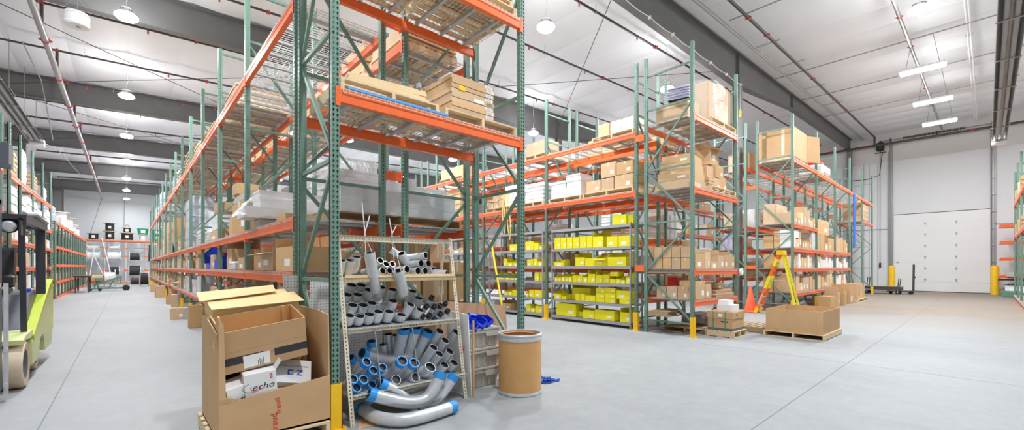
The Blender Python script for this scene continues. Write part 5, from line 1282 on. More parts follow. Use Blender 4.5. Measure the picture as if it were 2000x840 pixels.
# cartons behind the conduit rack, first bay of the inner run and of the left-aisle run
for i, (x, w, h, kd) in enumerate(((3.05, .5, .55, 'open_up'), (3.56, .46, .5, 'closed_label'), (3.98, .34, .62, 'closed'))):
    carton(x + .08, 6.1, 1.05 + DZ, w - .02, .5, h, 0, kd, 'card', f"brown carton behind the conduit rack, {ORD[i]} from the left, on the lower-middle shelf")
    carton(x + .08, 6.7, 1.05 + DZ, w - .02, .5, .95, 0, 'closed', 'card', f"tall brown carton in the second row behind the conduit rack, {ORD[i]} from the left")
for i, (x, w, h) in enumerate(((3.2, .5, .8), (3.75, .52, .7))):
    carton(x, 6.25, .002, w, .55, h, 0, 'closed_label', 'card', f"large brown carton on the floor behind the conduit rack, {('left', 'right')[i]} one of two")

# --- yellow cartons
XY = 9.73
ZS = [.15, .63, 1.163, 1.633, 2.155, 2.74]
YN = ['bottom shelf', 'second shelf', 'third shelf', 'fourth shelf', 'fifth shelf', 'top shelf']
def q(zx): return 1060 + zx / 3.5
def yrow(s, L, unit_):
    n = 0
    for zx0, zx1, h, d, kd, sb, lift in L:
        y0_, y1_ = onX(q(zx0), XY), onX(q(zx1), XY); w = abs(y0_ - y1_) - .006
        o = carton(XY + sb + d / 2, (y0_ + y1_) / 2, ZS[s] + .004 + lift, w, d, h, -math.pi / 2, kd, 'yellow')
        if lift == 0: n += 1; o['label'] = f"yellow {DESC[kd]} carton, {ORD[n - 1]} from the left, {YN[s]} of {unit_}"
        else: o['label'] = f"yellow {DESC[kd]} carton stacked {'second' if lift < .26 else 'third'} over the {ORD[n - 1]}, {YN[s]} of {unit_}"
        o['group'] = f"yellow cartons on the {YN[s]} of {unit_}"
U1 = 'the nearest grey shelving'; U2 = 'the second grey shelving'
yrow(5, [(475, 572, .26, .4, 'closed_label', 0, 0), (574, 612, .24, .3, 'closed', .05, 0)], U1)
yrow(4, [(80, 119, .34, .4, 'closed_label', 0, 0), (121, 161, .34, .4, 'closed_label', 0, 0), (163, 203, .34, .4, 'closed_label', 0, 0), (206, 249, .33, .4, 'closed_label', 0, 0), (252, 298, .33, .4, 'closed_label', 0, 0), (300, 341, .34, .4, 'closed', 0, 0), (343, 412, .3, .4, 'open_up', 0, 0), (436, 512, .28, .4, 'open_label', 0, 0), (516, 606, .28, .4, 'open_label', 0, 0)], U1)
yrow(3, [(76, 144, .2, .3, 'bin_label', 0, 0), (222, 288, .25, .35, 'open_up', .0, 0), (290, 356, .22, .35, 'open', 0, 0), (358, 436, .2, .35, 'open_flaps', 0, 0), (442, 568, .24, .35, 'open_up', 0, 0)], U1)
yrow(2, [(80, 102, .2, .3, 'bin_label', 0, 0), (104, 126, .2, .3, 'bin_label', 0, 0), (128, 150, .24, .3, 'bin_label', 0, 0), (152, 172, .24, .3, 'bin_label', 0, 0), (174, 199, .24, .3, 'bin_label', 0, 0), (203, 232, .2, .3, 'open', 0, 0), (234, 271, .2, .3, 'open_label', 0, 0), (275, 306, .25, .3, 'bin_label', 0, 0), (308, 358, .25, .3, 'open_up', 0, 0), (362, 409, .22, .3, 'open_up', 0, 0), (412, 455, .24, .3, 'closed_label', 0, 0), (458, 498, .19, .3, 'bin', 0, 0), (460, 514, .12, .3, 'closed_label', 0, .195), (500, 530, .2, .3, 'bin_label', 0, 0), (532, 562, .16, .3, 'bin_label', 0, 0), (565, 600, .3, .3, 'bin_label', 0, 0)], U1)
yrow(1, [(76, 125, .25, .35, 'bin_label', 0, 0), (128, 160, .16, .3, 'bin', 0, 0), (163, 290, .36, .3, 'open_up', .25, 0), (222, 253, .2, .22, 'closed', 0, 0), (255, 288, .2, .22, 'closed', 0, 0), (290, 322, .17, .25, 'closed', 0, 0), (324, 358, .17, .25, 'closed', 0, 0), (362, 422, .13, .3, 'closed', 0, 0), (362, 424, .13, .3, 'closed_label', 0, .133), (364, 426, .13, .3, 'closed_label', 0, .266), (426, 494, .14, .3, 'closed_label', 0, 0), (427, 496, .13, .3, 'closed_label', 0, .143), (428, 496, .13, .3, 'closed_label', 0, .276), (523, 596, .13, .3, 'closed_label', 0, 0), (505, 596, .22, .3, 'open_label', 0, .134)], U1)
yrow(0, [(93, 225, .37, .4, 'closed_label', 0, 0), (228, 300, .25, .35, 'bin', .1, 0), (274, 352, .23, .3, 'closed_label', 0, 0), (354, 488, .27, .35, 'closed_label', 0, 0), (527, 600, .26, .35, 'open_up', 0, 0)], U1)
def q(zx): return 900 + zx / 2.71
yrow(4, [(258, 299, .22, .3, 'open_label', 0, 0), (341, 384, .28, .3, 'open_label', 0, 0), (386, 411, .22, .3, 'open', 0, 0), (413, 433, .2, .3, 'bin_label', 0, 0)], U2)
yrow(3, [(225, 245, .26, .3, 'open_label', 0, 0), (247, 272, .2, .3, 'bin_label', 0, 0), (276, 300, .2, .3, 'bin_label', 0, 0), (350, 382, .22, .3, 'open_label', 0, 0), (384, 405, .24, .3, 'open_label', 0, 0), (407, 432, .24, .3, 'bin_label', 0, 0)], U2)
yrow(2, [(190, 228, .24, .3, 'bin_label', 0, 0), (231, 258, .22, .3, 'bin_label', 0, 0), (260, 282, .22, .3, 'bin', 0, 0), (284, 302, .22, .3, 'bin_label', 0, 0), (390, 414, .26, .3, 'closed_label', 0, 0), (418, 433, .26, .3, 'closed', 0, 0)], U2)
yrow(1, [(228, 248, .2, .3, 'bin_label', 0, 0), (250, 270, .22, .3, 'bin_label', 0, 0), (272, 300, .2, .3, 'open', 0, 0), (342, 359, .2, .3, 'bin_label', 0, 0), (361, 388, .24, .3, 'open_label', 0, 0), (390, 433, .24, .3, 'open_label', 0, 0)], U2)
yrow(0, [(347, 368, .24, .3, 'closed_label', 0, 0), (370, 392, .22, .3, 'bin_label', 0, 0), (394, 433, .22, .3, 'closed_label', 0, 0)], U2)
carton(9.95, onX(993, 9.9), .155, .5, .35, .2, -math.pi / 2, 'open_up', 'card', 'open brown carton on the bottom shelf of the second grey shelving')
carton(9.95, onX(962, 9.9), .155, .5, .35, .26, -math.pi / 2, 'closed', 'galv', 'grey case on the bottom shelf by the yellow pole', name='grey_case', cat='case')
r = random.Random(5)
for s in range(1, 5):
    shelf_row('-X', 9.72, ZS[s] + .004, autofill(onX(931, 9.72), onX(876, 9.72), .26, r, .22, .36, ('closed_label', 'open', 'bin_label'), ('white', 'card', 'white'), .14, dep=.3), f"{YN[s]} of the third grey shelving", 'cartons on the third grey shelving')
# leaning yellow pole and yellow webbing
b = MB(); b.tube([PX(983, 612, 9.45), PX(966, 512, 9.58), PX(959, 470, 9.66)], .035, 8); b.tube([PX(983, 612, 9.45) , PX(983.5, 618, 9.44)], .045, 8); tag(b.build('yellow_pole', M['poleyel'], None, True), 'long yellow pole leaning against the grey shelving, left of the yellow cartons', 'pole')
b = MB()
for p0, p1, pm in ((981, 986, 430), (990, 996, 440)):
    b.tube([PX(p0 + 3, 378, 9.58), PX(p0, 400, 9.57), PX(p0 + 1, pm, 9.57), PX(p1, pm + 28, 9.57), PX(p1 + 1, pm, 9.58), PX(p1 - 2, 398, 9.58), PX(p0 + 5, 378, 9.6)], .018, 6)
tag(b.build('webbing_strap', M['strapyel'], None, True), 'pale yellow webbing straps hanging from the rack beam above the shelving', 'strap')
# upper shelves of the yellow-carton rack
def XB(px): return onX(px, 9.75)
def load(z, p0, p1, boxes, label, group, pal=True):
    y1_, y0_ = sorted((XB(p0), XB(p1))); kb = math.floor(((y0_ + y1_) / 2 - 5.97) / S2); y1_ = max(y1_, 5.97 + S2 * kb + .075); y0_ = min(y0_, 5.97 + S2 * (kb + 1) - .075); yc = (y0_ + y1_) / 2
    if pal: pallet(f"pallet under {label}", 10.2, yc, z + DZ, R(90), 'wood', abs(y1_ - y0_), 1.0)
    for i, (f0, f1, h, z0, kd, cl) in enumerate(boxes):
        ya_ = y0_ + (y1_ - y0_) * f0; yb_ = y0_ + (y1_ - y0_) * f1
        carton(9.76 + .3, (ya_ + yb_) / 2, z + DZ + (.132 if pal else 0) + z0, abs(yb_ - ya_) - .01, .6, h, -math.pi / 2, kd, cl, (f"{CNAME[cl]} carton of {label}, {ORD[i]} from lower left" if len(boxes) > 1 else label), group)
load(3.55, 1140, 1238, [(.05, .36, .34, 0, 'closed_label', 'card'), (.37, .62, .34, 0, 'closed', 'card'), (.63, .98, .36, 0, 'closed_label', 'card'), (.36, .66, .4, .36, 'closed_label', 'card'), (.67, .98, .34, .37, 'closed_label', 'card')], 'the brown load above the yellow cartons', 'brown cartons above the yellow cartons')
load(3.55, 1068, 1136, [(.02, .5, .3, 0, 'closed', 'white'), (.52, .98, .3, 0, 'closed', 'white'), (.03, .5, .2, .305, 'lidded', 'white'), (.52, .98, .2, .305, 'lidded', 'white'), (.5, .95, .13, .51, 'lidded', 'white')], 'the white load above the yellow cartons', 'white cartons above the yellow cartons')
load(3.55, 1024, 1062, [(.02, .98, .62, 0, 'wrapped', 'wrap')], 'the clear-wrapped load left of the white cartons', 'wrapped loads above the yellow cartons')
load(3.55, 985, 1022, [(.02, .98, .7, 0, 'wrapped', 'wrap')], 'the clear-wrapped load behind the corner-rack post', 'wrapped loads above the yellow cartons')
load(3.55, 944, 984, [(.1, .38, .2, 0, 'closed_label', 'card'), (.4, .66, .2, 0, 'closed_label', 'card'), (.68, .98, .26, 0, 'closed_label', 'card'), (.36, .64, .22, .21, 'closed_label', 'card'), (.66, .98, .24, .27, 'closed_label', 'card')], 'the small load left of the webbing straps', 'brown cartons left of the straps')
load(5.06, 1158, 1238, [(.14, .42, .34, 0, 'closed', 'card'), (.44, .7, .33, 0, 'closed_label', 'white'), (.72, .98, .33, 0, 'closed_label', 'white')], 'the highest load above the yellow cartons', 'cartons on the top shelf of the yellow-carton rack')
load(5.06, 1027, 1098, [(.0, .98, .42, 0, 'closed', 'card')], 'the long brown load on the top shelf beneath a lamp', 'cartons on the top shelf of the yellow-carton rack')
load(3.55, 862, 900, [(.02, .98, 1.0, 0, 'wrapped', 'card')], 'the far brown load left of the corner rack post', 'far loads of the yellow-carton rack')
load(3.55, 815, 850, [(.02, .98, 1.1, 0, 'wrapped', 'wrap')], 'the far clear-wrapped load seen over the metal boxes', 'far loads of the yellow-carton rack')
load(3.55, 760, 805, [(.02, .98, 1.1, 0, 'wrapped', 'card')], 'the farthest brown load seen over the metal boxes', 'far loads of the yellow-carton rack')
load(5.06, 860, 905, [(.02, .98, .4, 0, 'closed', 'card')], 'the far brown load on the top shelf left of the corner post', 'far loads of the yellow-carton rack')

# --- end rack of the yellow block
YE = 4.53
XE0, XE1 = 9.74, 12.12
EN = {.83: 'lowest shelf', 1.55: 'second shelf', 3.46: 'third shelf', 5.15: 'top shelf'}
def er(z, items): shelf_row('-Y', YE, z + DZ, items, f"{EN[z]} of the yellow block's end rack", f"cartons on the {EN[z]} of the end rack")
def ex(px, Y=YE + .05): return onY(px, Y)
r = random.Random(8)
er(1.55, [(ex(1355), ex(1372), .36, .4, 'open_label', 'card', 0, 0), (ex(1373), ex(1383), .42, .4, 'closed_label', 'pale', 0, 0), (ex(1384), ex(1398), .3, .4, 'bin_label', 'card', 0, 0), (ex(1385), ex(1412), .5, .3, 'open_up', 'card', .45, 0), (ex(1399), ex(1410), .34, .4, 'open_up', 'card', 0, 0), (ex(1411), ex(1420), .36, .4, 'open_label', 'card', 0, 0), (ex(1421), ex(1434), .32, .4, 'open_up', 'card', 0, 0)])
for i in range(4):
    for s in range(2):
        carton(9.72 + .2, 4.72 + i * .23, 1.55 + DZ + s * .27, .21, .4, .26, -math.pi / 2, 'open' if s else 'closed', 'card', f"small brown carton facing the side of the end rack, {('lower', 'upper')[s]} row, {ORD[i]} inwards", 'small cartons at the side of the end rack')
er(.83, [(ex(1355), ex(1373), .44, .4, 'closed_label', 'card', 0, 0), (ex(1374), ex(1384), .36, .4, 'open_label', 'card', 0, 0), (ex(1386), ex(1394), .34, .4, 'closed_label', 'card', .1, 0), (ex(1395), ex(1438), .08, .6, 'stackflat', 'card', .0, 0), (ex(1399), ex(1432), .09, .5, 'stackflat', 'card', .05, .085)])
carton(ex(1418), YE + .4, .83 + DZ + .19, .55, .4, .16, R(8), 'open_label', 'card', 'tilted open carton on the flat stack, lowest shelf of the end rack')
for i in range(3):
    carton(9.72 + .2, 4.78 + i * .27, .83 + DZ, .25, .4, (.3, .3, .28)[i], -math.pi / 2, 'closed_label', 'card', f"brown carton facing the side of the end rack, lowest shelf, {ORD[i]} inwards", 'lowest-shelf cartons at the side of the end rack')
for i in range(5): carton(10.6 + .3 * (i % 3), 5.45, .83 + DZ + .28 * (i // 3), .28, .35, .27, 0, 'closed', 'card', f"brown carton at the back of the end rack's lowest shelf, {ORD[i % 3]} in the {('lower', 'upper')[i // 3]} row")
carton(10.35, 5.3, .83 + DZ, .25, .25, .5, 0, 'closed_label', 'redcard', 'bright red carton at the back of the end rack', name='red_carton', cat='carton')
# third shelf of the end rack: cartons on a pallet
pallet('pallet on the third shelf of the end rack, right half', 11.35, 5.0, 3.46 + DZ, 0, 'wood', 1.5, 1.05)
for i, (x0, x1, z0, h, kd, sb) in enumerate(((10.75, 11.1, .132, .24, 'stackflat', .0), (11.15, 11.55, .132, .3, 'closed_label', .05), (11.57, 11.98, .132, .34, 'closed_label', .05), (11.0, 11.4, .437, .3, 'closed', .15), (11.42, 11.9, .478, .34, 'closed_label', .1), (11.3, 11.85, .825, .42, 'open_flaps', .2))):
    carton((x0 + x1) / 2, 4.62 + sb + .25, 3.46 + DZ + z0, x1 - x0, .5, h, 0, kd, 'card', f"brown carton on the end rack's third-shelf pallet, {ORD[i]} from lower left", 'cartons on the right pallet of the end rack')
for i in range(4):
    carton(10.15 + .03 * i, 5.05, 3.46 + DZ + i * .21, .85 - .05 * i, .9, .2, R(-90 + 3 * i), 'closed_label' if i % 2 else 'open', 'card', f"brown carton of the leaning stack, left side of the end rack's third shelf, {ORD[i]} up", 'leaning stack on the end rack')
carton(10.0, 4.6, 3.46 + DZ + .01, .5, .06, .12, R(4), 'closed_label', 'pale', 'small pale printed board before the leaning stack on the end rack')
# top shelf: shrink-wrapped load
t = pallet('pallet on the top shelf of the end rack beneath the film-wrapped load', 11.35, 5.0, 5.15 + DZ, 0, 'wood', 1.5, 1.05)
for i, (x0, x1, z0, h, d, kd) in enumerate(((10.72, 11.3, 0, .95, .8, 'closed_label'), (11.31, 11.62, 0, .62, .5, 'closed'), (11.63, 12.05, 0, 1.0, .75, 'closed'), (11.31, 11.62, .63, .4, .5, 'closed'))):
    carton((x0 + x1) / 2, 4.6 + d / 2, 5.15 + DZ + .132 + z0, x1 - x0 - .01, d, h, 0, kd, 'card', f"brown carton under film on the end rack's top shelf, {ORD[i]} counted from the left", 'film-wrapped cartons on the end rack')
def wrapfilm(x0, x1, y0, y1, z0, z1, label, seed):
    rr = random.Random(seed); b = MB(); n = 28; m_ = 9
    for j in range(m_):
        for i in range(n):
            a = 2 * math.pi * i / n; cx, cy = math.cos(a), math.sin(a); k = 1 / max(abs(cx), abs(cy)); k = min(k, 1.22)
            b.v.append(((x0 + x1) / 2 + cx * k * (x1 - x0) / 2 + rr.uniform(-.015, .015), (y0 + y1) / 2 + cy * k * (y1 - y0) / 2 + rr.uniform(-.015, .015), z0 + (z1 - z0) * j / (m_ - 1) + rr.uniform(-.02, .02)))
    for j in range(m_ - 1):
        for i in range(n): b.f.append((j * n + i, j * n + (i + 1) % n, (j + 1) * n + (i + 1) % n, (j + 1) * n + i)); b.m.append(0)
    return tag(b.build('stretch_film', M['wrapclear'], None, True), label, 'plastic film')
wrapfilm(10.66, 12.1, 4.56, 5.5, 5.3, 6.3, 'clear stretch film wound round the cartons on top of the end rack', 3)
carton(10.1, 5.1, 5.15 + DZ, .6, .8, .42, 0, 'open', 'card', 'brown carton left of the film-wrapped load on the end rack')
carton(9.98, 4.95, 5.15 + DZ + .425, .62, .5, .3, R(14), 'wrapped', 'mauve', 'lilac wrapped bundle on the brown carton, top of the end rack', name='wrapped_bundle', cat='bundle')
# goods deeper in the block
r = random.Random(12)
for k in range(4):
    for z, hm in ((.83, .6), (1.55, .7), (2.4, .9), (3.55, 1.2), (5.06, .8)):
        y0_ = 5.97 + S2 * k
        zn = {.83: 'lowest', 1.55: 'second', 2.4: 'third', 3.55: 'fourth', 5.06: 'top'}[z]
        shelf_row('+X', 12.2, z + DZ, autofill(y0_ + .2, y0_ + 3.0, hm, r, .5, 1.0, ('closed', 'closed_label', 'open', 'wrapped'), ('card', 'card', 'white', 'wrap', 'galv'), .3, dep=.8, skip=.2), f"{zn} shelf, {ORD[k]} bay, rack behind the yellow cartons", 'goods on the rack behind the yellow cartons')
# cartons seen past the shelving on the floor level of the end rack
pallet('old pallet on the floor under the end rack, behind the yellow post guard', 10.75, 4.95, 0, R(90), 'woodold', 1.1, 1.2)
pallet('second old pallet on the floor under the end rack, nearer the strapped carton', 11.55, 4.75, 0, 0, 'woodold', .9, 1.0)
t = thing('wrapped_bundle', 'grey plastic-wrapped bundle with a red handle under the end rack', 'bundle', (11.3, 5.0, .135))
b = MB(); b.bbox(-.55, .55, -.35, .35, 0, .26, .06); b.build('bundle', mat('grey_bag_film', (158, 158, 160), .35, noise=.18, nscale=9, bump=.8, bscale=10), t)
b = MB(); b.tube([(-.2, -.3, .26), (-.16, -.3, .37), (0, -.3, .42), (.14, -.3, .36), (.2, -.3, .26)], .022, 8); b.build('handle', mat('dark_red_cord', (150, 40, 58), .6), t)
pallet('broken pallet standing on edge at the back under the end rack', 9.95, 5.3, .42, 0, 'woodold', .9, .5)

# --- dock-aisle rack
YFR = 4.52
FN = {.70: 'lowest shelf', 1.56: 'second shelf', 2.28: 'third shelf', 3.13: 'fourth shelf'}
def fr(k, z, items): shelf_row('-Y', YFR, z + DZ, items, f"{FN[z]}, {ORD[k]} bay, dock-aisle rack", f"cartons on the {FN[z]} of the dock-aisle rack, {ORD[k]} bay")
F0 = lambda k: 17.25 + S3 * k
r = random.Random(17)
KT = ('closed_label', 'open_label', 'open_up', 'bin_label', 'open', 'closed')
fr(0, 3.13, [(F0(0) + .1, F0(0) + .55, .4, .5, 'closed_label', 'card', 0, 0), (F0(0) + .6, F0(0) + .95, .36, .4, 'bin_label', 'card', 0, 0), (F0(0) + 1.0, F0(0) + 1.35, .46, .4, 'open_label', 'pale', 0, 0), (F0(0) + .1, F0(0) + 1.4, .75, .4, 'closed', 'card', .55, 0), (F0(0) + 1.4, F0(0) + 1.75, .7, .4, 'open_label', 'card', 0, 0), (F0(0) + 1.8, F0(0) + 2.2, .62, .4, 'closed_label', 'card', 0, 0), (F0(0) + 2.25, F0(0) + 2.6, .4, .4, 'bin', 'pale', 0, 0), (F0(0) + 2.62, F0(0) + 2.95, .34, .4, 'closed_label', 'card', 0, 0)])
fr(0, 2.28, [(F0(0) + .1, F0(0) + .38, .36, .4, 'closed_label', 'white', 0, 0), (F0(0) + .4, F0(0) + .75, .3, .4, 'closed_label', 'pale', 0, 0), (F0(0) + .1, F0(0) + .8, .26, .4, 'open', 'white', .02, .37), (F0(0) + .8, F0(0) + 1.15, .62, .4, 'open_up', 'card', 0, 0), (F0(0) + 1.18, F0(0) + 1.45, .4, .4, 'bin_label', 'card', 0, 0), (F0(0) + 1.48, F0(0) + 1.75, .46, .4, 'bin_label', 'card', 0, 0), (F0(0) + 1.78, F0(0) + 2.1, .42, .4, 'bin', 'card', 0, 0), (F0(0) + 2.15, F0(0) + 2.45, .4, .4, 'open_label', 'card', 0, 0), (F0(0) + 2.5, F0(0) + 2.95, .7, .4, 'closed_label', 'galv', 0, 0)])
fr(1, 2.28, [(F0(1) + .1, F0(1) + .6, .62, .5, 'closed', 'card', 0, 0), (F0(1) + .65, F0(1) + 1.3, .66, .5, 'closed', 'card', 0, 0), (F0(1) + 1.35, F0(1) + 1.9, .5, .5, 'bin_label', 'card', 0, 0), (F0(1) + 1.95, F0(1) + 2.4, .55, .5, 'closed_label', 'card', 0, 0), (F0(1) + 2.45, F0(1) + 2.95, .55, .5, 'closed', 'card', 0, 0), (F0(1) + .3, F0(1) + 2.6, .62, .7, 'closed_label', 'card', .1, .67)])
fr(2, 2.28, autofill(F0(2) + .1, F0(2) + 2.95, .7, r, .3, .55, KT, ('card',), .45, dep=.5, skip=.0))
fr(0, 1.56, autofill(F0(0) + .1, F0(0) + 2.95, .6, r, .18, .38, KT, ('card', 'card', 'pale', 'white'), .32, dep=.4, skip=0))
fr(1, 1.56, autofill(F0(1) + .1, F0(1) + 2.95, .5, r, .18, .36, KT, ('white', 'pale', 'white'), .26, dep=.4, skip=0))
fr(2, 1.56, autofill(F0(2) + .1, F0(2) + 2.95, .5, r, .2, .4, KT, ('white', 'card'), .26, dep=.4, skip=0))
fr(0, .70, autofill(F0(0) + .1, F0(0) + 2.95, .7, r, .26, .5, KT, ('card', 'card', 'pale'), .36, dep=.5, skip=0))
fr(1, .70, autofill(F0(1) + .1, F0(1) + 2.95, .7, r, .26, .5, KT, ('card', 'pale'), .36, dep=.5, skip=0))
fr(2, .70, autofill(F0(2) + .1, F0(2) + 2.95, .6, r, .26, .5, KT, ('card', 'white'), .36, dep=.5, skip=0))
# side stacks seen through the end frame
def sidestack(z, ys_, hs, nm, cols=None):
    for i, (y, h) in enumerate(zip(ys_, hs)):
        carton(17.32 + .3, y, z + DZ, .32, .5, h, -math.pi / 2, ('closed_label', 'open', 'closed')[i % 3], (cols or ['card'] * 9)[i], f"carton facing the ladder end of the dock-aisle rack, {nm}, {ORD[i]} inwards", 'cartons at the ladder end of the dock-aisle rack')
sidestack(.70, [4.98, 5.32], [.55, .5], 'lowest shelf'); sidestack(2.28, [4.98, 5.32], [.6, .45], 'third shelf'); sidestack(1.56, [4.98, 5.3], [.4, .5], 'second shelf'); sidestack(3.13, [5.0, 5.34], [.5, .6], 'fourth shelf')
shelf_row('+Y', 7.18, 2.28 + DZ, [(17.98, 18.6, .7, .5, 'lidded', 'mauve', 0, 0), (18.7, 19.5, .5, .6, 'closed', 'card', 0, 0)], 'third shelf of the rear run at the ladder', 'goods on the rear run')
for z, nm in ((1.2, 'lower'), (3.13, 'upper')):
    shelf_row('+Y', 7.18, z + DZ, autofill(17.98, 29, .9, r, .5, 1.0, ('closed', 'wrapped', 'closed_label'), ('card', 'card', 'wrap'), .4, dep=.8, skip=.15), f"{nm} shelf of the run behind the dock-aisle rack", 'goods on the rear run')
for k in range(4):
    for z, nm in ((.8, 'low'), (2.2, 'second'), (3.6, 'third'), (5.2, 'top')):
        shelf_row('-Y', 12.05, z + DZ, autofill(F0(k) + .15, F0(k) + 2.95, 1.0, r, .6, 1.1, ('closed', 'wrapped', 'closed_label'), ('card', 'card', 'wrap', 'white'), .4, dep=.9, skip=.2), f"{nm} shelf, {ORD[k]} bay, rack beyond the dock-aisle racks", 'goods on the far cross rack')
# top shelf of the dock-aisle rack: big open carton, red-capped bundle
pallet('pallet under the big open carton on top of the dock-aisle rack', 18.35, 5.1, 5.42 + DZ, R(0), 'wood', 1.8, 1.1)
t = thing('cardboard_carton', 'big open carton on its side on top of the dock-aisle rack', 'carton', (18.3, 5.12, 5.42 + DZ + .134))
b = MB(); w, d, h, q_ = 1.7, 1.15, 1.0, .02
b.box(-w / 2, w / 2, -d / 2, d / 2, 0, q_); b.box(-w / 2, w / 2, -d / 2, -d / 2 + q_, q_, h); b.box(-w / 2, w / 2, d / 2 - q_, d / 2, q_, h); b.box(-w / 2, w / 2, -d / 2, d / 2, h, h + q_); b.box(w / 2 - q_, w / 2, -d / 2 + q_, d / 2 - q_, q_, h); b.box(-w / 2, -w / 2 + q_, -d / 2 + q_, d / 2 - q_, q_, h)
b.build('body', M['kraft'], t)
b = MB(); b.slab((w / 2, -d / 2 - .005, 0.0), (w / 2 + .55, -d / 2 - .3, .0), (w / 2 + .4, -d / 2 - .3, h - .05), (w / 2, -d / 2 - .005, h), .015); b.build('side_flap', M['kraft'], t)
b = MB(); b.box(-w / 2 - .004, -w / 2, -.3, -.2, .05, h); b.build('tape_strip', M['cleartape'], t)
b = MB(); b.box(-w / 2 - .004, -w / 2, .3, .42, .75, .9); b.build('shipping_label', M['cleartape'], t)
carton(18.35, 6.55, 5.36 + DZ, .8, .8, .7, R(-90), 'closed_label', 'card', 'brown carton on top of the rear run, left of the big open carton')
pallet('pallet under the red-topped clear bundle on the dock-aisle rack', 22.2, 5.05, 5.38 + DZ, 0, 'wood', 1.3, 1.0)
t = thing('wrapped_bundle', 'clear-wrapped bundle showing red on top of the dock-aisle rack', 'bundle', (22.2, 5.0, 5.38 + DZ + .132))
b = MB(); b.bbox(-.6, .65, -.45, .45, 0, .42, .08); b.build('wrap', M['wrap'], t)
b = MB(); b.bbox(-.3, .25, -.3, .2, .42, .62, .06); b.build('red_contents', M['red'], t)
pallet('pallet on the shelf of the last bay of the dock-aisle rack', F0(4) + 1.3, 5.05, 4.1 + DZ, 0, 'wood', 1.6, 1.0)
for i in range(4): carton(F0(4) + 1.3, 5.0, 4.1 + DZ + .132 + i * .235, 1.5, .9, .23, 0, 'closed_label', 'card', f"long brown carton in the last bay of the dock-aisle rack, {ORD[i]} up", 'long cartons in the last bay')
# blue webbing
b = MB(); 
for dx in (0, .22): b.tube([(F0(3) + .6 + dx, 4.46, 5.3), (F0(3) + .56 + dx, 4.44, 4.4), (F0(3) + .6 + dx * .6, 4.45, 3.2), (F0(3) + .58 + dx * .5, 4.45, 2.6)], .035, 6)
tag(b.build('webbing_strap', M['strapblue'], None, True), 'bright blue webbing hanging from the top beam of the dock-aisle rack', 'strap')
# long pipes leaning in the open bays
for i in range(7):
    x = F0(3) + .2 + i * .2
    b = MB(); b.tube([(x + 1.2, 4.62 + .03 * (i % 3), .02), (x, 5.3, 4.0 - .15 * (i % 4))], .03, 8); tag(b.build('steel_pipe', M['pipegrey'], None, True), f"long grey pipe leaning in the open bay of the dock-aisle rack, {ORD[i]} from the left", 'pipe', 'leaning pipes in the dock-aisle rack')
# floor cartons before the dock-aisle rack
for i, (x, w, h, kd) in enumerate(((20.2, .6, .48, 'closed'), (21.2, .36, .5, 'bin'), (21.7, .4, .56, 'open_up'), (22.2, .34, .44, 'open'), (22.6, .36, .62, 'open_up'), (23.1, .4, .5, 'closed'), (23.6, .5, .72, 'open_label'), (24.2, .5, .66, 'bin'))):
    carton(x, 4.15 + .06 * (i % 3), .002, w, .45, h, R(-5 + 4 * (i % 3)), kd, 'card', f"brown carton on the floor before the dock-aisle rack, {ORD[i]} from the ladder", 'cartons on the floor before the dock-aisle rack')
pallet('pallet of upright cartons on the floor before the dock-aisle rack', 25.7, 4.3, 0, 0, 'wood', 1.9, .9)
for i in range(5): carton(24.95 + i * .38, 4.2, .132, .35, .5, (.7, .62, .66, .7, .6)[i], 0, ('closed', 'open', 'closed_label')[i % 3], 'card', f"upright carton on the floor pallet before the dock-aisle rack, {ORD[i]} from the left", 'upright cartons on the floor pallet')
film('plastic_bag', 'dark grey plastic bag on the floor under the dock-aisle rack', 18.2, 19.6, 4.6, 5.3, .3, .25, 12, 'steel', .08)
# --- right-hand rack: loose flat cartons
for i in range(10):
    x = (32.75, 31.2, 29.9, 28.3, 27.0)[i % 5]; lv = (3.15, 4.75)[i // 5]
    carton(x, -1.35, lv + DZ, .98, .75, .5 + .25 * ((i * 3) % 3), R((-4, 5, 0, 7, -6)[i % 5]), 'stackflat', 'card', f"bundle of flat cartons, {('lower', 'upper')[i // 5]} shelf of the right-hand rack, {ORD[i % 5]} from the door", 'flat carton bundles on the right-hand rack')
for i in range(4): carton(36.7 - .28 * i, -.95, 1.075, .22, .4, .2 + .05 * (i % 2), 0, 'closed', 'grey', f"small grey case on the bench by the right bollard, {ORD[i]} from the wall", 'grey cases on the bench', name='grey_case', cat='case')
film('plastic_bag', 'pale plastic bag under the bench by the right bollard', 36.0, 37.0, -1.6, -.7, .6, .4, 13, 'wrap', .08)
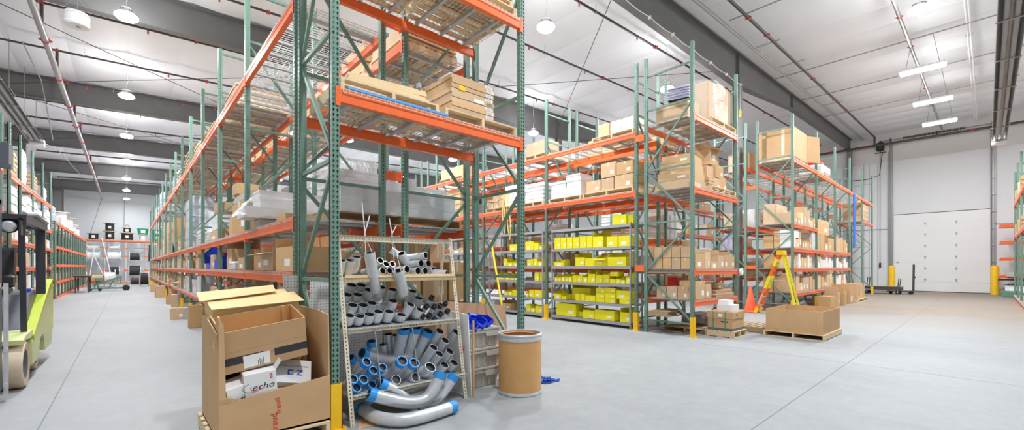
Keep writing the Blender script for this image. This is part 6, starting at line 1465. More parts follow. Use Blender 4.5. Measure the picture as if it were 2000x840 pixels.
# --- left wall rack
WN = {.8: 'lowest', 1.6: 'second', 2.45: 'third', 3.3: 'fourth', 4.45: 'top'}
r = random.Random(41)
WBAY = [(13.7, 16.05), (16.2, 18.6), None, (19.9, 21.5), (21.65, 24.05), (24.2, 26.6), (26.75, 29.15)]
for k, by in enumerate(WBAY):
    if not by: continue
    for z in (.8, 1.6, 2.45, 3.3, 4.45):
        if z == 3.3:
            n_ = 1 if k == 3 else 2
            shelf_row('+X', -2.63, z + DZ, [(by[0] + .1 + i * 1.15, by[0] + 1.15 + i * 1.15, .62 + .2 * ((k + i) % 2), .8, 'stackflat', 'white', 0, 0) for i in range(n_)], f"fourth shelf, {ORD[k if k < 2 else k - 1]} bay, left wall rack", 'white stacks on the left wall rack')
        elif z == 4.45:
            shelf_row('+X', -2.63, z + DZ, [(by[0] + .1, by[0] + 1.2, (.9, .6, 1, .8, 1.2, .7, .6)[k], .9, 'wrapped', 'card' if k % 2 else 'wrap', 0, 0)], f"top shelf, {ORD[k if k < 2 else k - 1]} bay, left wall rack", 'wrapped loads on the left wall rack')
        else:
            shelf_row('+X', -2.63, z + DZ, autofill(by[0] + .1, by[1] - .05, .55, r, .35, .7, KT, ('card', 'card', 'white', 'pale'), .25, dep=.6), f"{WN[z]} shelf, {ORD[k if k < 2 else k - 1]} bay, left wall rack", 'cartons on the left wall rack')
# far low rack: tools, reels and bundles on top
for i, (y, w, h, cl, kd) in enumerate(((31.6, 1.0, .75, 'bluewrap', 'wrapped'), (33.2, 1.2, .4, 'wrap', 'wrapped'), (35.2, .9, .5, 'galv', 'closed'))):
    carton(-3.1, y, 3.88 + DZ, w, .8, h, math.pi / 2, kd, cl, f"{('blue and white packs', 'clear plastic bundle', 'pale grey case')[i]} on top of the far low rack", cat='load')
for i in range(10):
    y = 31.2 + S5 * i
    shelf_row('+X', -2.66, .9 + .012, [(y + .15, y + .8, .35 + .05 * (i % 3), .5, 'closed', ('card', 'galv', 'card')[i % 3], 0, 0)], f"low shelf, {ORD[i]} bay, far low rack", 'goods on the far low rack')
    shelf_row('+X', -2.66, .135, [(y + .15, y + 1.2, .5, .6, 'closed', ('card', 'grey')[i % 2], 0, 0)], f"bottom level, {ORD[i]} bay, far low rack", 'goods on the far low rack')
# ------------------------------------------------------------------ cartons and pallets out on the aisle floor
pallet('wooden pallet under the big open brown carton in the dock aisle', 12.02, 2.93, 0, R(90), 'wood', 1.20, 1.66)
t = thing('cardboard_carton', 'big open-topped brown carton on a pallet in the dock aisle', 'carton', (12.02, 2.93, .134))
w, d, h, q_ = 1.58, 1.12, .50, .014
t.rotation_euler = (0, 0, 0)
b = MB(); b.box(-w / 2, w / 2, -d / 2, -d / 2 + q_, 0, h); b.box(-w / 2, w / 2, d / 2 - q_, d / 2, 0, h); b.box(-w / 2, -w / 2 + q_, -d / 2 + q_, d / 2 - q_, 0, h); b.box(w / 2 - q_, w / 2, -d / 2 + q_, d / 2 - q_, 0, h); b.box(-w / 2 + q_, w / 2 - q_, -d / 2 + q_, d / 2 - q_, 0, .01)
b.build('wall', M['kraft'], t)
b = MB()
for i in range(6): b.box(-w / 2 - .0015, -w / 2, -d / 2 + .10, -d / 2 + .13, .05 + i * .07, .09 + i * .07)
b.box(-w / 2 - .001, -w / 2, -d / 2 + .18, -d / 2 + .184, 0, h); b.build('perforation', M['tape'], t)
b = MB(); b.prism([(.28, 0), (.40, 0), (.38, .05), (.3, .06)], -w / 2 - .002, -w / 2, 'yz'); b.build('hand_hole', M['tape'], t)
# strapped carton with white boxes
pallet('small new pallet under the strapped carton beside the end rack', 10.52, 4.12, 0, R(0), 'wood', .74, .66, h=.15)
t = thing('cardboard_carton', 'strapped tan carton with a lid, in front of the end rack', 'carton', (10.52, 4.12, .152))
b = MB(); b.bbox(-.33, .33, -.28, .28, 0, .34, .006); b.build('body', M['kraft'], t)
b = MB(); b.bbox(-.345, .345, -.295, .295, .27, .43, .006); b.build('lid', M['kraft'], t)
b = MB()
for y in (-.12, .15): b.box(-.348, .348, y - .008, y + .008, .0, .433)
b.build('strap', M['greencable'], t)
b = MB(); b.box(-.3325, .3325, -.2825, .2825, .0, .055); b.box(-.1, -.16, -.3, -.2955, 0.34, .38); b.build('dark_band', M['truckgrey'], t)
b = MB(); b.box(-.348, -.345, -.06, .04, .31, .38); b.build('shipping_label', M['label'], t)
b = MB(); b.box(-.3345, -.33, -.17, -.02, .19, .215); b.build('print_mark', M['ink'], t)
carton(10.5, 4.06, .585, .34, .40, .15, R(-90), 'closed', 'white', 'lower white carton on the strapped carton before the end rack')
carton(10.48, 4.1, .737, .24, .28, .10, R(-90), 'closed', 'white', 'small white carton on top of the white one, before the end rack')
pallet('empty pallet on the floor between the strapped carton and the big open carton', 12.05, 3.99, 0, R(0), 'woodold', 1.1, .86)

# ------------------------------------------------------------------ ladder and cone
def rail(b, p, q, w=.075, h=.03, mi=0): b.bar(p, q, w, h, mi, up=wv)
Lx, Ly = 16.55, 5.0
t = thing('step_ladder', 'orange and yellow stepladder standing before the dock-aisle rack', 'ladder', (0, 0, 0))
pf = [PZ(1466, 611, 0.01), PZ(1492, 606, .01)]       # front feet
pr = [PZ(1535, 591, .01), PZ(1556, 591, .01)]
wv = Vector((1, .05, 0)).normalized(); sv = Vector((.05, -1, 0)).normalized()
f0 = Vector((16.0, 5.30, .045)); r0 = f0 + sv * 1.22 + wv * .03
Pf = [f0 + wv * .56, f0]; Pb = [r0 + wv * .5, r0]
tc_ = f0 + wv * .28 + sv * .72; tc_.z = 0
tops = [tc_ + wv * .15 - sv * .04 + Vector((0, 0, 2.08)), tc_ - wv * .15 - sv * .04 + Vector((0, 0, 2.08))]
topb = [tc_ + wv * .14 + sv * .06 + Vector((0, 0, 2.05)), tc_ - wv * .14 + sv * .06 + Vector((0, 0, 2.05))]
for i in range(2):
    b = MB(); rail(b, Pf[i], tops[i], .08, .035); b.build('front_rail', M['ladder'], t)
    b = MB(); rail(b, Pb[i], topb[i], .06, .03); b.build('rear_rail', M['ladderyel'], t)
    b = MB(); m0 = Pf[i].lerp(tops[i], .0); m1 = Pf[i].lerp(tops[i], .09); rail(b, m0, m1, .095, .05); b.build('foot', M['guard'], t)
    b = MB(); rail(b, Pf[i].lerp(tops[i], .42), Pf[i].lerp(tops[i], .62), .086, .04); rail(b, Pf[i].lerp(tops[i], .78), Pf[i].lerp(tops[i], .9), .086, .04); b.build('warning_label', M['ladderyel'], t)
    b = MB(); b.bar(Pf[i].lerp(tops[i], .55), Pb[i].lerp(topb[i], .55), .02, .01); b.build('spreader', M['galv'], t)
for k in range(6):
    s = .12 + k * .145; a, c = Pf[0].lerp(tops[0], s), Pf[1].lerp(tops[1], s)
    b = MB(); b.bar(a, c, .085, .022); b.bar(a - sv * .04 - Vector((0, 0, .02)), c - sv * .04 - Vector((0, 0, .02)), .012, .045); b.build('step', M['galv'], t)
for k in range(5):
    s = .12 + k * .18; a, c = Pb[0].lerp(topb[0], s), Pb[1].lerp(topb[1], s); b = MB(); b.bar(a, c, .025, .025); b.build('rear_rung', M['galv'], t)
b = MB(); b.bar(tc_ - wv * .2 + Vector((0, 0, 2.12)), tc_ + wv * .2 + Vector((0, 0, 2.12)), .2, .1); b.bar(tc_ - wv * .21 + Vector((0, 0, 2.04)), tc_ + wv * .21 + Vector((0, 0, 2.04)), .22, .06); b.build('top_cap', M['guard'], t)
m0 = Pf[1].lerp(tops[1], .12); m1 = Pf[1].lerp(tops[1], .34); xd = (m1 - m0).normalized(); nd = -wv; yd = nd.cross(xd).normalized(); zd = xd.cross(yd)
lt = textmesh('lettering', 'LOUISVILLE', .07, M['label'], t, tuple((m0 + m1) / 2 + zd * .03), (0, 0, 0)); lt.rotation_euler = Matrix((xd, yd, zd)).transposed().to_euler()
t = thing('traffic_cone', 'orange traffic cone between the racks, left of the stepladder', 'cone', (16.62, 5.66, 0))
b = MB(); b.bbox(-.26, .26, -.26, .26, .003, .035, .02); b.build('base', M['cone'], t)
b = MB(); b.lathe([(.2, .03), (.19, .06), (.035, .9), (.02, .92), (0, .92)], seg=26); b.build('body', M['cone'], t, True)
# small round gauge on the post by the ladder
t = thing('round_gauge', 'small white round gauge fixed to the end post near the ladder', 'gauge', (12.33, 4.43, 1.48))
b = MB(); b.lathe([(0, -.03), (.09, -.03), (.1, 0), (.09, .02)], (0, 0, 0), 18, 'y'); b.build('dial', M['white'], t); b = MB(); b.box(-.03, .03, .0, .05, -.03, .03); b.build('clamp', M['darksteel'], t)
# ------------------------------------------------------------------ carts near the dock door
def cart(x, y, rz_, L, W, label, posts):
    t = thing('platform_cart', label, 'cart', (x, y, 0), rz_)
    b = MB()
    for i in range(5): b.box(-L / 2, L / 2, -W / 2 + i * W / 5 + .004, -W / 2 + (i + 1) * W / 5 - .004, .33, .45)
    b.build('deck', M['woodold'], t)
    b = MB(); b.box(-L / 2 - .02, L / 2 + .02, -W / 2 - .015, -W / 2, .25, .45); b.box(-L / 2 - .02, L / 2 + .02, W / 2, W / 2 + .015, .25, .45); b.build('frame', M['darksteel'], t)
    for px_, py_ in ((-L / 2 + .15, -W / 2 + .1), (L / 2 - .15, -W / 2 + .1), (-L / 2 + .15, W / 2 - .1), (L / 2 - .15, W / 2 - .1)):
        b = MB(); b.lathe([(0, -.025), (.09, -.025), (.1, -.015), (.1, .015), (.09, .025), (0, .025)], (px_, py_, .1), 16, 'y'); w_ = b.build('wheel', M['rubber'], t)
        b = MB(); b.box(px_ - .03, px_ + .03, py_ - .04, py_ + .04, .2, .33); b.box(px_ - .02, px_ + .02, py_ - .04, py_ - .03, .08, .25); b.box(px_ - .02, px_ + .02, py_ + .03, py_ + .04, .08, .25); b.build('caster_fork', M['galv'], w_)
    for px_, py_, h in posts:
        b = MB(); b.tube([(px_, py_, .25), (px_ + .06, py_, h)], .022, 8); b.build('stake', M['darksteel'], t, True)
    return t
cart(33.7, 4.15, R(-90), 1.7, .9, 'low wooden platform cart with stakes by the left bollard', ((-.7, -.4, 1.0), (-.7, .4, 1.0), (.7, -.4, .95), (.7, .4, .9)))
t = thing('hand_truck', 'flat steel hand truck with an upright handle before the dock door', 'hand truck', (34.2, 3.25, 0))
b = MB(); b.box(-.3, .3, -.42, .75, .14, .18); b.build('deck', M['darksteel'], t)
b = MB(); b.bar((-.0, -.4, .16), (0, -.42, 1.75), .1, .05); b.box(-.05, .05, -.5, -.42, .95, 1.05); b.build('handle', M['darksteel'], t)
for x in (-.2, .2):
    b = MB(); b.lathe([(0, -.03), (.1, -.03), (.1, .03), (0, .03)], (x, -.3, .1), 14, 'x'); b.build('wheel', M['rubber'], t)
    b = MB(); b.lathe([(0, -.03), (.07, -.03), (.07, .03), (0, .03)], (x, .6, .07), 14, 'x'); b.build('wheel', M['rubber'], t)

# ------------------------------------------------------------------ forklift at the left frame edge
FX = -1.0                                  # outer face of the near side
t = thing('forklift', 'lime and dark grey forklift with tan tyres standing in the left aisle', 'forklift', (0, 0, 0))
WDT = 1.12; XC = FX - WDT / 2
def wheel(x0, x1, yc, r_, nm='front_wheel'):
    b = MB(); b.lathe([(r_ * .62, x0 + .01), (r_ * .93, x0), (r_, x0 + .03), (r_, x1 - .03), (r_ * .93, x1), (r_ * .62, x1 - .01)], (0, yc, r_ + .002), 36, 'x'); w_ = b.build(nm, M['tanrubber'], t, True)
    b = MB(); b.lathe([(r_ * .62, x0 + .012), (r_ * .5, x0 + .05), (r_ * .2, x0 + .06), (0, x0 + .03)], (0, yc, r_ + .002), 24, 'x'); b.lathe([(r_ * .62, x1 - .012), (r_ * .5, x1 - .05), (r_ * .2, x1 - .06), (0, x1 - .03)], (0, yc, r_ + .002), 24, 'x'); b.build('hub', M['truckgrey'], w_, True)
    hb = MB()
    for i in range(6):
        a = R(60 * i); hb.lathe([(0, x1 - .05), (.012, x1 - .05), (.012, x1 - .035), (0, x1 - .035)], (0, yc + r_ * .36 * math.cos(a), r_ + r_ * .36 * math.sin(a)), 6, 'x')
    hb.build('wheel_nut', M['darksteel'], w_)
wheel(FX - .27, FX, 8.66, .31); wheel(FX - WDT, FX - WDT + .27, 8.66, .31)
wheel(FX - .26, FX - .06, 10.1, .235, 'rear_wheel'); wheel(FX - WDT + .06, FX - WDT + .26, 10.1, .235, 'rear_wheel')
sill = [(9.14, .22), (9.8, .22), (9.82, .4), (9.95, .52), (10.2, .54), (10.36, .42), (10.4, .25), (11.2, .25), (11.35, .4), (11.35, 1.25), (11.2, 1.33), (11.0, 1.22), (10.2, .98), (9.14, .55)]
for x0, x1 in ((FX - .1, FX - .0), (FX - WDT, FX - WDT + .1)):
    b = MB(); b.prism(sill, x0, x1, 'yz'); b.build('chassis_side', M['limepale'], t)
for x in (FX + .004, FX - WDT - .004):
    b = MB(); b.bar((x - .05, 9.2, .6), (x - .05, 10.95, 1.28), .115, .09); b.bar((x - .05, 10.9, 1.25), (x - .05, 11.3, 1.35), .115, .1); b.box(x - .09, x + .004, 11.3, 11.37, .5, 1.3); b.build('lime_stripe', M['lime'], t)
b = MB(); b.bbox(FX - WDT + .1, FX - .1, 10.4, 11.5, .25, 1.15, .06); b.build('counterweight', M['truckgrey'], t)
for x0, x1 in ((FX - .3, FX), (FX - WDT, FX - WDT + .3)):
    b = MB(); b.prism([(8.98, .62), (9.2, .64), (9.2, .72), (8.6, .7), (8.42, .66), (8.42, .6), (8.6, .64)], x0, x1, 'yz'); b.build('mudguard', M['limepale'], t)
b = MB(); b.prism([(9.1, .3), (10.4, .3), (10.5, 1.1), (10.3, 1.25), (9.75, 1.2), (9.55, .95), (9.2, .72)], FX - WDT + .1, FX - .1, 'yz'); b.build('battery_hood', M['truckgrey'], t)
b = MB(); b.bbox(FX - .098, FX - .094, 9.5, 10.3, .55, .9, .001); b.build('hood_panel', M['truckblack'], t)
b = MB(); b.bbox(XC - .25, XC + .25, 9.7, 10.2, 1.2, 1.32, .04); b.prism([(10.15, 1.3), (10.3, 1.3), (10.42, 1.85), (10.34, 1.92), (10.25, 1.88)], XC - .25, XC + .25, 'yz'); b.bbox(XC + .12, XC + .27, 9.95, 10.25, 1.32, 1.5, .04); st = b.build('seat', M['black'], t)
textmesh('lettering', 'S', .13, M['label'], st, (XC + .19, 10.255, 1.62), (R(90), 0, 0))
b = MB(); b.prism([(8.75, .6), (9.1, .6), (9.0, 1.25), (8.85, 1.28)], FX - WDT + .12, FX - .3, 'yz'); b.build('dash', M['truckgrey'], t)
b = MB(); 
for i in range(5): b.box(XC + .05 + i * .05, XC + .08 + i * .05, 8.78, 8.82, .98 + .02 * (i % 2), 1.03 + .02 * (i % 2))
b.build('dash_print', M['label'], t)
b = MB(); b.lathe([(.15, 0), (.17, .012), (.15, .025), (.14, .012), (.15, 0)], (XC, 9.1, 1.32), 20); b.tube([(XC, 9.02, 1.1), (XC, 9.1, 1.33)], .025, 8); b.build('steering_wheel', M['black'], t)
for x in (FX - .06, FX - WDT + .06):
    b = MB(); b.bar((x, 8.98, .68), (x, 8.78, 2.2), .05, .06, up=(1, 0, 0)); b.build('front_pillar', M['truckblack'], t)
    b = MB(); b.bar((x, 10.56, 1.15), (x, 10.5, 2.3), .05, .11, up=(1, 0, 0)); b.build('rear_pillar', M['truckblack'], t)
b = MB(); b.box(FX - WDT, FX, 8.65, 8.78, 2.18, 2.32); b.box(FX - WDT, FX, 10.6, 10.72, 2.24, 2.36)
for x in (FX - .07, FX - WDT): b.box(x, x + .07, 8.78, 10.6, 2.22, 2.34)
for i in range(5): x = FX - .25 - i * .16; b.box(x, x + .05, 8.78, 10.6, 2.25, 2.3)
b.build('overhead_guard', M['truckblack'], t)
b = MB(); b.tube([(FX - .03, 8.72, 2.33), (FX - .02, 9.5, 2.40), (FX - .02, 10.75, 2.36)], .035, 8); b.build('guard_rail', M['steel'], t, True)
b = MB(); b.lathe([(0, -.06), (.06, -.06), (.085, -.01), (.09, .0), (.08, .008)], (FX - .14, 8.56, 2.15), 18, 'y'); hl = b.build('headlamp', M['black'], t, True)
b = MB(); b.lathe([(0, -.068), (.05, -.066), (.075, -.03)], (FX - .14, 8.55, 2.15), 18, 'y'); b.build('lamp_glass', M['galv'], hl, True)
b = MB(); b.box(FX - .26, FX - .24, 8.5, 8.66, 2.04, 2.26); b.box(FX - .05, FX - .03, 8.5, 8.66, 2.04, 2.26); b.box(FX - .26, FX - .03, 8.5, 8.66, 2.24, 2.26); b.build('lamp_bracket', M['truckblack'], hl)
b = MB()
for i in range(14): b.box(FX - .01, FX + .01, 10.78, 10.82, 1.42 + i * .035, 1.44 + i * .035)
b.build('coil_hose', M['black'], t)
# mast and carriage
for x in (FX - .22, FX - WDT + .15):
    b = MB(); b.box(x, x + .05, 8.18, 8.34, .06, 2.46); b.box(x + .01, x + .04, 8.1, 8.18, .1, 2.4); b.build('mast_rail', M['truckgrey'], t)
b = MB(); b.box(FX - WDT + .07, FX - .07, 8.02, 8.3, 2.86, 3.14); b.box(FX - WDT + .07, FX - .05, 8.0, 8.04, 2.82, 2.87); b.box(FX - WDT + .17, FX - WDT + .2, 8.2, 8.3, 2.4, 2.86); b.box(FX - .2, FX - .17, 8.2, 8.3, 2.4, 2.86); b.build('mast_crosshead', M['truckgrey'], t)
b = MB(); b.box(FX - WDT + .02, FX - .17, 7.9, 8.0, .18, .28); b.box(FX - WDT + .02, FX - .17, 7.9, 8.0, .56, .66); b.box(FX - WDT + .1, FX - .28, 8.0, 8.1, .15, 1.0); cg = b.build('carriage', M['truckblack'], t)
for x in (FX - .105, FX - WDT):
    b = MB(); b.box(x + .01, x + .045, 7.88, 7.93, .08, 1.42); b.build('load_backrest_post', M['galv'], cg)
    b = MB()
    for z in (.2, .62): b.lathe([(0, -.03), (.022, -.03), (.022, 0), (0, 0)], (x + .03, 7.88, z), 8, 'y')
    b.build('bolt', M['galv'], cg)
b = MB(); b.box(FX - WDT + .05, FX - .12, 7.9, 7.93, 1.36, 1.42); b.build('backrest_bar', M['wood'], cg)
for x in (FX - .38, FX - .86):
    b = MB(); b.box(x, x + .1, 6.8, 7.9, .02, .06); b.box(x, x + .1, 7.86, 7.9, .02, .66); b.build('fork', M['darksteel'], cg)
b = MB(); b.bbox(FX - .16, FX - .12, 10.0, 10.1, 1.2, 1.28, .01); b.build('blue_tag', M['bluebin'], t)

# ------------------------------------------------------------------ reels and machines at the back wall
def reel(x, y, z, rf, w, rc, axis, flange, core, label, group):
    t = thing('cable_reel', label, 'reel', (x, y, z), 0, group)
    for s in (-1, 1):
        b = MB(); c0 = s * (w / 2); b.lathe([(.03, c0), (rf, c0), (rf, c0 + s * .03), (.03, c0 + s * .03)], (0, 0, 0), 24, axis); b.build('flange', M[flange], t)
    b = MB(); b.lathe([(rc * .97, -w / 2 + .01), (rc, -w / 2 + .03)] + [(rc * (1 if i % 2 else .965), -w / 2 + .03 + (w - .06) * i / 12) for i in range(1, 12)] + [(rc, w / 2 - .03), (rc * .97, w / 2 - .01)], (0, 0, 0), 24, axis); b.build('cable_winding', M[core], t, True)
    return t
g = 'reels on the axles of the back-wall rack'
for i, (x, z, rf, w, rc, fl, co, lab) in enumerate(((-2.28, 2.62, .5, .85, .40, 'white', 'cablewhite', 'large white cable reel, left bay of the back-wall rack, middle axle'), (-2.28, 3.42, .34, .8, .2, 'white', 'cablewhite', 'small white reel, left bay of the back-wall rack, top axle'),
     (-.86, 2.62, .5, .85, .42, 'white', 'cablewhite', 'large white cable reel, second bay of the back-wall rack, middle axle'), (-.86, 3.42, .4, .7, .2, 'white', 'galv', 'wire-spoked white reel, second bay of the back-wall rack, top axle'), (-.86, 1.25, .42, .65, .36, 'white', 'cable', 'black cable reel, second bay of the back-wall rack, lowest axle'),
     (.6, 2.6, .5, .72, .34, 'white', 'cable', 'black cable reel, third bay of the back-wall rack, middle axle'), (.6, 1.25, .52, .8, .48, 'white', 'cable', 'large black cable reel, third bay of the back-wall rack, lowest axle'), (2.02, 2.6, .48, .75, .44, 'black', 'cable', 'black reel, right bay of the back-wall rack, middle axle'), (2.02, 3.42, .38, .7, .4, 'black', 'cable', 'black reel, right bay of the back-wall rack, top axle'))):
    reel(x, 55.6, z, rf, w, rc, 'x', fl, co, lab, g)
for i, z in enumerate((3.42, 2.6, 1.25)):
    b = MB(); b.tube([(-2.84, 55.6, z), (2.86, 55.6, z)], .03, 8); tag(b.build('axle_bar', M['pipegrey'], None, True), f"long axle bar through the reels of the back-wall rack, {('upper', 'middle', 'lower')[i]} one", 'bar', 'axle bars of the back-wall rack')
g = 'reels on top of the back-wall rack'
for x, z, rf, w, rc, fl, co, lab in ((-2.28, 4.14, .47, .5, .34, 'woodold', 'cable', 'leftmost wooden reel lying on top of the back-wall rack'), (-1.17, 4.14, .46, .74, .32, 'wood', 'cable', 'lower wooden reel of the tall pair on the back-wall rack'), (-1.17, 4.942, .5, .74, .32, 'wood', 'cable', 'upper wooden reel of the tall pair on the back-wall rack'),
     (.05, 4.14, .57, .66, .42, 'wood', 'cable', 'wide wooden reel of the second pair on the back-wall rack'), (.05, 4.862, .4, .45, .27, 'wood', 'cable', 'upper wooden reel of the second pair, with a wire loop'), (1.2, 4.14, .42, .55, .26, 'wood', 'cablewhite', 'wooden reel of white cable beneath the green drum')):
    o_ = reel(x, 55.75, z + w / 2 + .05, rf, w, rc, 'z', fl, co, lab, g)
    b = MB(); b.box(-.12, .1, -rc - .012, -rc + .01, -.12, .12); b.build('paper_label', M['label'], o_)
b = MB(); b.tube([(-.1, 55.75, 5.4), (-.06, 55.75, 5.62), (.05, 55.75, 5.68), (.16, 55.75, 5.62), (.2, 55.75, 5.4)], .02, 6); tag(b.build('wire_loop', M['cable'], None, True), 'black wire loop on top of the second reel pair', 'wire')
for x, z, lab in ((1.2, 4.772, 'green open drum on the wooden reel of white cable'), (2.25, 4.752, 'upper green drum at the right end above the back-wall rack'), (2.25, 4.15, 'lower green drum at the right end above the back-wall rack')):
    t = thing('green_drum', lab, 'drum', (x, 55.75, z), 0, 'green drums by the back wall')
    b = MB(); b.lathe([(0, 0), (.36, 0), (.44, .6), (.41, .6), (.34, .05), (0, .05)], seg=24); b.build('shell', M['greencable'], t, True)
    b = MB(); b.box(-.16, .16, -.43, -.37, .15, .45); b.build('label', M['label'], t)
# top of the far low rack: white reels and wooden spools
for i, (y, rf, w, z) in enumerate(((37.2, .5, .9, 3.9), (40.2, .6, .8, 3.9), (43.4, .5, .6, 3.9), (46.5, .5, .6, 3.9))):
    reel(-3.05, y, z + w / 2 + .05, rf, w, rf * .75, 'z', 'wood' if i == 1 else 'white', 'cablewhite', f"white cable reel on top of the far low rack, {ORD[i]} from the near end", 'white reels on the far low rack')
# tilting reel cart in front of the back wall
t = thing('reel_cart', 'green wheeled reel-lifting machine in front of the back wall', 'machine', (-.95, 39.6, 0)); t.scale = (.72, .72, .72)
b = MB(); b.bar((-1.25, -.35, .22), (1.25, -.35, .25), .1, .12); b.bar((-1.25, .35, .22), (1.25, .35, .25), .1, .12); b.bar((-1.2, -.4, .22), (-1.2, .4, .22), .1); b.bar((.6, -.4, .25), (.6, .4, .25), .1); b.build('base_frame', M['winch'], t)
b = MB(); b.bar((-1.0, 0, .5), (.95, 0, 1.3), .14, .16); b.bar((-.9, 0, .2), (-.7, 0, .9), .1); b.bar((.1, 0, .25), (.5, 0, 1.15), .1); b.bar((.95, -.1, 1.3), (.9, -.1, .7), .1); b.build('lifting_arm', M['winch'], t)
b = MB(); b.bbox(-.85, -.4, -.25, .25, .9, 1.25, .05); b.box(-.7, -.55, -.1, .1, .3, .9); b.build('winch_box', M['winch'], t)
for x in (-1.15, -.5, 1.3):
    for y in (-.45, .45):
        r_ = .26 if x > 0 else .13
        b = MB(); b.lathe([(0, -.05), (r_ * .7, -.05), (r_, -.03), (r_, .03), (r_ * .7, .05), (0, .05)], (x, y, r_), 18, 'y'); b.build('wheel', M['black'], t)
b = MB(); b.lathe([(.2, -.2), (.42, -.2), (.42, -.15), (.2, -.14), (.2, .14), (.42, .15), (.42, .2), (.2, .2)], (-.05, .25, .75), 20, 'y'); tag(b.build('cable_reel', M['cablewhite'], None, True, (-2.1, 46.5, .0)), 'pale reel on the floor left of the green machine', 'reel') if False else None
reel(-1.0, 47.5, .72, .7, .6, .45, 'x', 'galv', 'cablewhite', 'grey steel reel standing behind the green machine', 'reels on the floor by the back wall')
reel(-1.85, 48.0, .62, .6, 1.0, .32, 'x', 'wood', 'kraft', 'wooden spool of brown rope left of the green machine', 'reels on the floor by the back wall')
reel(1.1, 47.0, .62, .6, .5, .5, 'x', 'wood', 'cable', 'wooden reel of black cable on the floor right of the green machine', 'reels on the floor by the back wall')
reel(.55, 50.5, .36, .35, .5, .3, 'x', 'black', 'cable', 'small black reel on the floor before the back-wall rack', 'reels on the floor by the back wall')
for i, (p, q_) in enumerate((((-2.55, 54.5, .036), (-2.2, 54.8, 3.4)), ((-.9, 54.0, .036), (-1.7, 54.7, 4.3)), ((-1.3, 54.4, .036), (-2.2, 54.8, 2.6)))):
    b = MB(); b.tube([p, q_], .035, 6); tag(b.build('white_pole', M['cablewhite'], None, True), f"thin white pole leaning on the back-wall rack, {ORD[i]} from the left", 'pole', 'white poles at the back wall')
t = thing('workbench', 'dark bench on casters before the far low rack', 'bench', (-2.05, 38.5, 0), R(90))
b = MB(); b.box(-1.2, 1.2, -.35, .35, .95, 1.05); b.build('top', M['black'], t)
for x in (-1.0, 1.0):
    for y in (-.28, .28): b = MB(); b.box(x - .04, x + .04, y - .04, y + .04, .1, .95); b.lathe([(0, -.03), (.09, -.03), (.09, .03), (0, .03)], (x, y, .09), 12, 'y'); b.build('leg', M['darksteel'], t)
for i, (x0, y0) in enumerate(((-2.6, 56.5), (-.2, 57), (2.6, 57))):
    b = MB(); b.tube([(x0, y0, 4.4), (x0 + (.9 if i == 0 else .05), y0, 8.4)], .015, 5); tag(b.build('hanging_cable', M['cable']), f"thin dark cable hanging down the back wall, {ORD[i]} from the left", 'cable', 'cables on the back wall')
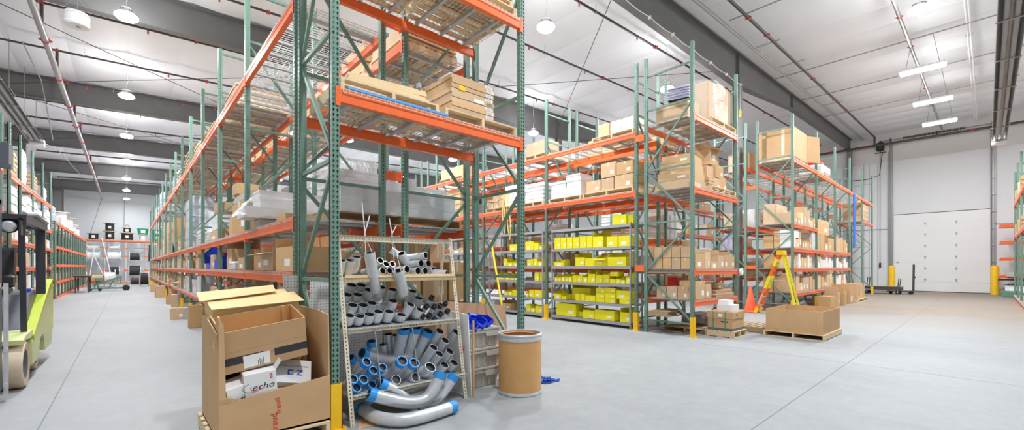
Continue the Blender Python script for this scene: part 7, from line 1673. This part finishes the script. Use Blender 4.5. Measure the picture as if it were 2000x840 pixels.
# ------------------------------------------------------------------ goods are trimmed so that none runs into an upright or a beam
bpy.context.view_layer.update()
def aabb(o, lo=None, hi=None):
    bb = [Vector(c) for c in o.bound_box] if lo is None else [Vector((x, y, z)) for x in (lo[0], hi[0]) for y in (lo[1], hi[1]) for z in (lo[2], hi[2])]
    q = [o.matrix_world @ c for c in bb]
    return [min(p[i] for p in q) for i in range(3)], [max(p[i] for p in q) for i in range(3)]
OBS = []
for o in bpy.data.objects:
    if o.parent is None or o.type != 'MESH': continue
    n = o.name.split('.')[0]
    if n == 'post' or n == 'shelf_post': OBS.append(aabb(o))
    elif n == 'beam':
        lo_, hi_ = aabb(o); OBS.append((lo_, hi_))
    elif n in ('cross_brace', 'diagonal_brace'): OBS.append(aabb(o))
for o in bpy.data.objects:
    if o.parent is not None or o.type != 'MESH' or not o.data.name.startswith('carton'): continue
    a = o.rotation_euler.z / (math.pi / 2)
    if abs(a - round(a)) > .01 or abs(o.rotation_euler.x) + abs(o.rotation_euler.y) > .01: continue
    lo, hi = aabb(o); lo0, hi0 = list(lo), list(hi)
    for olo, ohi in OBS:
        if any(lo[i] > ohi[i] - .001 or hi[i] < olo[i] + .001 for i in range(3)): continue
        best = None
        for i in range(3):
            dim = hi[i] - lo[i]
            for side in (0, 1):
                if side == 0 and i == 2 and ohi[2] - lo[2] > .012: continue
                cut = (ohi[i] + .004 - lo[i]) if side == 0 else (hi[i] - olo[i] + .004)
                if cut < dim * .75 and (best is None or cut / dim < best[0]): best = (cut / dim, i, side)
        if best:
            _, i, side = best
            if side == 0: lo[i] = ohi[i] + .004
            else: hi[i] = olo[i] - .004
    if lo != lo0 or hi != hi0:
        rr = [(hi[i] - lo[i]) / (hi0[i] - lo0[i]) for i in range(3)]
        o.location = [lo[i] + (o.location[i] - lo0[i]) * rr[i] for i in range(3)]
        odd = round(a) % 2
        o.scale = (o.scale[0] * rr[1 if odd else 0], o.scale[1] * rr[0 if odd else 1], o.scale[2] * rr[2])
# ------------------------------------------------------------------ labels that would repeat are told apart by where they stand
seen = {}
for o in list(bpy.data.objects):
    if o.parent is None and o.get('label') and o.type != 'LIGHT': seen.setdefault(o['label'], []).append(o)
for lab, os_ in seen.items():
    if len(os_) > 1:
        os_.sort(key=lambda o: o.matrix_world.translation.z if False else (round(o.location.z, 2), o.location.x + o.location.y))
        for i, o in enumerate(os_): o['label'] = lab + (', upper' if i else ', lower') if len(os_) == 2 else lab + ', ' + ('bottom', 'middle', 'top', 'topmost', 'highest', 'crowning')[min(i, 5)]
# ------------------------------------------------------------------ light and camera
w = bpy.data.worlds.new('World'); scene.world = w; w.use_nodes = True
bg = w.node_tree.nodes['Background']; bg.inputs['Color'].default_value = (1, .99, .98, 1); bg.inputs['Strength'].default_value = .5
cam = bpy.data.cameras.new('Camera'); co = bpy.data.objects.new('Camera', cam); COL.objects.link(co)
cam.sensor_width = 36; cam.sensor_fit = 'HORIZONTAL'; cam.lens = 36 * FPX / 2000; cam.shift_y = (HY - 420) / 2000; cam.clip_end = 200
fwd = Vector((SA, CA, 0)); co.location = (0, 0, CH)
co.rotation_euler = fwd.to_track_quat('-Z', 'Y').to_euler()
scene.camera = co
vs = scene.view_settings; vs.view_transform = 'Standard'; vs.look = 'None'; vs.gamma = 1; vs.exposure = 0.04; vs.use_curve_mapping = False
scene.render.film_transparent = False
scene.cycles.max_bounces = 8; scene.cycles.diffuse_bounces = 5; scene.cycles.transparent_max_bounces = 12
